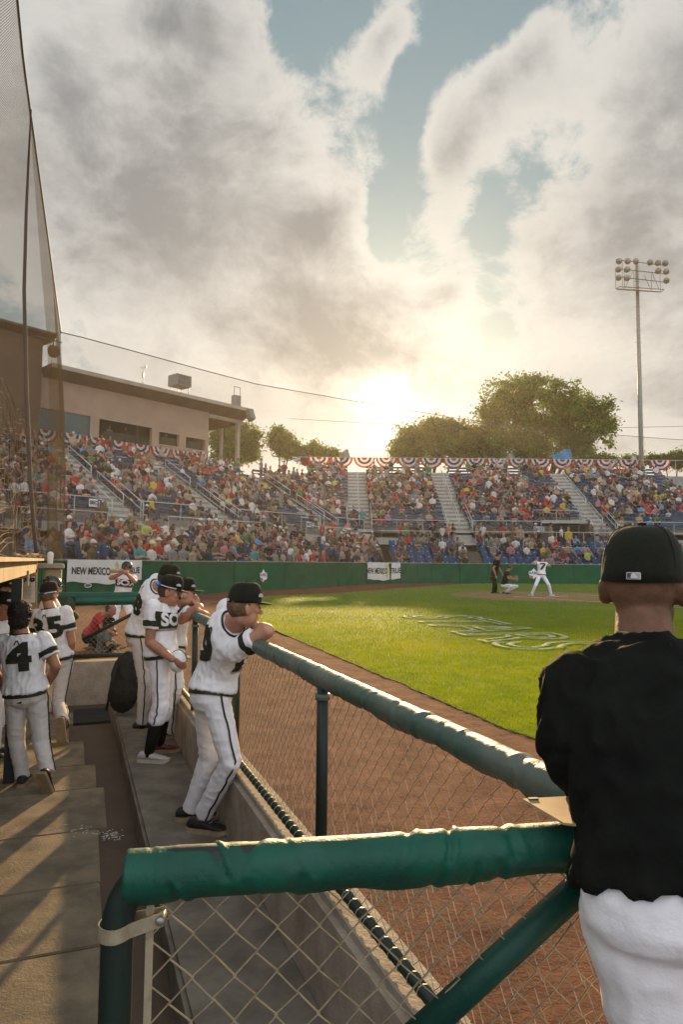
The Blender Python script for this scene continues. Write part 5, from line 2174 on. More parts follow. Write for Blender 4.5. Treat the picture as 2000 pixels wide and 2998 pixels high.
def back_patch(o, r, f, u, k, cap):
    cc = o - f * 0.1070 * k - u * 0.002 * k
    q_ = 0.60
    up = (u + f * 0.10).normalized()
    nn = (-f + u * 0.10).normalized()

    def shape(pts, lift, m, nm):
        mb = MB()
        P = [cc + r * x * k * q_ + up * y * k * q_ + nn * (lift * k) + f * (x * x * q_ * q_ * 4.2 * k) for x, y in pts]
        mb.loft([[p - nn * 0.002 * k for p in P], P], True)
        mb.build(nm, m, pt)
    mb = MB()
    rr = [(-0.0235, -0.0105), (-0.0215, -0.0125), (0.0215, -0.0125), (0.0235, -0.0105), (0.0235, 0.0105), (0.0215, 0.0125), (-0.0215, 0.0125), (-0.0235, 0.0105)]
    P = [cc + r * x * k * q_ + up * y * k * q_ + nn * 0.0035 * k + f * (x * x * q_ * q_ * 4.2 * k) for x, y in rr]
    mb.loft([[p - nn * 0.006 * k for p in P], P], True)
    pt = mb.build('back_patch', 'patch_light', cap)
    shape([(-0.0205, -0.0095), (0.0000, -0.0095), (0.0020, 0.0095), (-0.0205, 0.0095)], 0.0050, 'patch_dark', 'patch_field')
    shape([(0.0005, -0.0095), (0.0205, -0.0095), (0.0205, 0.0095), (0.0025, 0.0095)], 0.0050, 'patch_grey', 'patch_field')
    shape([(-0.009, -0.0095), (0.0150, -0.0095), (0.0165, -0.006), (0.010, -0.001), (0.007, 0.005), (0.002, 0.0085), (-0.003, 0.0085), (-0.007, 0.004), (-0.0075, -0.001)], 0.0062, 'patch_light', 'patch_figure')
    shape([(-0.0165, -0.0080), (-0.0140, -0.0080), (-0.0140, -0.0055), (-0.0165, -0.0055)], 0.0062, 'patch_light', 'patch_ball')


def helmet_parts(c, f, u, k, parent, m='helmet_dark'):
    r = f.cross(u).normalized()
    mb = MB()
    mb.ellipsoid(c + u * 0.030 * k - f * 0.010 * k, r * 0.100 * k, f * 0.122 * k, u * 0.112 * k, 20, 14)
    for s in (-1, 1):
        mb.ellipsoid(c + r * 0.084 * k * s - f * 0.005 * k - u * 0.030 * k, r * 0.020 * k, f * 0.055 * k, u * 0.060 * k, 14, 10)
    me = remeshed(mb, 0.012, 2)
    # open the face and the bottom
    bm = bmesh.new()
    bm.from_mesh(me)
    dele = [v for v in bm.verts if ((v.co - c).dot(u) < 0.018 * k and (v.co - c).dot(f) > 0.038 * k) or (v.co - c).dot(u) < -0.070 * k]
    bmesh.ops.delete(bm, geom=dele, context='VERTS')
    bm.to_mesh(me)
    bm.free()
    h = link('helmet', me, m, parent)
    mb = MB()

    def br(a, b, th=0.0):
        an = math.radians(90 + (a - 0.5) * 120)
        ext = 0.055 * b * max(0.0, math.cos((a - 0.5) * 2.4)) ** 0.6
        return c + r * math.cos(an) * 0.098 * k + f * (math.sin(an) * 0.116 + ext - 0.008) * k + u * (0.030 * k - 0.012 * b * k + th)
    mb.grid(lambda a, b: br(a, b), 14, 4)
    mb.grid(lambda a, b: br(1 - a, b, -0.006 * k), 14, 4)
    mb.build('brim', m, h, True)
    return h


def shoe(parent, ankle, toe_dir, k=1.0, m='shoe_black', sm='sole_tan', lift=None, up=None, nm='shoe'):
    """lift: z of the sole when flat; a raised foot passes up instead"""
    t = Vector(toe_dir).normalized()
    upv = Vector(up).normalized() if up is not None else V(0, 0, 1)
    t = (t - upv * t.dot(upv)).normalized()
    s = t.cross(upv).normalized()
    o = Vector(ankle)
    base = V(o.x, o.y, lift) if lift is not None else o - upv * 0.085 * k
    base = base - t * 0.01 * k
    sec = [(-0.085, 0.026, 0.062, 0.012), (-0.070, 0.036, 0.085, 0.010), (-0.030, 0.040, 0.098, 0.008), (0.015, 0.041, 0.096, 0.008), (0.060, 0.043, 0.076, 0.010), (0.110, 0.048, 0.060, 0.010), (0.150, 0.046, 0.050, 0.012), (0.185, 0.034, 0.040, 0.018), (0.200, 0.016, 0.030, 0.022)]
    mb = MB()
    rings = []
    for (x, w_, h_, b_) in sec:
        ring = []
        for j in range(16):
            a = 2 * math.pi * j / 16
            ring.append(base + t * x * k + s * math.cos(a) * w_ * k + upv * ((b_ + 0.012 + (h_ - b_ - 0.012) * (0.5 + 0.5 * math.sin(a)))) * k)
        rings.append(ring)
    mb.loft(rings, True)
    sh = mb.build(nm, m, parent, True)
    mb = MB()
    rings = []
    for (x, w_, h_, b_) in sec:
        lo = 0.0 if x < 0.16 else 0.008
        ring = [base + t * x * k * 1.03 + s * q * (w_ + 0.004) * k + upv * z * k for q, z in ((-1, lo), (1, lo), (1, b_ + 0.018), (-1, b_ + 0.018))]
        rings.append(ring)
    mb.loft(rings, True)
    mb.build('sole', sm, sh)
    mb = MB()
    for x in (0.035, 0.06, 0.085):
        hh = float(np.interp(x, [q[0] for q in sec], [q[2] for q in sec]))
        mb.tube([base + t * (x - 0.012) * k + s * 0.024 * k + upv * (hh - 0.004) * k, base + t * x * k + upv * (hh + 0.004) * k, base + t * (x - 0.012) * k - s * 0.024 * k + upv * (hh - 0.004) * k], 0.004 * k, 5)
    tag(mb.build('laces', 'patch_grey', sh), kind='stuff')
    return sh


def figure(name, label, cat, J, k=1.0, skin='skin_light', hair='hair_brown', head_k=1.0, voxel=0.008, top='jersey_white', bottom='trouser_white', sleeve=0.62,
           hat='cap', number=None, chest=None, bands=True, stripe=True, belt=True, socks=None, shoes=('shoe_black', 'sole_tan'), knickers=False, group=None, girth=0.95, long_sleeve=False,
           collar=True, hem=0.06, num_size=0.23, patch=False, big_hair=False, shoe_opts=None, belt_m='belt', hand_opts=None, toes=None, floor=None, cap_dz=0.0, fold=0.0085, detail=True):
    fp, fc = J['face_p'], J.get('face_c', J['face_p'])
    T = Torso(J['pelvis'], J['neck'], fp, fc, k, J.get('bend'), girth)
    r0, f0, t0 = T.frame(0.0)
    r1, f1, t1 = T.frame(0.9)
    shc = T.ctr(0.90)
    sh = {'R': J.get('shR', shc + r1 * 0.175 * k * girth ** .5 - t1 * 0.005), 'L': J.get('shL', shc - r1 * 0.175 * k * girth ** .5 - t1 * 0.005)}
    hp = {'R': J.get('hipR', T.ctr(-0.06) + r0 * 0.085 * k * girth), 'L': J.get('hipL', T.ctr(-0.06) - r0 * 0.085 * k * girth)}
    hc, hf = J['head'], J['hface'].normalized()
    hu = J.get('hup', V(0, 0, 1))
    hu = (hu - hf * hu.dot(hf)).normalized()
    hk = k * head_k
    fz = J['pelvis'].z - 0.97 * k if floor is None else floor
    root = thing(name, label, cat, V(J['pelvis'].x, J['pelvis'].y, fz), 0, group)
    # body
    mb = MB()
    mb.loft(T.rings([q[0] for q in T.PROF], -0.012 * k, 20), True)
    mb.capsule(T.ctr(0.94), hc - hu * 0.055 * hk - hf * 0.018 * hk, 0.066 * k, 0.056 * hk, 14)
    head_shape(mb, hc, hf, hu, hk)
    for s in 'LR':
        limb(mb, sh[s], J['el' + s], 0.060 * k * girth ** .5, 0.043 * k, 0.0)
        limb(mb, J['el' + s], J['wr' + s], 0.044 * k, 0.029 * k, 0.004 * k)
        ho = (hand_opts or {}).get(s, {})
        dr = ho.get('dir', (J['wr' + s] - J['el' + s]))
        hand_shape(mb, J['wr' + s], dr, ho.get('palm', -r1 if s == 'R' else r1), k, ho.get('curl', 0.7), s == 'R')
        limb(mb, hp[s], J['kn' + s], 0.082 * k, 0.055 * k)
        limb(mb, J['kn' + s], J['an' + s], 0.052 * k, 0.036 * k, 0.006 * k)
    body = link('body', remeshed(mb, voxel, 2), skin, root)
    if detail:
        rr_ = hf.cross(hu)
        for s in (-1, 1):
            mb = MB()
            mb.ellipsoid(hc + hf * 0.083 * hk + rr_ * 0.031 * hk * s + hu * 0.006 * hk, rr_ * 0.012 * hk, hf * 0.008 * hk, hu * 0.007 * hk, 10, 6)
            mb.build('eye', 'eye_dark', body, True)
        mb = MB()
        mb.ellipsoid(hc + hf * 0.0925 * hk - hu * 0.058 * hk, rr_ * 0.020 * hk, hf * 0.006 * hk, hu * 0.0045 * hk, 10, 6)
        mb.build('lips', 'maroon' if skin != 'skin_brown' else 'hair_brown', body, True)
    # trousers
    mb = MB()
    mb.loft(T.rings([-0.20, -0.10, 0.0, 0.08, 0.17], lambda f: 0.013 * k), True)
    for s in 'LR':
        kn, an = J['kn' + s], J['an' + s]
        limb(mb, hp[s], kn, 0.096 * k * girth ** .5, 0.067 * k)
        end = kn.lerp(an, 0.42 if knickers else 0.93)
        e0 = (end - kn).normalized()
        mb.loft([[p for p in ring] for ring in tube_rings([kn - e0 * 0.02, kn.lerp(end, 0.35), kn.lerp(end, 0.8), end], [0.067 * k, 0.065 * k, 0.058 * k, 0.061 * k if not knickers else 0.054 * k])], True)
        if knickers:
            mb.capsule(kn, kn.lerp(end, 0.7), 0.073 * k, 0.075 * k)
    tro = link('trousers', remeshed(mb, voxel * 1.15, 2, min(fold, 0.008) * 0.6, 3.3, (6, 6, 8.5)), bottom, root)
    bvt = BVHTree.FromPolygons([v.co for v in tro.data.vertices], [p.vertices for p in tro.data.polygons])

    def snap(bv, p, lift):
        q, nr, _, _ = bv.find_nearest(p)
        if q is None:
            return p
        if nr.dot(p - q) < 0 and (p - q).length > 0.002:
            pass
        return q + nr * lift
    if stripe:
        for s in 'LR':
            out_dir = r0 * (1 if s == 'R' else -1)
            cl = []
            for a, b, q0, q1 in ((hp[s] + V(0, 0, 0.06 * k), J['kn' + s], 0.06, 1.0), (J['kn' + s], J['an' + s], 0.05, 0.40 if knickers else 0.90)):
                for q in np.linspace(q0, q1, 10):
                    c_ = a.lerp(b, float(q))
                    ax = (b - a).normalized()
                    od = (out_dir - ax * out_dir.dot(ax)).normalized()
                    cl.append(snap(bvt, c_ + od * 0.12 * k, 0.0035))
            mb = MB()
            mb.tube(cl, 0.0065 * k, 5)
            mb.build('leg_piping', 'belt', tro, True)
    # jersey or shirt
    mb = MB()
    lo = hem

    def inf(f):
        return (0.020 + 0.016 * math.exp(-((f - lo - 0.07) / 0.09) ** 2)) * k
    mb.loft(T.rings([lo, lo + 0.04, lo + 0.12, 0.30, 0.45, 0.62, 0.78, 0.88, 0.955, 0.99], inf), True)
    for s in 'LR':
        e = sh[s].lerp(J['el' + s], sleeve)
        mb.capsule(sh[s], sh[s].lerp(e, 0.4), 0.072 * k, 0.070 * k)
        mb.loft(tube_rings([sh[s], sh[s].lerp(e, 0.5), e], [0.070 * k, 0.069 * k, 0.069 * k]), True)
        if long_sleeve:
            limb(mb, sh[s], J['el' + s], 0.074 * k, 0.058 * k)
            mb.loft(tube_rings([J['el' + s], J['el' + s].lerp(J['wr' + s], 0.6), J['wr' + s]], [0.058 * k, 0.050 * k, 0.043 * k]), True)
            mb.capsule(J['el' + s], J['el' + s].lerp(J['wr' + s], 0.3), 0.057 * k, 0.054 * k)
    jer = link('jersey' if top == 'jersey_white' else 'shirt', remeshed(mb, voxel * 1.1, 2, fold, 1.7, (10, 10, 4.5)), top, root)
    bvj = BVHTree.FromPolygons([v.co for v in jer.data.vertices], [p.vertices for p in jer.data.polygons])

    def on_torso(me2, f_c, ang_c, lift, nm, m):
        bm = bmesh.new()
        bm.from_mesh(me2)
        for q in np.arange(-0.4, 0.4, 0.02):
            bmesh.ops.bisect_plane(bm, geom=bm.verts[:] + bm.edges[:] + bm.faces[:], plane_co=(q, 0, 0), plane_no=(1, 0, 0))
            bmesh.ops.bisect_plane(bm, geom=bm.verts[:] + bm.edges[:] + bm.faces[:], plane_co=(0, q, 0), plane_no=(0, 1, 0))
        for vv in bm.verts:
            f = f_c + vv.co.y / T.L
            w_, d_, _ = T.dims(f)
            back = math.sin(ang_c) < 0
            an = ang_c + vv.co.x / ((w_ + d_) * 0.5 + 0.02 * k)
            vv.co = snap(bvj, T.pt(f, an if True else 0, 0.03 * k), lift)
        bm.to_mesh(me2)
        bm.free()
        return link(nm, me2, m, jer)
    if number:
        me2 = text_mesh(number, num_size * 1.28 * k, 0.015 * k, sx=1.08)
        on_torso(me2, 0.63, math.radians(270), 0.004, 'jersey_number', 'band_green')
        me2 = text_mesh('/\\', 0.05 * k, 0.002)
        on_torso(me2, 0.875, math.radians(270), 0.004, 'maker_mark', 'belt')
    if chest:
        mb2 = MB()
        mb2.grid(lambda a, b: V((a - 0.5) * 0.46 * k, (b - 0.5) * 0.145 * k, 0), 24, 6)
        on_torso(mb2.mesh('band'), 0.66, math.radians(90), 0.004, 'chest_band', 'band_green')
        mb2 = MB()
        mb2.grid(lambda a, b: V((a - 0.5) * 0.46 * k, (-0.5 + b * 0.14 - 0.14) * 0.145 * k, 0), 24, 2)
        on_torso(mb2.mesh('band'), 0.66, math.radians(90), 0.004, 'chest_trim', 'band_grey')
        me2 = text_mesh(chest, 0.155 * k, 0.007 * k, sx=1.12)
        for vv in me2.vertices:
            vv.co.x *= 1.0
        on_torso(me2, 0.665, math.radians(90), 0.008, 'chest_lettering', 'label_white')
    if bands and not long_sleeve:
        for s in 'LR':
            e = sh[s].lerp(J['el' + s], sleeve)
            a, b = sh[s].lerp(e, 0.62), sh[s].lerp(e, 0.88)
            mb = MB()
            rg = tube_rings([a, a.lerp(b, 0.5), b], [0.095 * k] * 3, 24)
            rg = [[snap(bvj, p, 0.0045) for p in ring] for ring in rg]
            mb.loft(rg, False)
            mb.build('sleeve_band', 'band_green', jer, True)
    if collar:
        mb = MB()
        ring = [T.pt(0.985 + 0.02 * max(0, -math.sin(2 * math.pi * j / 24)), 2 * math.pi * j / 24, 0.012 * k) for j in range(25)]
        mb.tube(ring, 0.0075 * k, 6)
        mb.build('collar', 'belt', jer, True)
    if belt:
        mb = MB()
        mb.loft(T.rings([hem - 0.055, hem - 0.02, hem + 0.015], 0.022 * k), False)
        mb.build('belt', belt_m, tro, True)
    # socks, shoes
    for s in 'LR':
        kn, an = J['kn' + s], J['an' + s]
        if socks:
            mb = MB()
            a = kn.lerp(an, 0.30 if knickers else 0.85)
            mb.loft(tube_rings([a, kn.lerp(an, 0.6), an, an - V(0, 0, 0.03)], [0.062 * k, 0.056 * k, 0.043 * k, 0.043 * k] if knickers else [0.045 * k] * 4), True)
            mb.build('sock', socks, root, True)
        td = (toes or {}).get(s, fp)
        so = (shoe_opts or {}).get(s, {})
        shoe(root, an, td, k, so.get('m', shoes[0]), so.get('sm', shoes[1]), so.get('lift', (floor if floor is not None else fz) if 'up' not in so else None), so.get('up'))
    # hair and hat
    hr = hf.cross(hu).normalized()
    if big_hair:
        mb = MB()
        mb.ellipsoid(hc + hu * 0.042 * hk - hf * 0.030 * hk, hr * 0.096 * hk, hf * 0.104 * hk, hu * 0.098 * hk, 18, 12)
        mb.ellipsoid(hc - hu * 0.035 * hk - hf * 0.065 * hk, hr * 0.080 * hk, hf * 0.055 * hk, hu * 0.07 * hk, 16, 10)
        me = remeshed(mb, 0.009, 1, 0.016, 2.0, (38, 38, 30))
        link('hair', me, hair, root)
    elif hair:
        mb = MB()
        mb.ellipsoid(hc - hf * 0.026 * hk + hu * 0.012 * hk, hr * 0.0805 * hk, hf * 0.091 * hk, hu * 0.088 * hk, 18, 12)
        me = remeshed(mb, 0.009, 1, 0.003, 2.0, (60, 60, 40))
        link('hair', me, hair, root)
    if hat == 'cap':
        cap_parts(hc, hf, hu, hk, root, patch=patch, dz=cap_dz)
    elif hat == 'helmet':
        helmet_parts(hc, hf, hu, hk, root)
    return root, T, sh


def tube_rings(pts, rad, n=18):
    pts = [Vector(p) for p in pts]
    out = []
    prev = None
    m = len(pts)
    for i, p in enumerate(pts):
        t = (pts[min(i + 1, m - 1)] - pts[max(i - 1, 0)]).normalized()
        if prev is None:
            a = t.orthogonal().normalized()
        else:
            a = prev - t * prev.dot(t)
            a = a.normalized() if a.length > 1e-6 else t.orthogonal().normalized()
        prev = a
        b = t.cross(a)
        out.append([p + (a * math.cos(2 * math.pi * j / n) + b * math.sin(2 * math.pi * j / n)) * rad[i] for j in range(n)])
    return out


# ------------------------------------------------------------------ the players
FLOOR_Z = FZ + 0.03

# leaning on the padded rail, nearest of the four
P9 = dict(pelvis=D(622, 2036, 4.52), neck=D(686, 1822, 4.33), bend=D(646, 1925, 4.50), face_p=az_vec(60), face_c=az_vec(42, -25), head=D(717, 1778, 4.22), hface=az_vec(60, -6), hup=V(0.2, 0.1, 1),
          elR=W(1.08, 4.02, 0.985), wrR=W(1.05, 4.27, 0.985), elL=W(1.13, 4.70, 0.98), wrL=W(1.07, 4.45, 0.985),
          knR=D(676, 2228, 4.40), anR=D(590, 2392, 4.60), knL=D(612, 2218, 4.72), anL=D(556, 2380, 4.80))
figure('person', 'player numbered 9 leaning both elbows on the padded rail, looking right', 'person', P9, 1.0, 'skin_light', 'hair_fair', number='9', chest='SOX', floor=SZ, patch=True,
       toes={'R': az_vec(104), 'L': az_vec(84)}, group='players in white jerseys', voxel=0.0075, hand_opts={'R': {'dir': DA + DN * 0.2, 'palm': V(0, 0, -1)}, 'L': {'dir': -DA + DN * 0.3, 'palm': V(0, 0, -1)}})

# standing on the step in profile, arm laid over the rail
PS = dict(pelvis=D(474, 1922, 6.20), neck=D(476, 1762, 6.22), bend=D(470, 1840, 6.2), face_p=az_vec(92), face_c=az_vec(100), head=D(498, 1733, 6.16), hface=az_vec(86, -14), hup=V(0.1, 0, 1),
          elR=D(438, 1880, 6.02), wrR=D(506, 1930, 5.96), elL=D(530, 1815, 6.42), wrL=D(578, 1786, 6.32),
          knR=D(470, 2062, 6.10), anR=D(436, 2203, 6.14), knL=D(482, 2058, 6.36), anL=D(468, 2172, 6.45))
figure('person', 'player in a SOX jersey and black socks standing with one arm over the rail', 'person', PS, 1.0, 'skin_tan', 'hair_brown', chest='SOX', floor=SZ, knickers=True, socks='cloth_black',
       toes={'R': az_vec(96), 'L': az_vec(80)}, shoe_opts={'R': {'m': 'shoe_white', 'sm': 'glove_pale'}, 'L': {'m': 'maroon', 'sm': 'sole_tan'}}, group='players in white jerseys',
       hand_opts={'R': {'curl': 0.9, 'palm': V(0.2, 0.8, 0.3)}, 'L': {'dir': V(0.9, -0.1, -0.25), 'palm': V(0.2, 0.1, -1), 'curl': 0.9}})
# sunglasses on the cap of that player, and the helmet in his hand
hc_, hf_ = PS['head'], PS['hface']
sg = thing('sunglasses', 'mirrored blue sunglasses worn backwards on the black cap of the SOX player', 'sunglasses', hc_)
hr_ = hf_.cross(V(0, 0, 1)).normalized()
mb = MB()
mb.ellipsoid(hc_ - hf_ * 0.085 + hr_ * 0.045 + V(0, 0, 0.048), (hr_ - hf_ * 0.9).normalized() * 0.045, (hr_ + hf_ * 0.2).normalized() * 0.022, V(0, 0, 0.024), 14, 8)
mb.build('lens', 'lens_blue', sg, True)
mb = MB()
mb.tube([hc_ - hf_ * 0.07 + hr_ * 0.075 + V(0, 0, 0.05), hc_ + hr_ * 0.095 + V(0, 0, 0.046), hc_ + hf_ * 0.07 + hr_ * 0.075 + V(0, 0, 0.048)], 0.005, 5)
mb.build('temple', 'patch_light', sg)
hm = thing('batting_helmet', 'white batting helmet held at the hip of the SOX player', 'helmet', D(516, 1945, 5.95))
mb = MB()
c_ = D(520, 1936, 6.05)
mb.ellipsoid(c_, V(0.075, 0, 0), V(0, 0.11, 0), V(0, 0, 0.095), 18, 12)
mb.build('shell', 'jersey_white', hm, True)
mb = MB()
mb.tube([c_ + V(0.076 * math.cos(a), 0.02, 0.096 * math.sin(a)) for a in [i * 0.25 - 0.2 for i in range(12)]], 0.005, 5)
mb.build('trim', 'belt', hm)

# two more leaning on the rail beyond
P38 = dict(pelvis=D(408, 1862, 7.25), neck=D(462, 1716, 7.05), bend=D(425, 1785, 7.2), face_p=az_vec(70), face_c=az_vec(66, -20), head=D(494, 1696, 6.98), hface=az_vec(66, -12),
           elR=W(1.02, 6.80, 0.97), wrR=W(1.10, 6.98, 0.975), elL=W(1.02, 7.42, 0.97), wrL=W(1.08, 7.2, 0.975),
           knR=D(424, 1995, 7.15), anR=D(416, 2125, 7.25), knL=D(440, 2000, 7.4), anL=D(452, 2130, 7.5))
figure('person', 'player numbered 38 bending over the rail behind the SOX player', 'person', P38, 1.0, 'skin_light', 'hair_brown', number='38', floor=SZ, socks='cloth_black', bottom='trouser_dusty', group='players in white jerseys',
       toes={'R': az_vec(70), 'L': az_vec(80)}, voxel=0.010)
P3 = dict(pelvis=D(505, 1905, 6.85), neck=D(524, 1762, 6.72), bend=D(510, 1830, 6.85), face_p=az_vec(70), face_c=az_vec(80, -15), head=D(541, 1738, 6.62), hface=az_vec(72, -4),
          elR=D(584, 1782, 6.45), wrR=W(1.08, 6.62, 0.98), elL=W(1.06, 7.05, 0.97), wrL=W(1.1, 6.8, 0.975),
          knR=D(512, 2010, 6.8), anR=D(500, 2150, 7.0), knL=D(520, 2005, 7.05), anL=D(515, 2135, 7.2))
figure('person', 'player in cap and sunglasses with folded arms on the rail, next after the SOX player', 'person', P3, 1.0, 'skin_light', 'hair_brown', floor=SZ, group='players in white jerseys', voxel=0.010, toes={'R': az_vec(80), 'L': az_vec(80)})

# in the pit, backs to the camera
P35 = dict(pelvis=D(166, 1932, 7.45), neck=D(148, 1780, 7.42), face_p=az_vec(6), face_c=az_vec(10), head=D(143, 1743, 7.46), hface=az_vec(14, 0),
           elR=D(210, 1878, 7.42), wrR=D(198, 1945, 7.60), elL=D(90, 1885, 7.5), wrL=D(95, 1950, 7.75),
           knR=D(170, 2058, 7.38), anR=D(188, 2120, 7.00), knL=D(128, 2062, 7.6), anL=D(108, 2165, 7.55))
figure('person', 'player numbered 35 walking away with one shoe kicked up behind him', 'person', P35, 1.0, 'skin_light', 'hair_fair', number='35', floor=FLOOR_Z, socks='cloth_black', bottom='trouser_dusty', group='players in white jerseys',
       toes={'R': V(0.05, 0.15, -1), 'L': az_vec(5)}, shoe_opts={'R': {'m': 'maroon', 'sm': 'sole_tan', 'up': V(0.05, 1, 0.15)}, 'L': {}})
hc_, hf_ = P35['head'], P35['hface']
sg = thing('sunglasses', 'white framed blue sunglasses on the back of the cap of player 35', 'sunglasses', hc_)
hr_ = hf_.cross(V(0, 0, 1)).normalized()
mb = MB()
mb.tube([hc_ + hr_ * 0.09 * math.cos(a) - hf_ * 0.112 * math.sin(a) + V(0, 0, 0.022 + 0.02 * abs(math.cos(a))) for a in [math.pi * i / 14 for i in range(15)]], 0.0065, 6)
mb.build('frame', 'patch_light', sg, True)
mb = MB()
mb.ellipsoid(hc_ - hf_ * 0.116 + V(0, 0, 0.022) + hr_ * 0.004, hr_ * 0.030, hf_ * 0.006, V(0, 0, 0.014), 12, 6)
mb.build('lens', 'lens_blue', sg, True)

P4 = dict(pelvis=D(76, 2030, 5.92), neck=D(66, 1856, 5.90), bend=D(70, 1945, 5.90), face_p=az_vec(-6), face_c=az_vec(-4), head=D(60, 1806, 5.93), hface=az_vec(-14, -4),
          elR=D(163, 1950, 5.90), wrR=D(142, 1998, 6.10), elL=D(-22, 1962, 5.95), wrL=D(5, 2010, 6.15),
          knR=D(120, 2172, 5.95), anR=D(141, 2270, 5.80), knL=D(48, 2168, 5.98), anL=D(68, 2285, 5.98))
figure('person', 'bareheaded dark-haired player numbered 4 stepping away', 'person', P4, 1.0, 'skin_tan', 'hair_dark', number='4', floor=FLOOR_Z, hat=None, big_hair=True, bottom='trouser_dusty', group='players in white jerseys',
       toes={'R': V(0.12, 0.45, -0.9), 'L': az_vec(-12)}, shoe_opts={'R': {'sm': 'sole_tan', 'up': V(0.05, 0.9, 0.45)}, 'L': {}})
gl = thing('batting_gloves', 'black batting gloves hanging from the back pocket of player 4', 'gloves', D(48, 2035, 5.80))
mb = MB()
c_ = D(52, 2030, 5.79)
mb.loft([[c_ + V(x, 0, z) for x, z in ((-0.01, 0.045), (0.05, 0.055), (0.045, -0.03), (0.03, -0.085), (-0.055, -0.075), (-0.03, -0.02))], [c_ + V(x, 0.02, z) for x, z in ((-0.01, 0.045), (0.05, 0.055), (0.045, -0.03), (0.03, -0.085), (-0.055, -0.075), (-0.03, -0.02))]], True)
mb.build('glove', 'cloth_black', gl)

PH = dict(pelvis=D(150, 1900, 8.7), neck=D(148, 1752, 8.7), face_p=az_vec(60), head=D(153, 1717, 8.68), hface=az_vec(70, -5),
          elR=D(190, 1830, 8.6), wrR=D(195, 1880, 8.75), elL=D(120, 1830, 8.8), wrL=D(140, 1890, 8.9), knR=D(155, 1995, 8.6), anR=D(150, 2085, 8.7), knL=D(145, 1995, 8.8), anL=D(140, 2080, 8.9))
figure('person', 'player in a dark batting helmet facing right behind player 35', 'person', PH, 1.0, 'skin_light', 'hair_brown', hat='helmet', floor=FLOOR_Z, group='players in white jerseys', voxel=0.011, bands=False)
PA = dict(pelvis=D(6, 1925, 8.0), neck=D(10, 1765, 8.0), face_p=az_vec(80), head=D(18, 1725, 7.98), hface=az_vec(85, -8),
          elR=D(5, 1850, 7.85), wrR=D(30, 1900, 7.9), elL=D(20, 1850, 8.15), wrL=D(40, 1890, 8.1), knR=D(8, 2045, 8.0), anR=D(5, 2150, 8.0), knL=D(14, 2045, 8.1), anL=D(12, 2140, 8.2))
figure('person', 'player with a dark cap at the left edge under the dugout roof, the farther one', 'person', PA, 1.0, 'skin_tan', 'hair_dark', floor=FLOOR_Z, group='players in white jerseys', voxel=0.011, cap_dz=0.0)
PB = dict(pelvis=D(-30, 1985, 6.7), neck=D(-8, 1812, 6.7), face_p=az_vec(95), head=D(14, 1776, 6.68), hface=az_vec(95, -12),
          elR=D(-30, 1920, 6.55), wrR=D(5, 1985, 6.5), elL=D(0, 1910, 6.9), wrL=D(20, 1960, 6.8), knR=D(-25, 2125, 6.65), anR=D(-30, 2250, 6.7), knL=D(-15, 2120, 6.8), anL=D(-20, 2240, 6.85))
figure('person', 'smiling capped player at the left edge facing player 4, chest lettering half in view', 'person', PB, 1.0, 'skin_tan', 'hair_brown', chest='SOX', floor=FLOOR_Z, group='players in white jerseys', voxel=0.010)

# on-deck batter and two catchers beyond the far panel
OY = 11.7
PO_ = dict(pelvis=D(357, 1752, OY), neck=D(368, 1681, OY), face_p=az_vec(140), face_c=az_vec(150), head=D(372, 1663, OY - 0.06), hface=az_vec(112, -6),
           elR=D(324, 1692, OY - 0.15), wrR=D(360, 1677, OY - 0.35), elL=D(394, 1702, OY - 0.2), wrL=D(368, 1676, OY - 0.33),
           knR=D(335, 1812, OY - 0.2), anR=D(322, 1862, OY), knL=D(388, 1812, OY - 0.1), anL=D(402, 1862, OY))
figure('person', 'helmeted SOX batter waiting on deck with a bat in front of the large banner', 'person', PO_, 0.82, 'skin_light', 'hair_brown', hat='helmet', chest='SOX', floor=0.02, group='players in white jerseys', voxel=0.010, head_k=1.0, bands=False)
bt_ = thing('baseball_bat', 'wooden bat held level by the batter on deck', 'bat', D(360, 1676, OY - 0.36))
a_, b_ = D(372, 1674, OY - 0.36), D(323, 1671, OY - 0.30)
mb = MB()
mb.tube([a_, a_.lerp(b_, 0.3), a_.lerp(b_, 0.7), b_], [0.014, 0.015, 0.028, 0.03], 10)
mb.build('barrel', 'bat_wood', bt_, True)
mb = MB()
mb.ellipsoid(a_, V(0.02, 0, 0), V(0, 0.02, 0), V(0, 0, 0.02), 8, 6)
mb.build('knob', 'bat_wood', bt_, True)
PRd = dict(pelvis=D(262, 1862, 11.0), neck=D(304, 1800, 10.95), face_p=az_vec(80, 0), face_c=az_vec(85, -30), head=D(325, 1786, 10.92), hface=az_vec(85, -25),
           elR=D(300, 1838, 10.7), wrR=D(322, 1850, 10.65), elL=D(318, 1832, 11.2), wrL=D(335, 1845, 11.1),
           knR=D(300, 1868, 10.8), anR=D(275, 1892, 10.9), knL=D(305, 1866, 11.2), anL=D(280, 1890, 11.3))
figure('person', 'person in a red shirt crouching behind the far chain link panel', 'person', PRd, 0.85, 'skin_tan', 'hair_dark', top='red_cloth', bottom='bag_black', floor=0.02, bands=False, stripe=False, collar=False, voxel=0.012, group='people beyond the far panel', hat=None)
PSg = dict(pelvis=D(300, 1915, 10.75), neck=D(308, 1848, 10.75), face_p=az_vec(60), head=D(318, 1830, 10.72), hface=az_vec(70, -10),
           elR=D(318, 1893, 10.55), wrR=D(330, 1905, 10.5), elL=D(325, 1890, 10.95), wrL=D(335, 1900, 10.9), knR=D(330, 1893, 10.5), anR=D(318, 1905, 10.55), knL=D(335, 1890, 11.0), anL=D(325, 1904, 11.0))
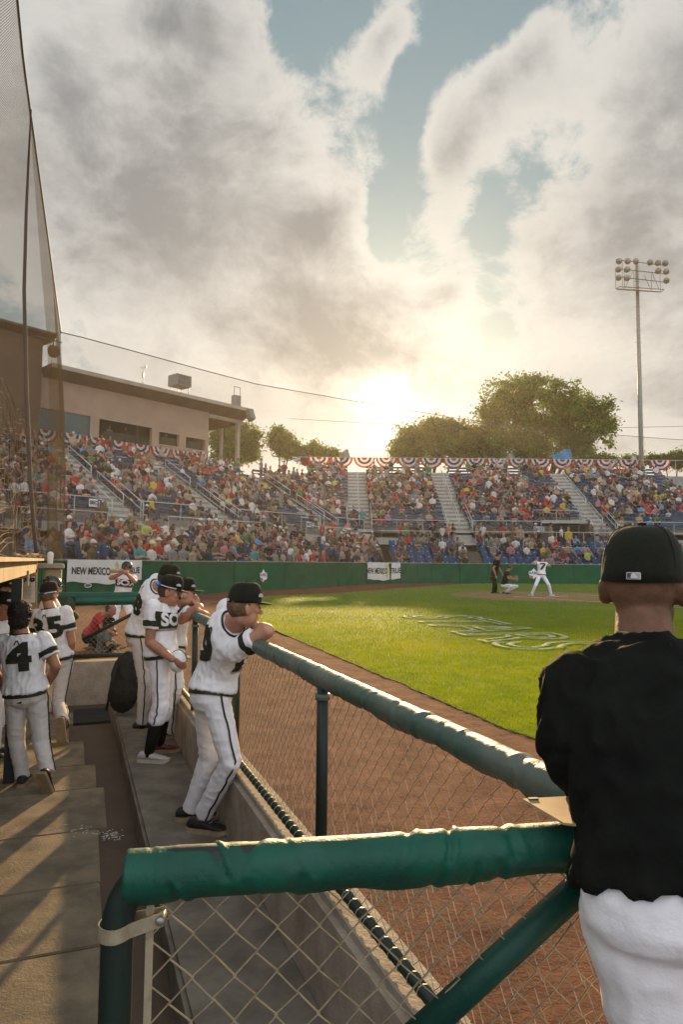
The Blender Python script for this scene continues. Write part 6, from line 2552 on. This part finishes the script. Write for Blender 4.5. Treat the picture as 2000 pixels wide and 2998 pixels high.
figure('person', 'person in a sage shirt and dark cap kneeling low behind the far panel', 'person', PSg, 0.82, 'skin_tan', 'hair_dark', top='sage_cloth', bottom='bag_black', floor=0.02, bands=False, stripe=False, collar=False, voxel=0.012, group='people beyond the far panel')

# bags and gear in the pit
bg_ = thing('gear_bag', 'tall black gear bag standing on the step end behind the SOX player', 'bag', W(0.55, 8.5, SZ))
mb = MB()
c_ = D(370, 1992, 8.0)
mb.ellipsoid(c_, V(0.17, 0.05, 0), V(-0.04, 0.13, 0), V(0.02, 0, 0.34), 18, 12)
mb.ellipsoid(c_ + V(-0.02, -0.05, -0.15), V(0.16, 0.03, 0), V(-0.03, 0.12, 0), V(0, 0, 0.2), 16, 10)
link('sack', remeshed(mb, 0.02, 2, 0.012, 1.0), 'bag_black', bg_)
mb = MB()
mb.tube([c_ + V(-0.07, -0.14, 0.2), c_ + V(-0.10, -0.2, 0.0), c_ + V(-0.16, -0.18, -0.3)], 0.016, 6)
mb.build('strap', 'bag_black', bg_, True)
gb = thing('hanging_bag', 'round dark green bag hanging on the far panel post beside player 35', 'bag', D(188, 1850, 9.2))
mb = MB()
c_ = D(187, 1778, 9.2)
mb.ellipsoid(c_, V(0.15, 0, 0), V(0, 0.10, 0), V(0.03, 0, 0.14), 18, 12)
mb.ellipsoid(c_ + V(0.10, 0, -0.12), V(0.10, 0, 0), V(0, 0.08, 0), V(0, 0, 0.07), 14, 8)
link('sack', remeshed(mb, 0.02, 2, 0.01, 4.0), 'bag_green', gb)

# ------------------------------------------------------------------ the coach filling the right edge
PM = dict(pelvis=D(2008, 2650, 1.12), neck=D(1890, 1935, 1.40), bend=D(1945, 2300, 1.20), face_p=az_vec(20), face_c=az_vec(24, -22), head=D(1884, 1716, 1.475), hface=az_vec(33, -3), hup=V(0, 0, 1),
          shL=D(1692, 2022, 1.33), shR=D(2108, 1995, 1.44), elL=D(1692, 2212, 1.28), wrL=D(1768, 2365, 1.50), elR=D(2150, 2240, 1.40), wrR=D(2050, 2360, 1.58),
          knL=D(1965, 3200, 1.16), anL=V(0.50, 1.0, -0.25), knR=D(2120, 3200, 1.16), anR=V(0.72, 1.0, -0.25))
_mr, _mT, _ms = figure('person', 'man in a black shirt and cap leaning on the corner rail, back to the camera', 'person', PM, 0.98, 'skin_brown', None, top='cloth_black', bottom='trouser_white', floor=SZ, patch=True, number=None, bands=False,
       stripe=False, collar=False, belt=False, hem=0.10, girth=0.90, voxel=0.007, sleeve=0.98, fold=0.012, group=None, head_k=0.98, cap_dz=-0.020, long_sleeve=True)
_mr['label'] = 'man in a black shirt and cap leaning on the corner rail, back to the camera'
# pocket, seam and waistband of his trousers
_tr = next(ch for ch in _mr.children if ch.name.startswith('trousers'))
_bv = BVHTree.FromPolygons([v.co for v in _tr.data.vertices], [p.vertices for p in _tr.data.polygons])


def _on_cloth(u, v, lift=0.002):
    q = _bv.ray_cast(CAM, ray(u, v))
    return (q[0] + q[1] * lift) if q[0] is not None else None


for nm, ln, rad in (('pocket_edge', [(1706, 2770), (1728, 2810), (1755, 2840)], 0.0014),):
    pp = [q for q in (_on_cloth(*x) for x in ln) if q is not None]
    if len(pp) > 1:
        fine = []
        for a, b in zip(pp[:-1], pp[1:]):
            fine += [a.lerp(b, k / 6) for k in range(6)]
        fine = [(_bv.find_nearest(q)[0] + _bv.find_nearest(q)[1] * 0.001) for q in fine + [pp[-1]]]
        mb = MB()
        mb.tube(fine, rad, 5)
        mb.build(nm, 'trouser_dusty', _tr, True)
cb = thing('clipboard', 'thin tan clipboard lying flat over the corner of the padded rails', 'clipboard', G(1640, 2370, 0.955))
pts_ = [G(1530, 2337, 0.965), G(1668, 2329, 0.965), G(1800, 2395, 0.962), G(1690, 2412, 0.960), G(1650, 2407, 0.960)]
mb = MB()
mb.loft([[p - V(0, 0, 0.004) for p in pts_], pts_], True)
mb.build('board', 'clip_brown', cb)
mb = MB()
q0, q1 = G(1548, 2338, 0.966), G(1575, 2337, 0.966)
mb.bar(q0, q1, 0.008, 0.003)
mb.build('clip', 'steel_dark', cb)

# ------------------------------------------------------------------ at the plate
PBt = dict(pelvis=D(1585, 1683, 29.9), neck=D(1587, 1645, 29.9), face_p=az_vec(-6), face_c=az_vec(-4, -10), head=D(1592, 1632, 29.95), hface=az_vec(35, -5),
           elL=D(1560, 1650, 29.8), wrL=D(1572, 1640, 30.2), elR=D(1610, 1657, 29.9), wrR=D(1595, 1645, 30.2), knL=D(1568, 1714, 29.7), anL=D(1557, 1739, 29.9), knR=D(1607, 1712, 29.7), anR=D(1614, 1741, 29.9))
figure('person', 'batter numbered 7 standing at home plate with his back to the camera', 'person', PBt, 1.03, 'skin_light', 'hair_brown', hat='helmet', number='7', floor=hz, voxel=0.016, group='people at home plate', bands=True, num_size=0.30, shoes=('shoe_white', 'label_white'), toes={'L': az_vec(-20), 'R': az_vec(60)}, stripe=False)
PU = dict(pelvis=D(1447, 1690, 31.3), neck=D(1456, 1638, 31.3), face_p=az_vec(80), face_c=az_vec(80, -8), head=D(1462, 1625, 31.3), hface=az_vec(85, -5),
          elR=D(1444, 1664, 31.1), wrR=D(1452, 1684, 31.0), elL=D(1462, 1664, 31.6), wrL=D(1472, 1680, 31.6), knR=D(1447, 1715, 31.2), anR=D(1444, 1737, 31.3), knL=D(1452, 1715, 31.5), anL=D(1452, 1736, 31.6))
figure('person', 'umpire dressed in black standing behind the catcher', 'person', PU, 1.06, 'skin_tan', 'hair_dark', top='cloth_black', bottom='cloth_black', floor=hz, voxel=0.016, group='people at home plate', bands=False, stripe=False, collar=False)
PCt = dict(pelvis=D(1476, 1712, 30.9), neck=D(1486, 1672, 30.9), face_p=az_vec(85), face_c=az_vec(95, -10), head=D(1494, 1660, 30.9), hface=az_vec(92, -4),
           elR=D(1488, 1692, 30.6), wrR=D(1506, 1695, 30.4), elL=D(1496, 1690, 31.1), wrL=D(1512, 1693, 30.9), knR=D(1496, 1716, 30.5), anR=D(1487, 1733, 30.7), knL=D(1514, 1716, 31.0), anL=D(1476, 1733, 31.1))
figure('person', 'catcher squatting behind the plate in dark chest gear', 'person', PCt, 1.0, 'skin_tan', 'hair_dark', hat='helmet', top='cloth_black', floor=hz, voxel=0.016, group='people at home plate', bands=False, stripe=True, collar=False)
mt_ = thing('catcher_mitt', 'tan mitt held out by the squatting catcher', 'mitt', D(1511, 1695, 30.5))
mb = MB()
mb.ellipsoid(D(1512, 1694, 30.5), V(0.07, 0, 0), V(0, 0.13, 0), V(0, 0, 0.15), 14, 10)
mb.build('leather', 'glove_tan', mt_, True)


# ------------------------------------------------------------------ spectators
PAL = {}


def pal(kind, items):
    for nm, c in items:
        mat(f'{kind}_{nm}', c, 0.85, var=0.08, scale=12)
    PAL[kind] = [f'{kind}_{nm}' for nm, _ in items]


pal('shirt', [('black', (0.02, 0.02, 0.02)), ('white', (0.68, 0.66, 0.63)), ('red', (0.44, 0.035, 0.03)), ('navy', (0.03, 0.045, 0.10)), ('grey', (0.24, 0.235, 0.23)), ('tan', (0.40, 0.31, 0.21)), ('olive', (0.10, 0.105, 0.05)),
              ('yellow', (0.62, 0.47, 0.04)), ('teal', (0.04, 0.26, 0.27)), ('pink', (0.52, 0.20, 0.24)), ('green', (0.06, 0.20, 0.07)), ('maroon', (0.16, 0.03, 0.04)), ('sky', (0.09, 0.33, 0.58)), ('coral', (0.60, 0.20, 0.12)), ('brown', (0.12, 0.075, 0.045)), ('lime', (0.45, 0.52, 0.12))])
pal('flesh', [('pale', (0.50, 0.27, 0.185)), ('tan', (0.38, 0.19, 0.115)), ('brown', (0.22, 0.105, 0.06))])
pal('legs', [('denim', (0.055, 0.075, 0.13)), ('khaki', (0.34, 0.26, 0.17)), ('black', (0.022, 0.022, 0.024)), ('grey', (0.16, 0.16, 0.16))])
pal('hair', [('dark', (0.025, 0.018, 0.012)), ('brown', (0.085, 0.048, 0.025)), ('fair', (0.30, 0.19, 0.09)), ('grey', (0.36, 0.34, 0.31))])
pal('hat', [('white', (0.66, 0.64, 0.60)), ('black', (0.02, 0.02, 0.022)), ('red', (0.40, 0.03, 0.03)), ('straw', (0.46, 0.35, 0.19)), ('navy', (0.03, 0.04, 0.10))])
SHIRT_W = [0.25, 0.14, 0.09, 0.06, 0.12, 0.12, 0.06, 0.02, 0.03, 0.035, 0.025, 0.05, 0.02, 0.015, 0.06, 0.008]
_sw = sum(SHIRT_W)
SHIRT_W = [q / _sw for q in SHIRT_W]
SLOTS = ('flesh', 'shirt', 'legs', 'hair', 'hat', 'shoes')


def spectator_mesh(pose, hat, voxel):
    """a sitting or standing watcher facing -y, feet at the origin's level"""
    segs = []   # (a, b, r0, r1, slot)
    stand = pose in ('stand', 'stand2')
    if stand:
        pel, knees, ank = V(0, 0, 0.94), [V(s * 0.10, -0.03, 0.50) for s in (-1, 1)], [V(s * 0.11, 0.0, 0.08) for s in (-1, 1)]
    else:
        pel, knees, ank = V(0, 0.05, 0.52), [V(s * 0.13, -0.38, 0.53) for s in (-1, 1)], [V(s * 0.13, -0.36, 0.08) for s in (-1, 1)]
    lean = {'lean': -0.26, 'up': 0.0, 'cross': 0.03, 'raise': -0.04, 'lap': -0.04, 'stand': -0.03, 'stand2': 0.0}[pose]
    nk = pel + V(0, lean, 0.50)
    hd = nk + V(0, lean * 0.35 - 0.02, 0.20)
    for s, kn, an in zip((-1, 1), knees, ank):
        hp_ = pel + V(s * 0.09, -0.02, 0)
        segs += [(hp_, kn, 0.095, 0.075, 2), (kn, an, 0.070, 0.055, 2), (an, an + V(0, -0.14, -0.03), 0.05, 0.04, 5)]
    segs += [(pel, pel + V(0, lean * 0.4, 0.22), 0.155, 0.150, 1), (pel + V(0, lean * 0.4, 0.22), nk - V(0, 0, 0.10), 0.155, 0.15, 1), (nk - V(0.13, 0, 0.09), nk - V(-0.13, 0, 0.09), 0.085, 0.085, 1), (nk - V(0, 0, 0.03), nk + V(0, 0, 0.08), 0.058, 0.055, 0)]
    segs.append((hd - V(0, 0, 0.05), hd + V(0, 0, 0.03), 0.078, 0.088, 0))
    segs.append((hd + V(0, 0.03, 0.0), hd + V(0, 0.02, 0.06), 0.088, 0.086, 3))
    for s in (-1, 1):
        sh_ = nk + V(s * 0.185, 0, -0.07)
        if pose == 'lap' or pose == 'lean':
            el, wr = sh_ + V(s * 0.07, -0.10, -0.27), pel + V(s * 0.06, -0.36, 0.10)
        elif pose == 'cross':
            el, wr = sh_ + V(s * 0.06, -0.10, -0.25), sh_ + V(-s * 0.22, -0.24, -0.20)
        elif pose == 'raise' and s == 1:
            el, wr = sh_ + V(0.10, -0.20, -0.16), hd + V(0.06, -0.13, -0.06)
        elif pose == 'stand2' and s == 1:
            el, wr = sh_ + V(0.14, 0.02, -0.24), pel + V(0.17, -0.06, 0.10)
        elif stand:
            el, wr = sh_ + V(s * 0.05, 0.0, -0.28), sh_ + V(s * 0.04, -0.12, -0.50)
        else:
            el, wr = sh_ + V(s * 0.06, -0.06, -0.27), pel + V(s * 0.16, -0.30, 0.06)
        segs += [(sh_, sh_.lerp(el, 0.6), 0.068, 0.060, 1), (sh_.lerp(el, 0.6), el, 0.048, 0.045, 0), (el, wr, 0.045, 0.038, 0)]
    if hat:
        segs.append((hd + V(0, 0.0, 0.09), hd + V(0, 0.01, 0.10), 0.098, 0.095, 4))
        if hat == 'cap':
            segs.append((hd + V(-0.05, -0.13, 0.062), hd + V(0.05, -0.13, 0.062), 0.030, 0.030, 4))
        else:
            for k in range(8):
                a = k * math.pi / 4
                segs.append((hd + V(math.cos(a) * 0.08, math.sin(a) * 0.08, 0.075), hd + V(math.cos(a) * 0.16, math.sin(a) * 0.17, 0.065), 0.028, 0.026, 4))
    elif hat is None:
        segs.append((hd + V(0, 0.04, 0.03), hd + V(0, 0.075, -0.14), 0.092, 0.055, 3))
    mb = MB()
    for a, b, r0, r1, sl in segs:
        mb.capsule(a, b, r0, r1, 10)
    me = remeshed(mb, voxel, 1)
    # colour every face by the nearest limb
    A = np.array([s[0] for s in segs])
    B = np.array([s[1] for s in segs])
    r0, r1 = np.array([s[2] for s in segs]), np.array([s[3] for s in segs])
    sl = np.array([s[4] for s in segs])
    C = np.array([p.center for p in me.polygons])
    AB = B - A
    t = np.einsum('nij,ij->ni', C[:, None] - A[None], AB) / np.maximum((AB ** 2).sum(1), 1e-9)[None]
    t = np.clip(t, 0, 1)
    dist = np.linalg.norm(C[:, None] - (A[None] + AB[None] * t[..., None]), axis=2) - (r0[None] * (1 - t) + r1[None] * t)
    me.polygons.foreach_set('material_index', sl[np.argmin(dist, 1)])
    for s in SLOTS[:5]:
        me.materials.append(MATS[PAL[s][0]])
    me.materials.append(MATS['shoe_black'])
    me.update()
    return me


POSES = ['lap', 'lean', 'cross', 'raise', 'up']
HATS = ['cap', False, None, 'brim', 'cap']
TEMPL = {}
for p in POSES + ['stand', 'stand2']:
    for h in ('cap', False, None, 'brim'):
        if h == 'brim' and p in ('raise', 'stand2'):
            continue
        TEMPL[(p, h)] = spectator_mesh(p, h, 0.030)
LOWT = {k: spectator_mesh(k[0], k[1], 0.052) for k in TEMPL if k[1] != 'brim'}
CR = np.random.default_rng(21)
HATW = {'cap': 0.40, False: 0.22, None: 0.30, 'brim': 0.08}
shirt_word = [q.split('_')[1] for q in PAL['shirt']]
hat_word = [q.split('_')[1] for q in PAL['hat']]


def look(pose_set, poses_p):
    while True:
        p = str(CR.choice(pose_set, p=poses_p))
        h = list(HATW)[int(CR.choice(4, p=list(HATW.values())))]
        if (p, h) in TEMPL:
            break
    return p, h, int(CR.choice(len(PAL['shirt']), p=SHIRT_W)), int(CR.choice(3, p=[0.5, 0.35, 0.15])), int(CR.choice(4, p=[0.4, 0.25, 0.2, 0.15])), int(CR.choice(4, p=[0.4, 0.3, 0.18, 0.12])), int(CR.choice(5, p=[0.26, 0.34, 0.12, 0.16, 0.12]))


def zone_of(u):
    z = [(160, 'behind the net'), (330, 'above the large banner'), (520, 'left of the SEC 5 sign'), (700, 'under the SEC 5 sign'), (860, 'above the left badge'), (1060, 'below the SEC 6 sign'), (1200, 'above the middle banner'), (1400, 'left of the middle stair'),
         (1560, 'above the umpire'), (1700, 'above the batter'), (2100, 'beside the black cap')]
    return next(n for lim, n in z if u < lim)


def person_in_stand(loc, rz, lk, label, sc, grp):
    p, h, sh_, fl_, lg_, hr_, ht_ = lk
    me = TEMPL[(p, h)]
    o = bpy.data.objects.new('spectator', me)
    COL.objects.link(o)
    o.location = loc
    o.rotation_euler = (0, 0, rz)
    o.scale = (sc, sc, sc)
    for i, m in enumerate((PAL['flesh'][fl_], PAL['shirt'][sh_], PAL['legs'][lg_], PAL['hair'][hr_], PAL['hat'][ht_])):
        o.material_slots[i].link = 'OBJECT'
        o.material_slots[i].material = MATS[m]
    tag(o, label, 'spectator', grp)
    return o


# seats: a tip-up seat with its number plate
seat_t = thing('stadium_seat', 'empty blue seat', 'seat')
mb = MB()
mb.grid(lambda a, b: V((a - 0.5) * 0.48, 0.20 + 0.05 * b - 0.05 * math.cos((a - 0.5) * 2.6) * 0.6, 0.44 + 0.42 * b - 0.03 * (2 * a - 1) ** 2 * b), 6, 4)
mb.grid(lambda a, b: V((0.5 - a) * 0.48, 0.24 + 0.05 * b - 0.05 * math.cos((a - 0.5) * 2.6) * 0.6, 0.44 + 0.42 * b - 0.03 * (2 * a - 1) ** 2 * b), 6, 4)
mb.build('backrest', 'seat_blue', seat_t, True)
mb = MB()
mb.box((0, 0.0, 0.43), (0.46, 0.40, 0.05))
mb.box((0, 0.16, 0.22), (0.06, 0.06, 0.42))
mb.build('seat_pan', 'seat_blue', seat_t)
mb = MB()
mb.box((0, 0.172, 0.79), (0.08, 0.008, 0.05))
mb.build('number_plate', 'label_white', seat_t)
seats_used = 0
indiv = 0
grid_rows = ['front row', 'second row', 'third row', 'fourth row', 'fifth row', 'sixth row', 'back row']
taken_mb = []
seen_labels = {}


def uniq(lab):
    seen_labels[lab] = seen_labels.get(lab, 0) + 1
    k = seen_labels[lab]
    return lab if k == 1 else lab.replace(' shirt,', ',') + ' ' + ['', '', 'second', 'third', 'fourth', 'fifth', 'sixth', 'seventh', 'eighth', 'ninth', 'tenth', 'eleventh', 'twelfth', 'thirteenth', 'fourteenth', 'fifteenth', 'sixteenth', 'seventeenth', 'eighteenth', 'nineteenth', 'twentieth'][min(k, 20)] + ' from left'


spect_pending = []
plain_seats = []
for (x, y, z, th, uu, r, bi) in SEATS:
    clus = noise.noise(V(x * 0.35, y * 0.35, 2.0))
    dens_ = (0.80 + 0.35 * clus) if uu < 900 else (0.62 + 0.5 * clus if uu < 1130 else 0.36 + 0.55 * clus)
    if CR.random() < dens_:
        spect_pending.append((x, y, z, th, uu, r, bi))
    else:
        plain_seats.append((x, y, z, th, uu, r, bi))
spect_pending.sort(key=lambda q: q[1])
LATE = []
for q in spect_pending:
    x, y, z, th, uu, r, bi = q
    if r == (6 if bi == 0 else 4) and CR.random() < 0.12:
        lk = look(['stand', 'stand2'], [0.5, 0.5])
    else:
        lk = look(POSES, [0.3, 0.2, 0.15, 0.15, 0.2])
    rz = th + CR.normal(0, 0.22) + (0.12 if bi == 0 else 0)
    sc = 1.12 * float(CR.uniform(0.93, 1.07)) * (0.72 if CR.random() < 0.07 else 1.0)
    if indiv < 292:
        hatw = {'cap': hat_word[lk[6]] + ' cap', 'brim': 'wide ' + hat_word[lk[6]] + ' hat', False: 'short hair', None: 'long hair'}[lk[1]]
        row = grid_rows[r] if bi == 0 or r < 4 else 'back row'
        lab = uniq(f'spectator in {shirt_word[lk[2]]} shirt, {hatw}, {row} {zone_of(uu)}')
        person_in_stand((x, y, z), rz, lk, lab, sc, 'spectators in the lower seats')
        indiv += 1
    else:
        LATE.append((x, y, z, rz, lk, sc))
ns = 0
plain_seats.sort(key=lambda q: q[1])
for i, (x, y, z, th, uu, r, bi) in enumerate(plain_seats):
    if i == 0:
        o = seat_t
    elif ns < 260:
        o = dup(seat_t)
    else:
        break
    o.location = (x, y, z)
    o.rotation_euler = (0, 0, th)
    o['label'] = uniq(f'empty blue seat, {grid_rows[r] if bi == 0 or r < 4 else "back row"} {zone_of(uu)}')
    o['group'] = 'empty seats of the lower stand'
    ns += 1
# seats under the people and any left over, as one mass
mb = MB()
sv = []
for ch in seat_t.children:
    if ch.name.startswith(('backrest', 'seat_pan')):
        sv.append(ch.data)
for (x, y, z, th, uu, r, bi) in spect_pending + plain_seats[ns:]:
    c_, s_ = math.cos(th), math.sin(th)
    for me in sv:
        i0 = mb.addv([(x + v.co.x * c_ - v.co.y * s_, y + v.co.x * s_ + v.co.y * c_, z + v.co.z) for v in me.vertices])
        for p_ in me.polygons:
            mb.face([i0 + k for k in p_.vertices])
tag(mb.build('taken_seats', 'seat_blue'), 'blue seats of the lower stand that have people in them', 'seats', kind='stuff')

# the packed upper rows read as one mass
ALLM = PAL['flesh'] + PAL['shirt'] + PAL['legs'] + PAL['hair'] + PAL['hat'] + ['shoe_black']
OFFS = [0, 3, 19, 23, 27, 32]
VV, FV, FS, FM = [], [], [], []
vo = 0
tcache = {}
for k, me in LOWT.items():
    co = np.empty(len(me.vertices) * 3)
    me.vertices.foreach_get('co', co)
    ls = np.empty(len(me.polygons), int)
    lt_ = np.empty(len(me.polygons), int)
    me.polygons.foreach_get('loop_start', ls)
    me.polygons.foreach_get('loop_total', lt_)
    lv = np.empty(len(me.loops), int)
    me.loops.foreach_get('vertex_index', lv)
    mi = np.empty(len(me.polygons), int)
    me.polygons.foreach_get('material_index', mi)
    tcache[k] = (co.reshape(-1, 3), ls, lt_, lv, mi)
lo_ = 0


def add_person(loc, rz, lk, sc):
    global vo, lo_
    k = (lk[0], lk[1] if lk[1] != 'brim' else 'cap')
    co, ls, lt_, lv, mi = tcache[k]
    c_, s_ = math.cos(rz), math.sin(rz)
    P = co * sc
    P = np.stack([P[:, 0] * c_ - P[:, 1] * s_, P[:, 0] * s_ + P[:, 1] * c_, P[:, 2]], 1) + np.array(loc)[None]
    VV.append(P)
    FV.append(lv + vo)
    FS.append(lt_)
    ix = np.array([OFFS[0] + lk[3], OFFS[1] + lk[2], OFFS[2] + lk[4], OFFS[3] + lk[5], OFFS[4] + lk[6], OFFS[5]])
    FM.append(ix[mi])
    vo += len(co)


ncrowd = 0
for (a, b, z, fc_, i, sec) in ROWS:
    L = (b - a).length
    th = math.atan2(fc_.x, -fc_.y)
    s = 0.25
    while s < L - 0.25:
        p = a.lerp(b, s / L)
        s += float(CR.uniform(0.48, 0.66))
        uu = 1000 + 2000 * p.x / p.y
        if uu < -60 or uu > 2060:
            continue
        cl = noise.noise(V(p.x * 0.30, p.y * 0.30, 7.0)) + 0.4 * noise.noise(V(p.x * 0.9, p.y * 0.9, 3.0))
        dn = 0.70 + 0.80 * cl
        if i < 3:
            dn -= 0.30
        if sec == 7 and i > 8:
            dn -= 0.25
        if CR.random() > dn:
            continue
        if CR.random() < 0.035:
            lk = look(['stand', 'stand2'], [0.5, 0.5])
        else:
            lk = look(POSES, [0.3, 0.2, 0.15, 0.15, 0.2])
        sc = 1.10 * float(CR.uniform(0.92, 1.08)) * (0.74 if CR.random() < 0.07 else 1)
        q = p - fc_ * 0.08
        add_person((q.x, q.y, z), th + CR.normal(0, 0.25), lk, sc)
        ncrowd += 1
for (x, y, z, rz, lk, sc) in LATE:
    add_person((x, y, z), rz, lk, sc)
    ncrowd += 1
# a standing fringe along the concourse
for k in range(46):
    if k < 18:
        p = lp(float(CR.uniform(0.4, 2.4)), float(CR.uniform(1, 29)))
        th = math.atan2(-DL.x * -1 * -1, DL.y) if False else math.atan2((-DL).x, -(-DL).y)
    else:
        p = rp(float(CR.uniform(0.4, 2.4)), float(CR.uniform(3.5, 27)))
        th = 0.0
    lk = look(['stand', 'stand2'], [0.6, 0.4])
    add_person((p.x, p.y, CONZ), th + CR.normal(0, 0.9), lk, float(CR.uniform(0.94, 1.06)))
    ncrowd += 1
me = bpy.data.meshes.new('crowd')
allv = np.concatenate(VV)
allf = np.concatenate(FV)
tot = np.concatenate(FS)
me.vertices.add(len(allv))
me.vertices.foreach_set('co', allv.ravel())
me.loops.add(len(allf))
me.loops.foreach_set('vertex_index', allf)
me.polygons.add(len(tot))
me.polygons.foreach_set('loop_start', np.concatenate([[0], np.cumsum(tot)[:-1]]))
for m in ALLM:
    me.materials.append(MATS[m])
me.polygons.foreach_set('material_index', np.concatenate(FM))
me.update(calc_edges=True)
me.polygons.foreach_set('use_smooth', np.ones(len(tot), bool))
tag(link('crowd', me), 'packed crowd of spectators filling the upper grandstand rows', 'crowd', kind='stuff')
print('CROWD', ncrowd, 'individual', indiv, 'seats', ns, 'tris', len(tot) * 2)

# people working in the press box
for i, (u, o_, lab, sh_) in enumerate(((372, 0.9, 'person standing in the large press box window', 0), (330, 1.3, 'person at the desk left in the large press box window', 4), (488, 0.8, 'person in the middle press box window', 0), (568, 0.9, 'person in the right press box window', 4))):
    l_ = l_of_u(u, PO + o_)
    p = lpm(PO, l_) + DL * o_
    zf = zlo - 0.2
    lk = ('stand' if i % 2 == 0 else 'stand2', 'cap' if i == 0 else False, sh_, 1, 2, 0, 1)
    person_in_stand((p.x, p.y, zf - 0.15), math.atan2((-DL).x, -(-DL).y), lk, lab, 1.0, 'people in the press box')


# ------------------------------------------------------------------ dusty evening air
hv = bpy.data.materials.new('haze_air')
hv.use_nodes = True
t = NT(hv.node_tree)
t.n.clear()
pv = t.node('ShaderNodeVolumePrincipled')
pv.inputs['Color'].default_value = (0.97, 0.91, 0.80, 1)
pv.inputs['Density'].default_value = 0.00034
pv.inputs['Anisotropy'].default_value = 0.6
mo = t.node('ShaderNodeOutputMaterial')
t.l.new(pv.outputs[0], mo.inputs['Volume'])
mb = MB()
mb.box((0, 0, 17.2), (1300, 1300, 37.6))
hz_o = mb.build('haze', hv)
tag(hz_o, 'thin warm dusty evening air over the ball park', 'haze', kind='stuff')
scene.cycles.volume_bounces = 0
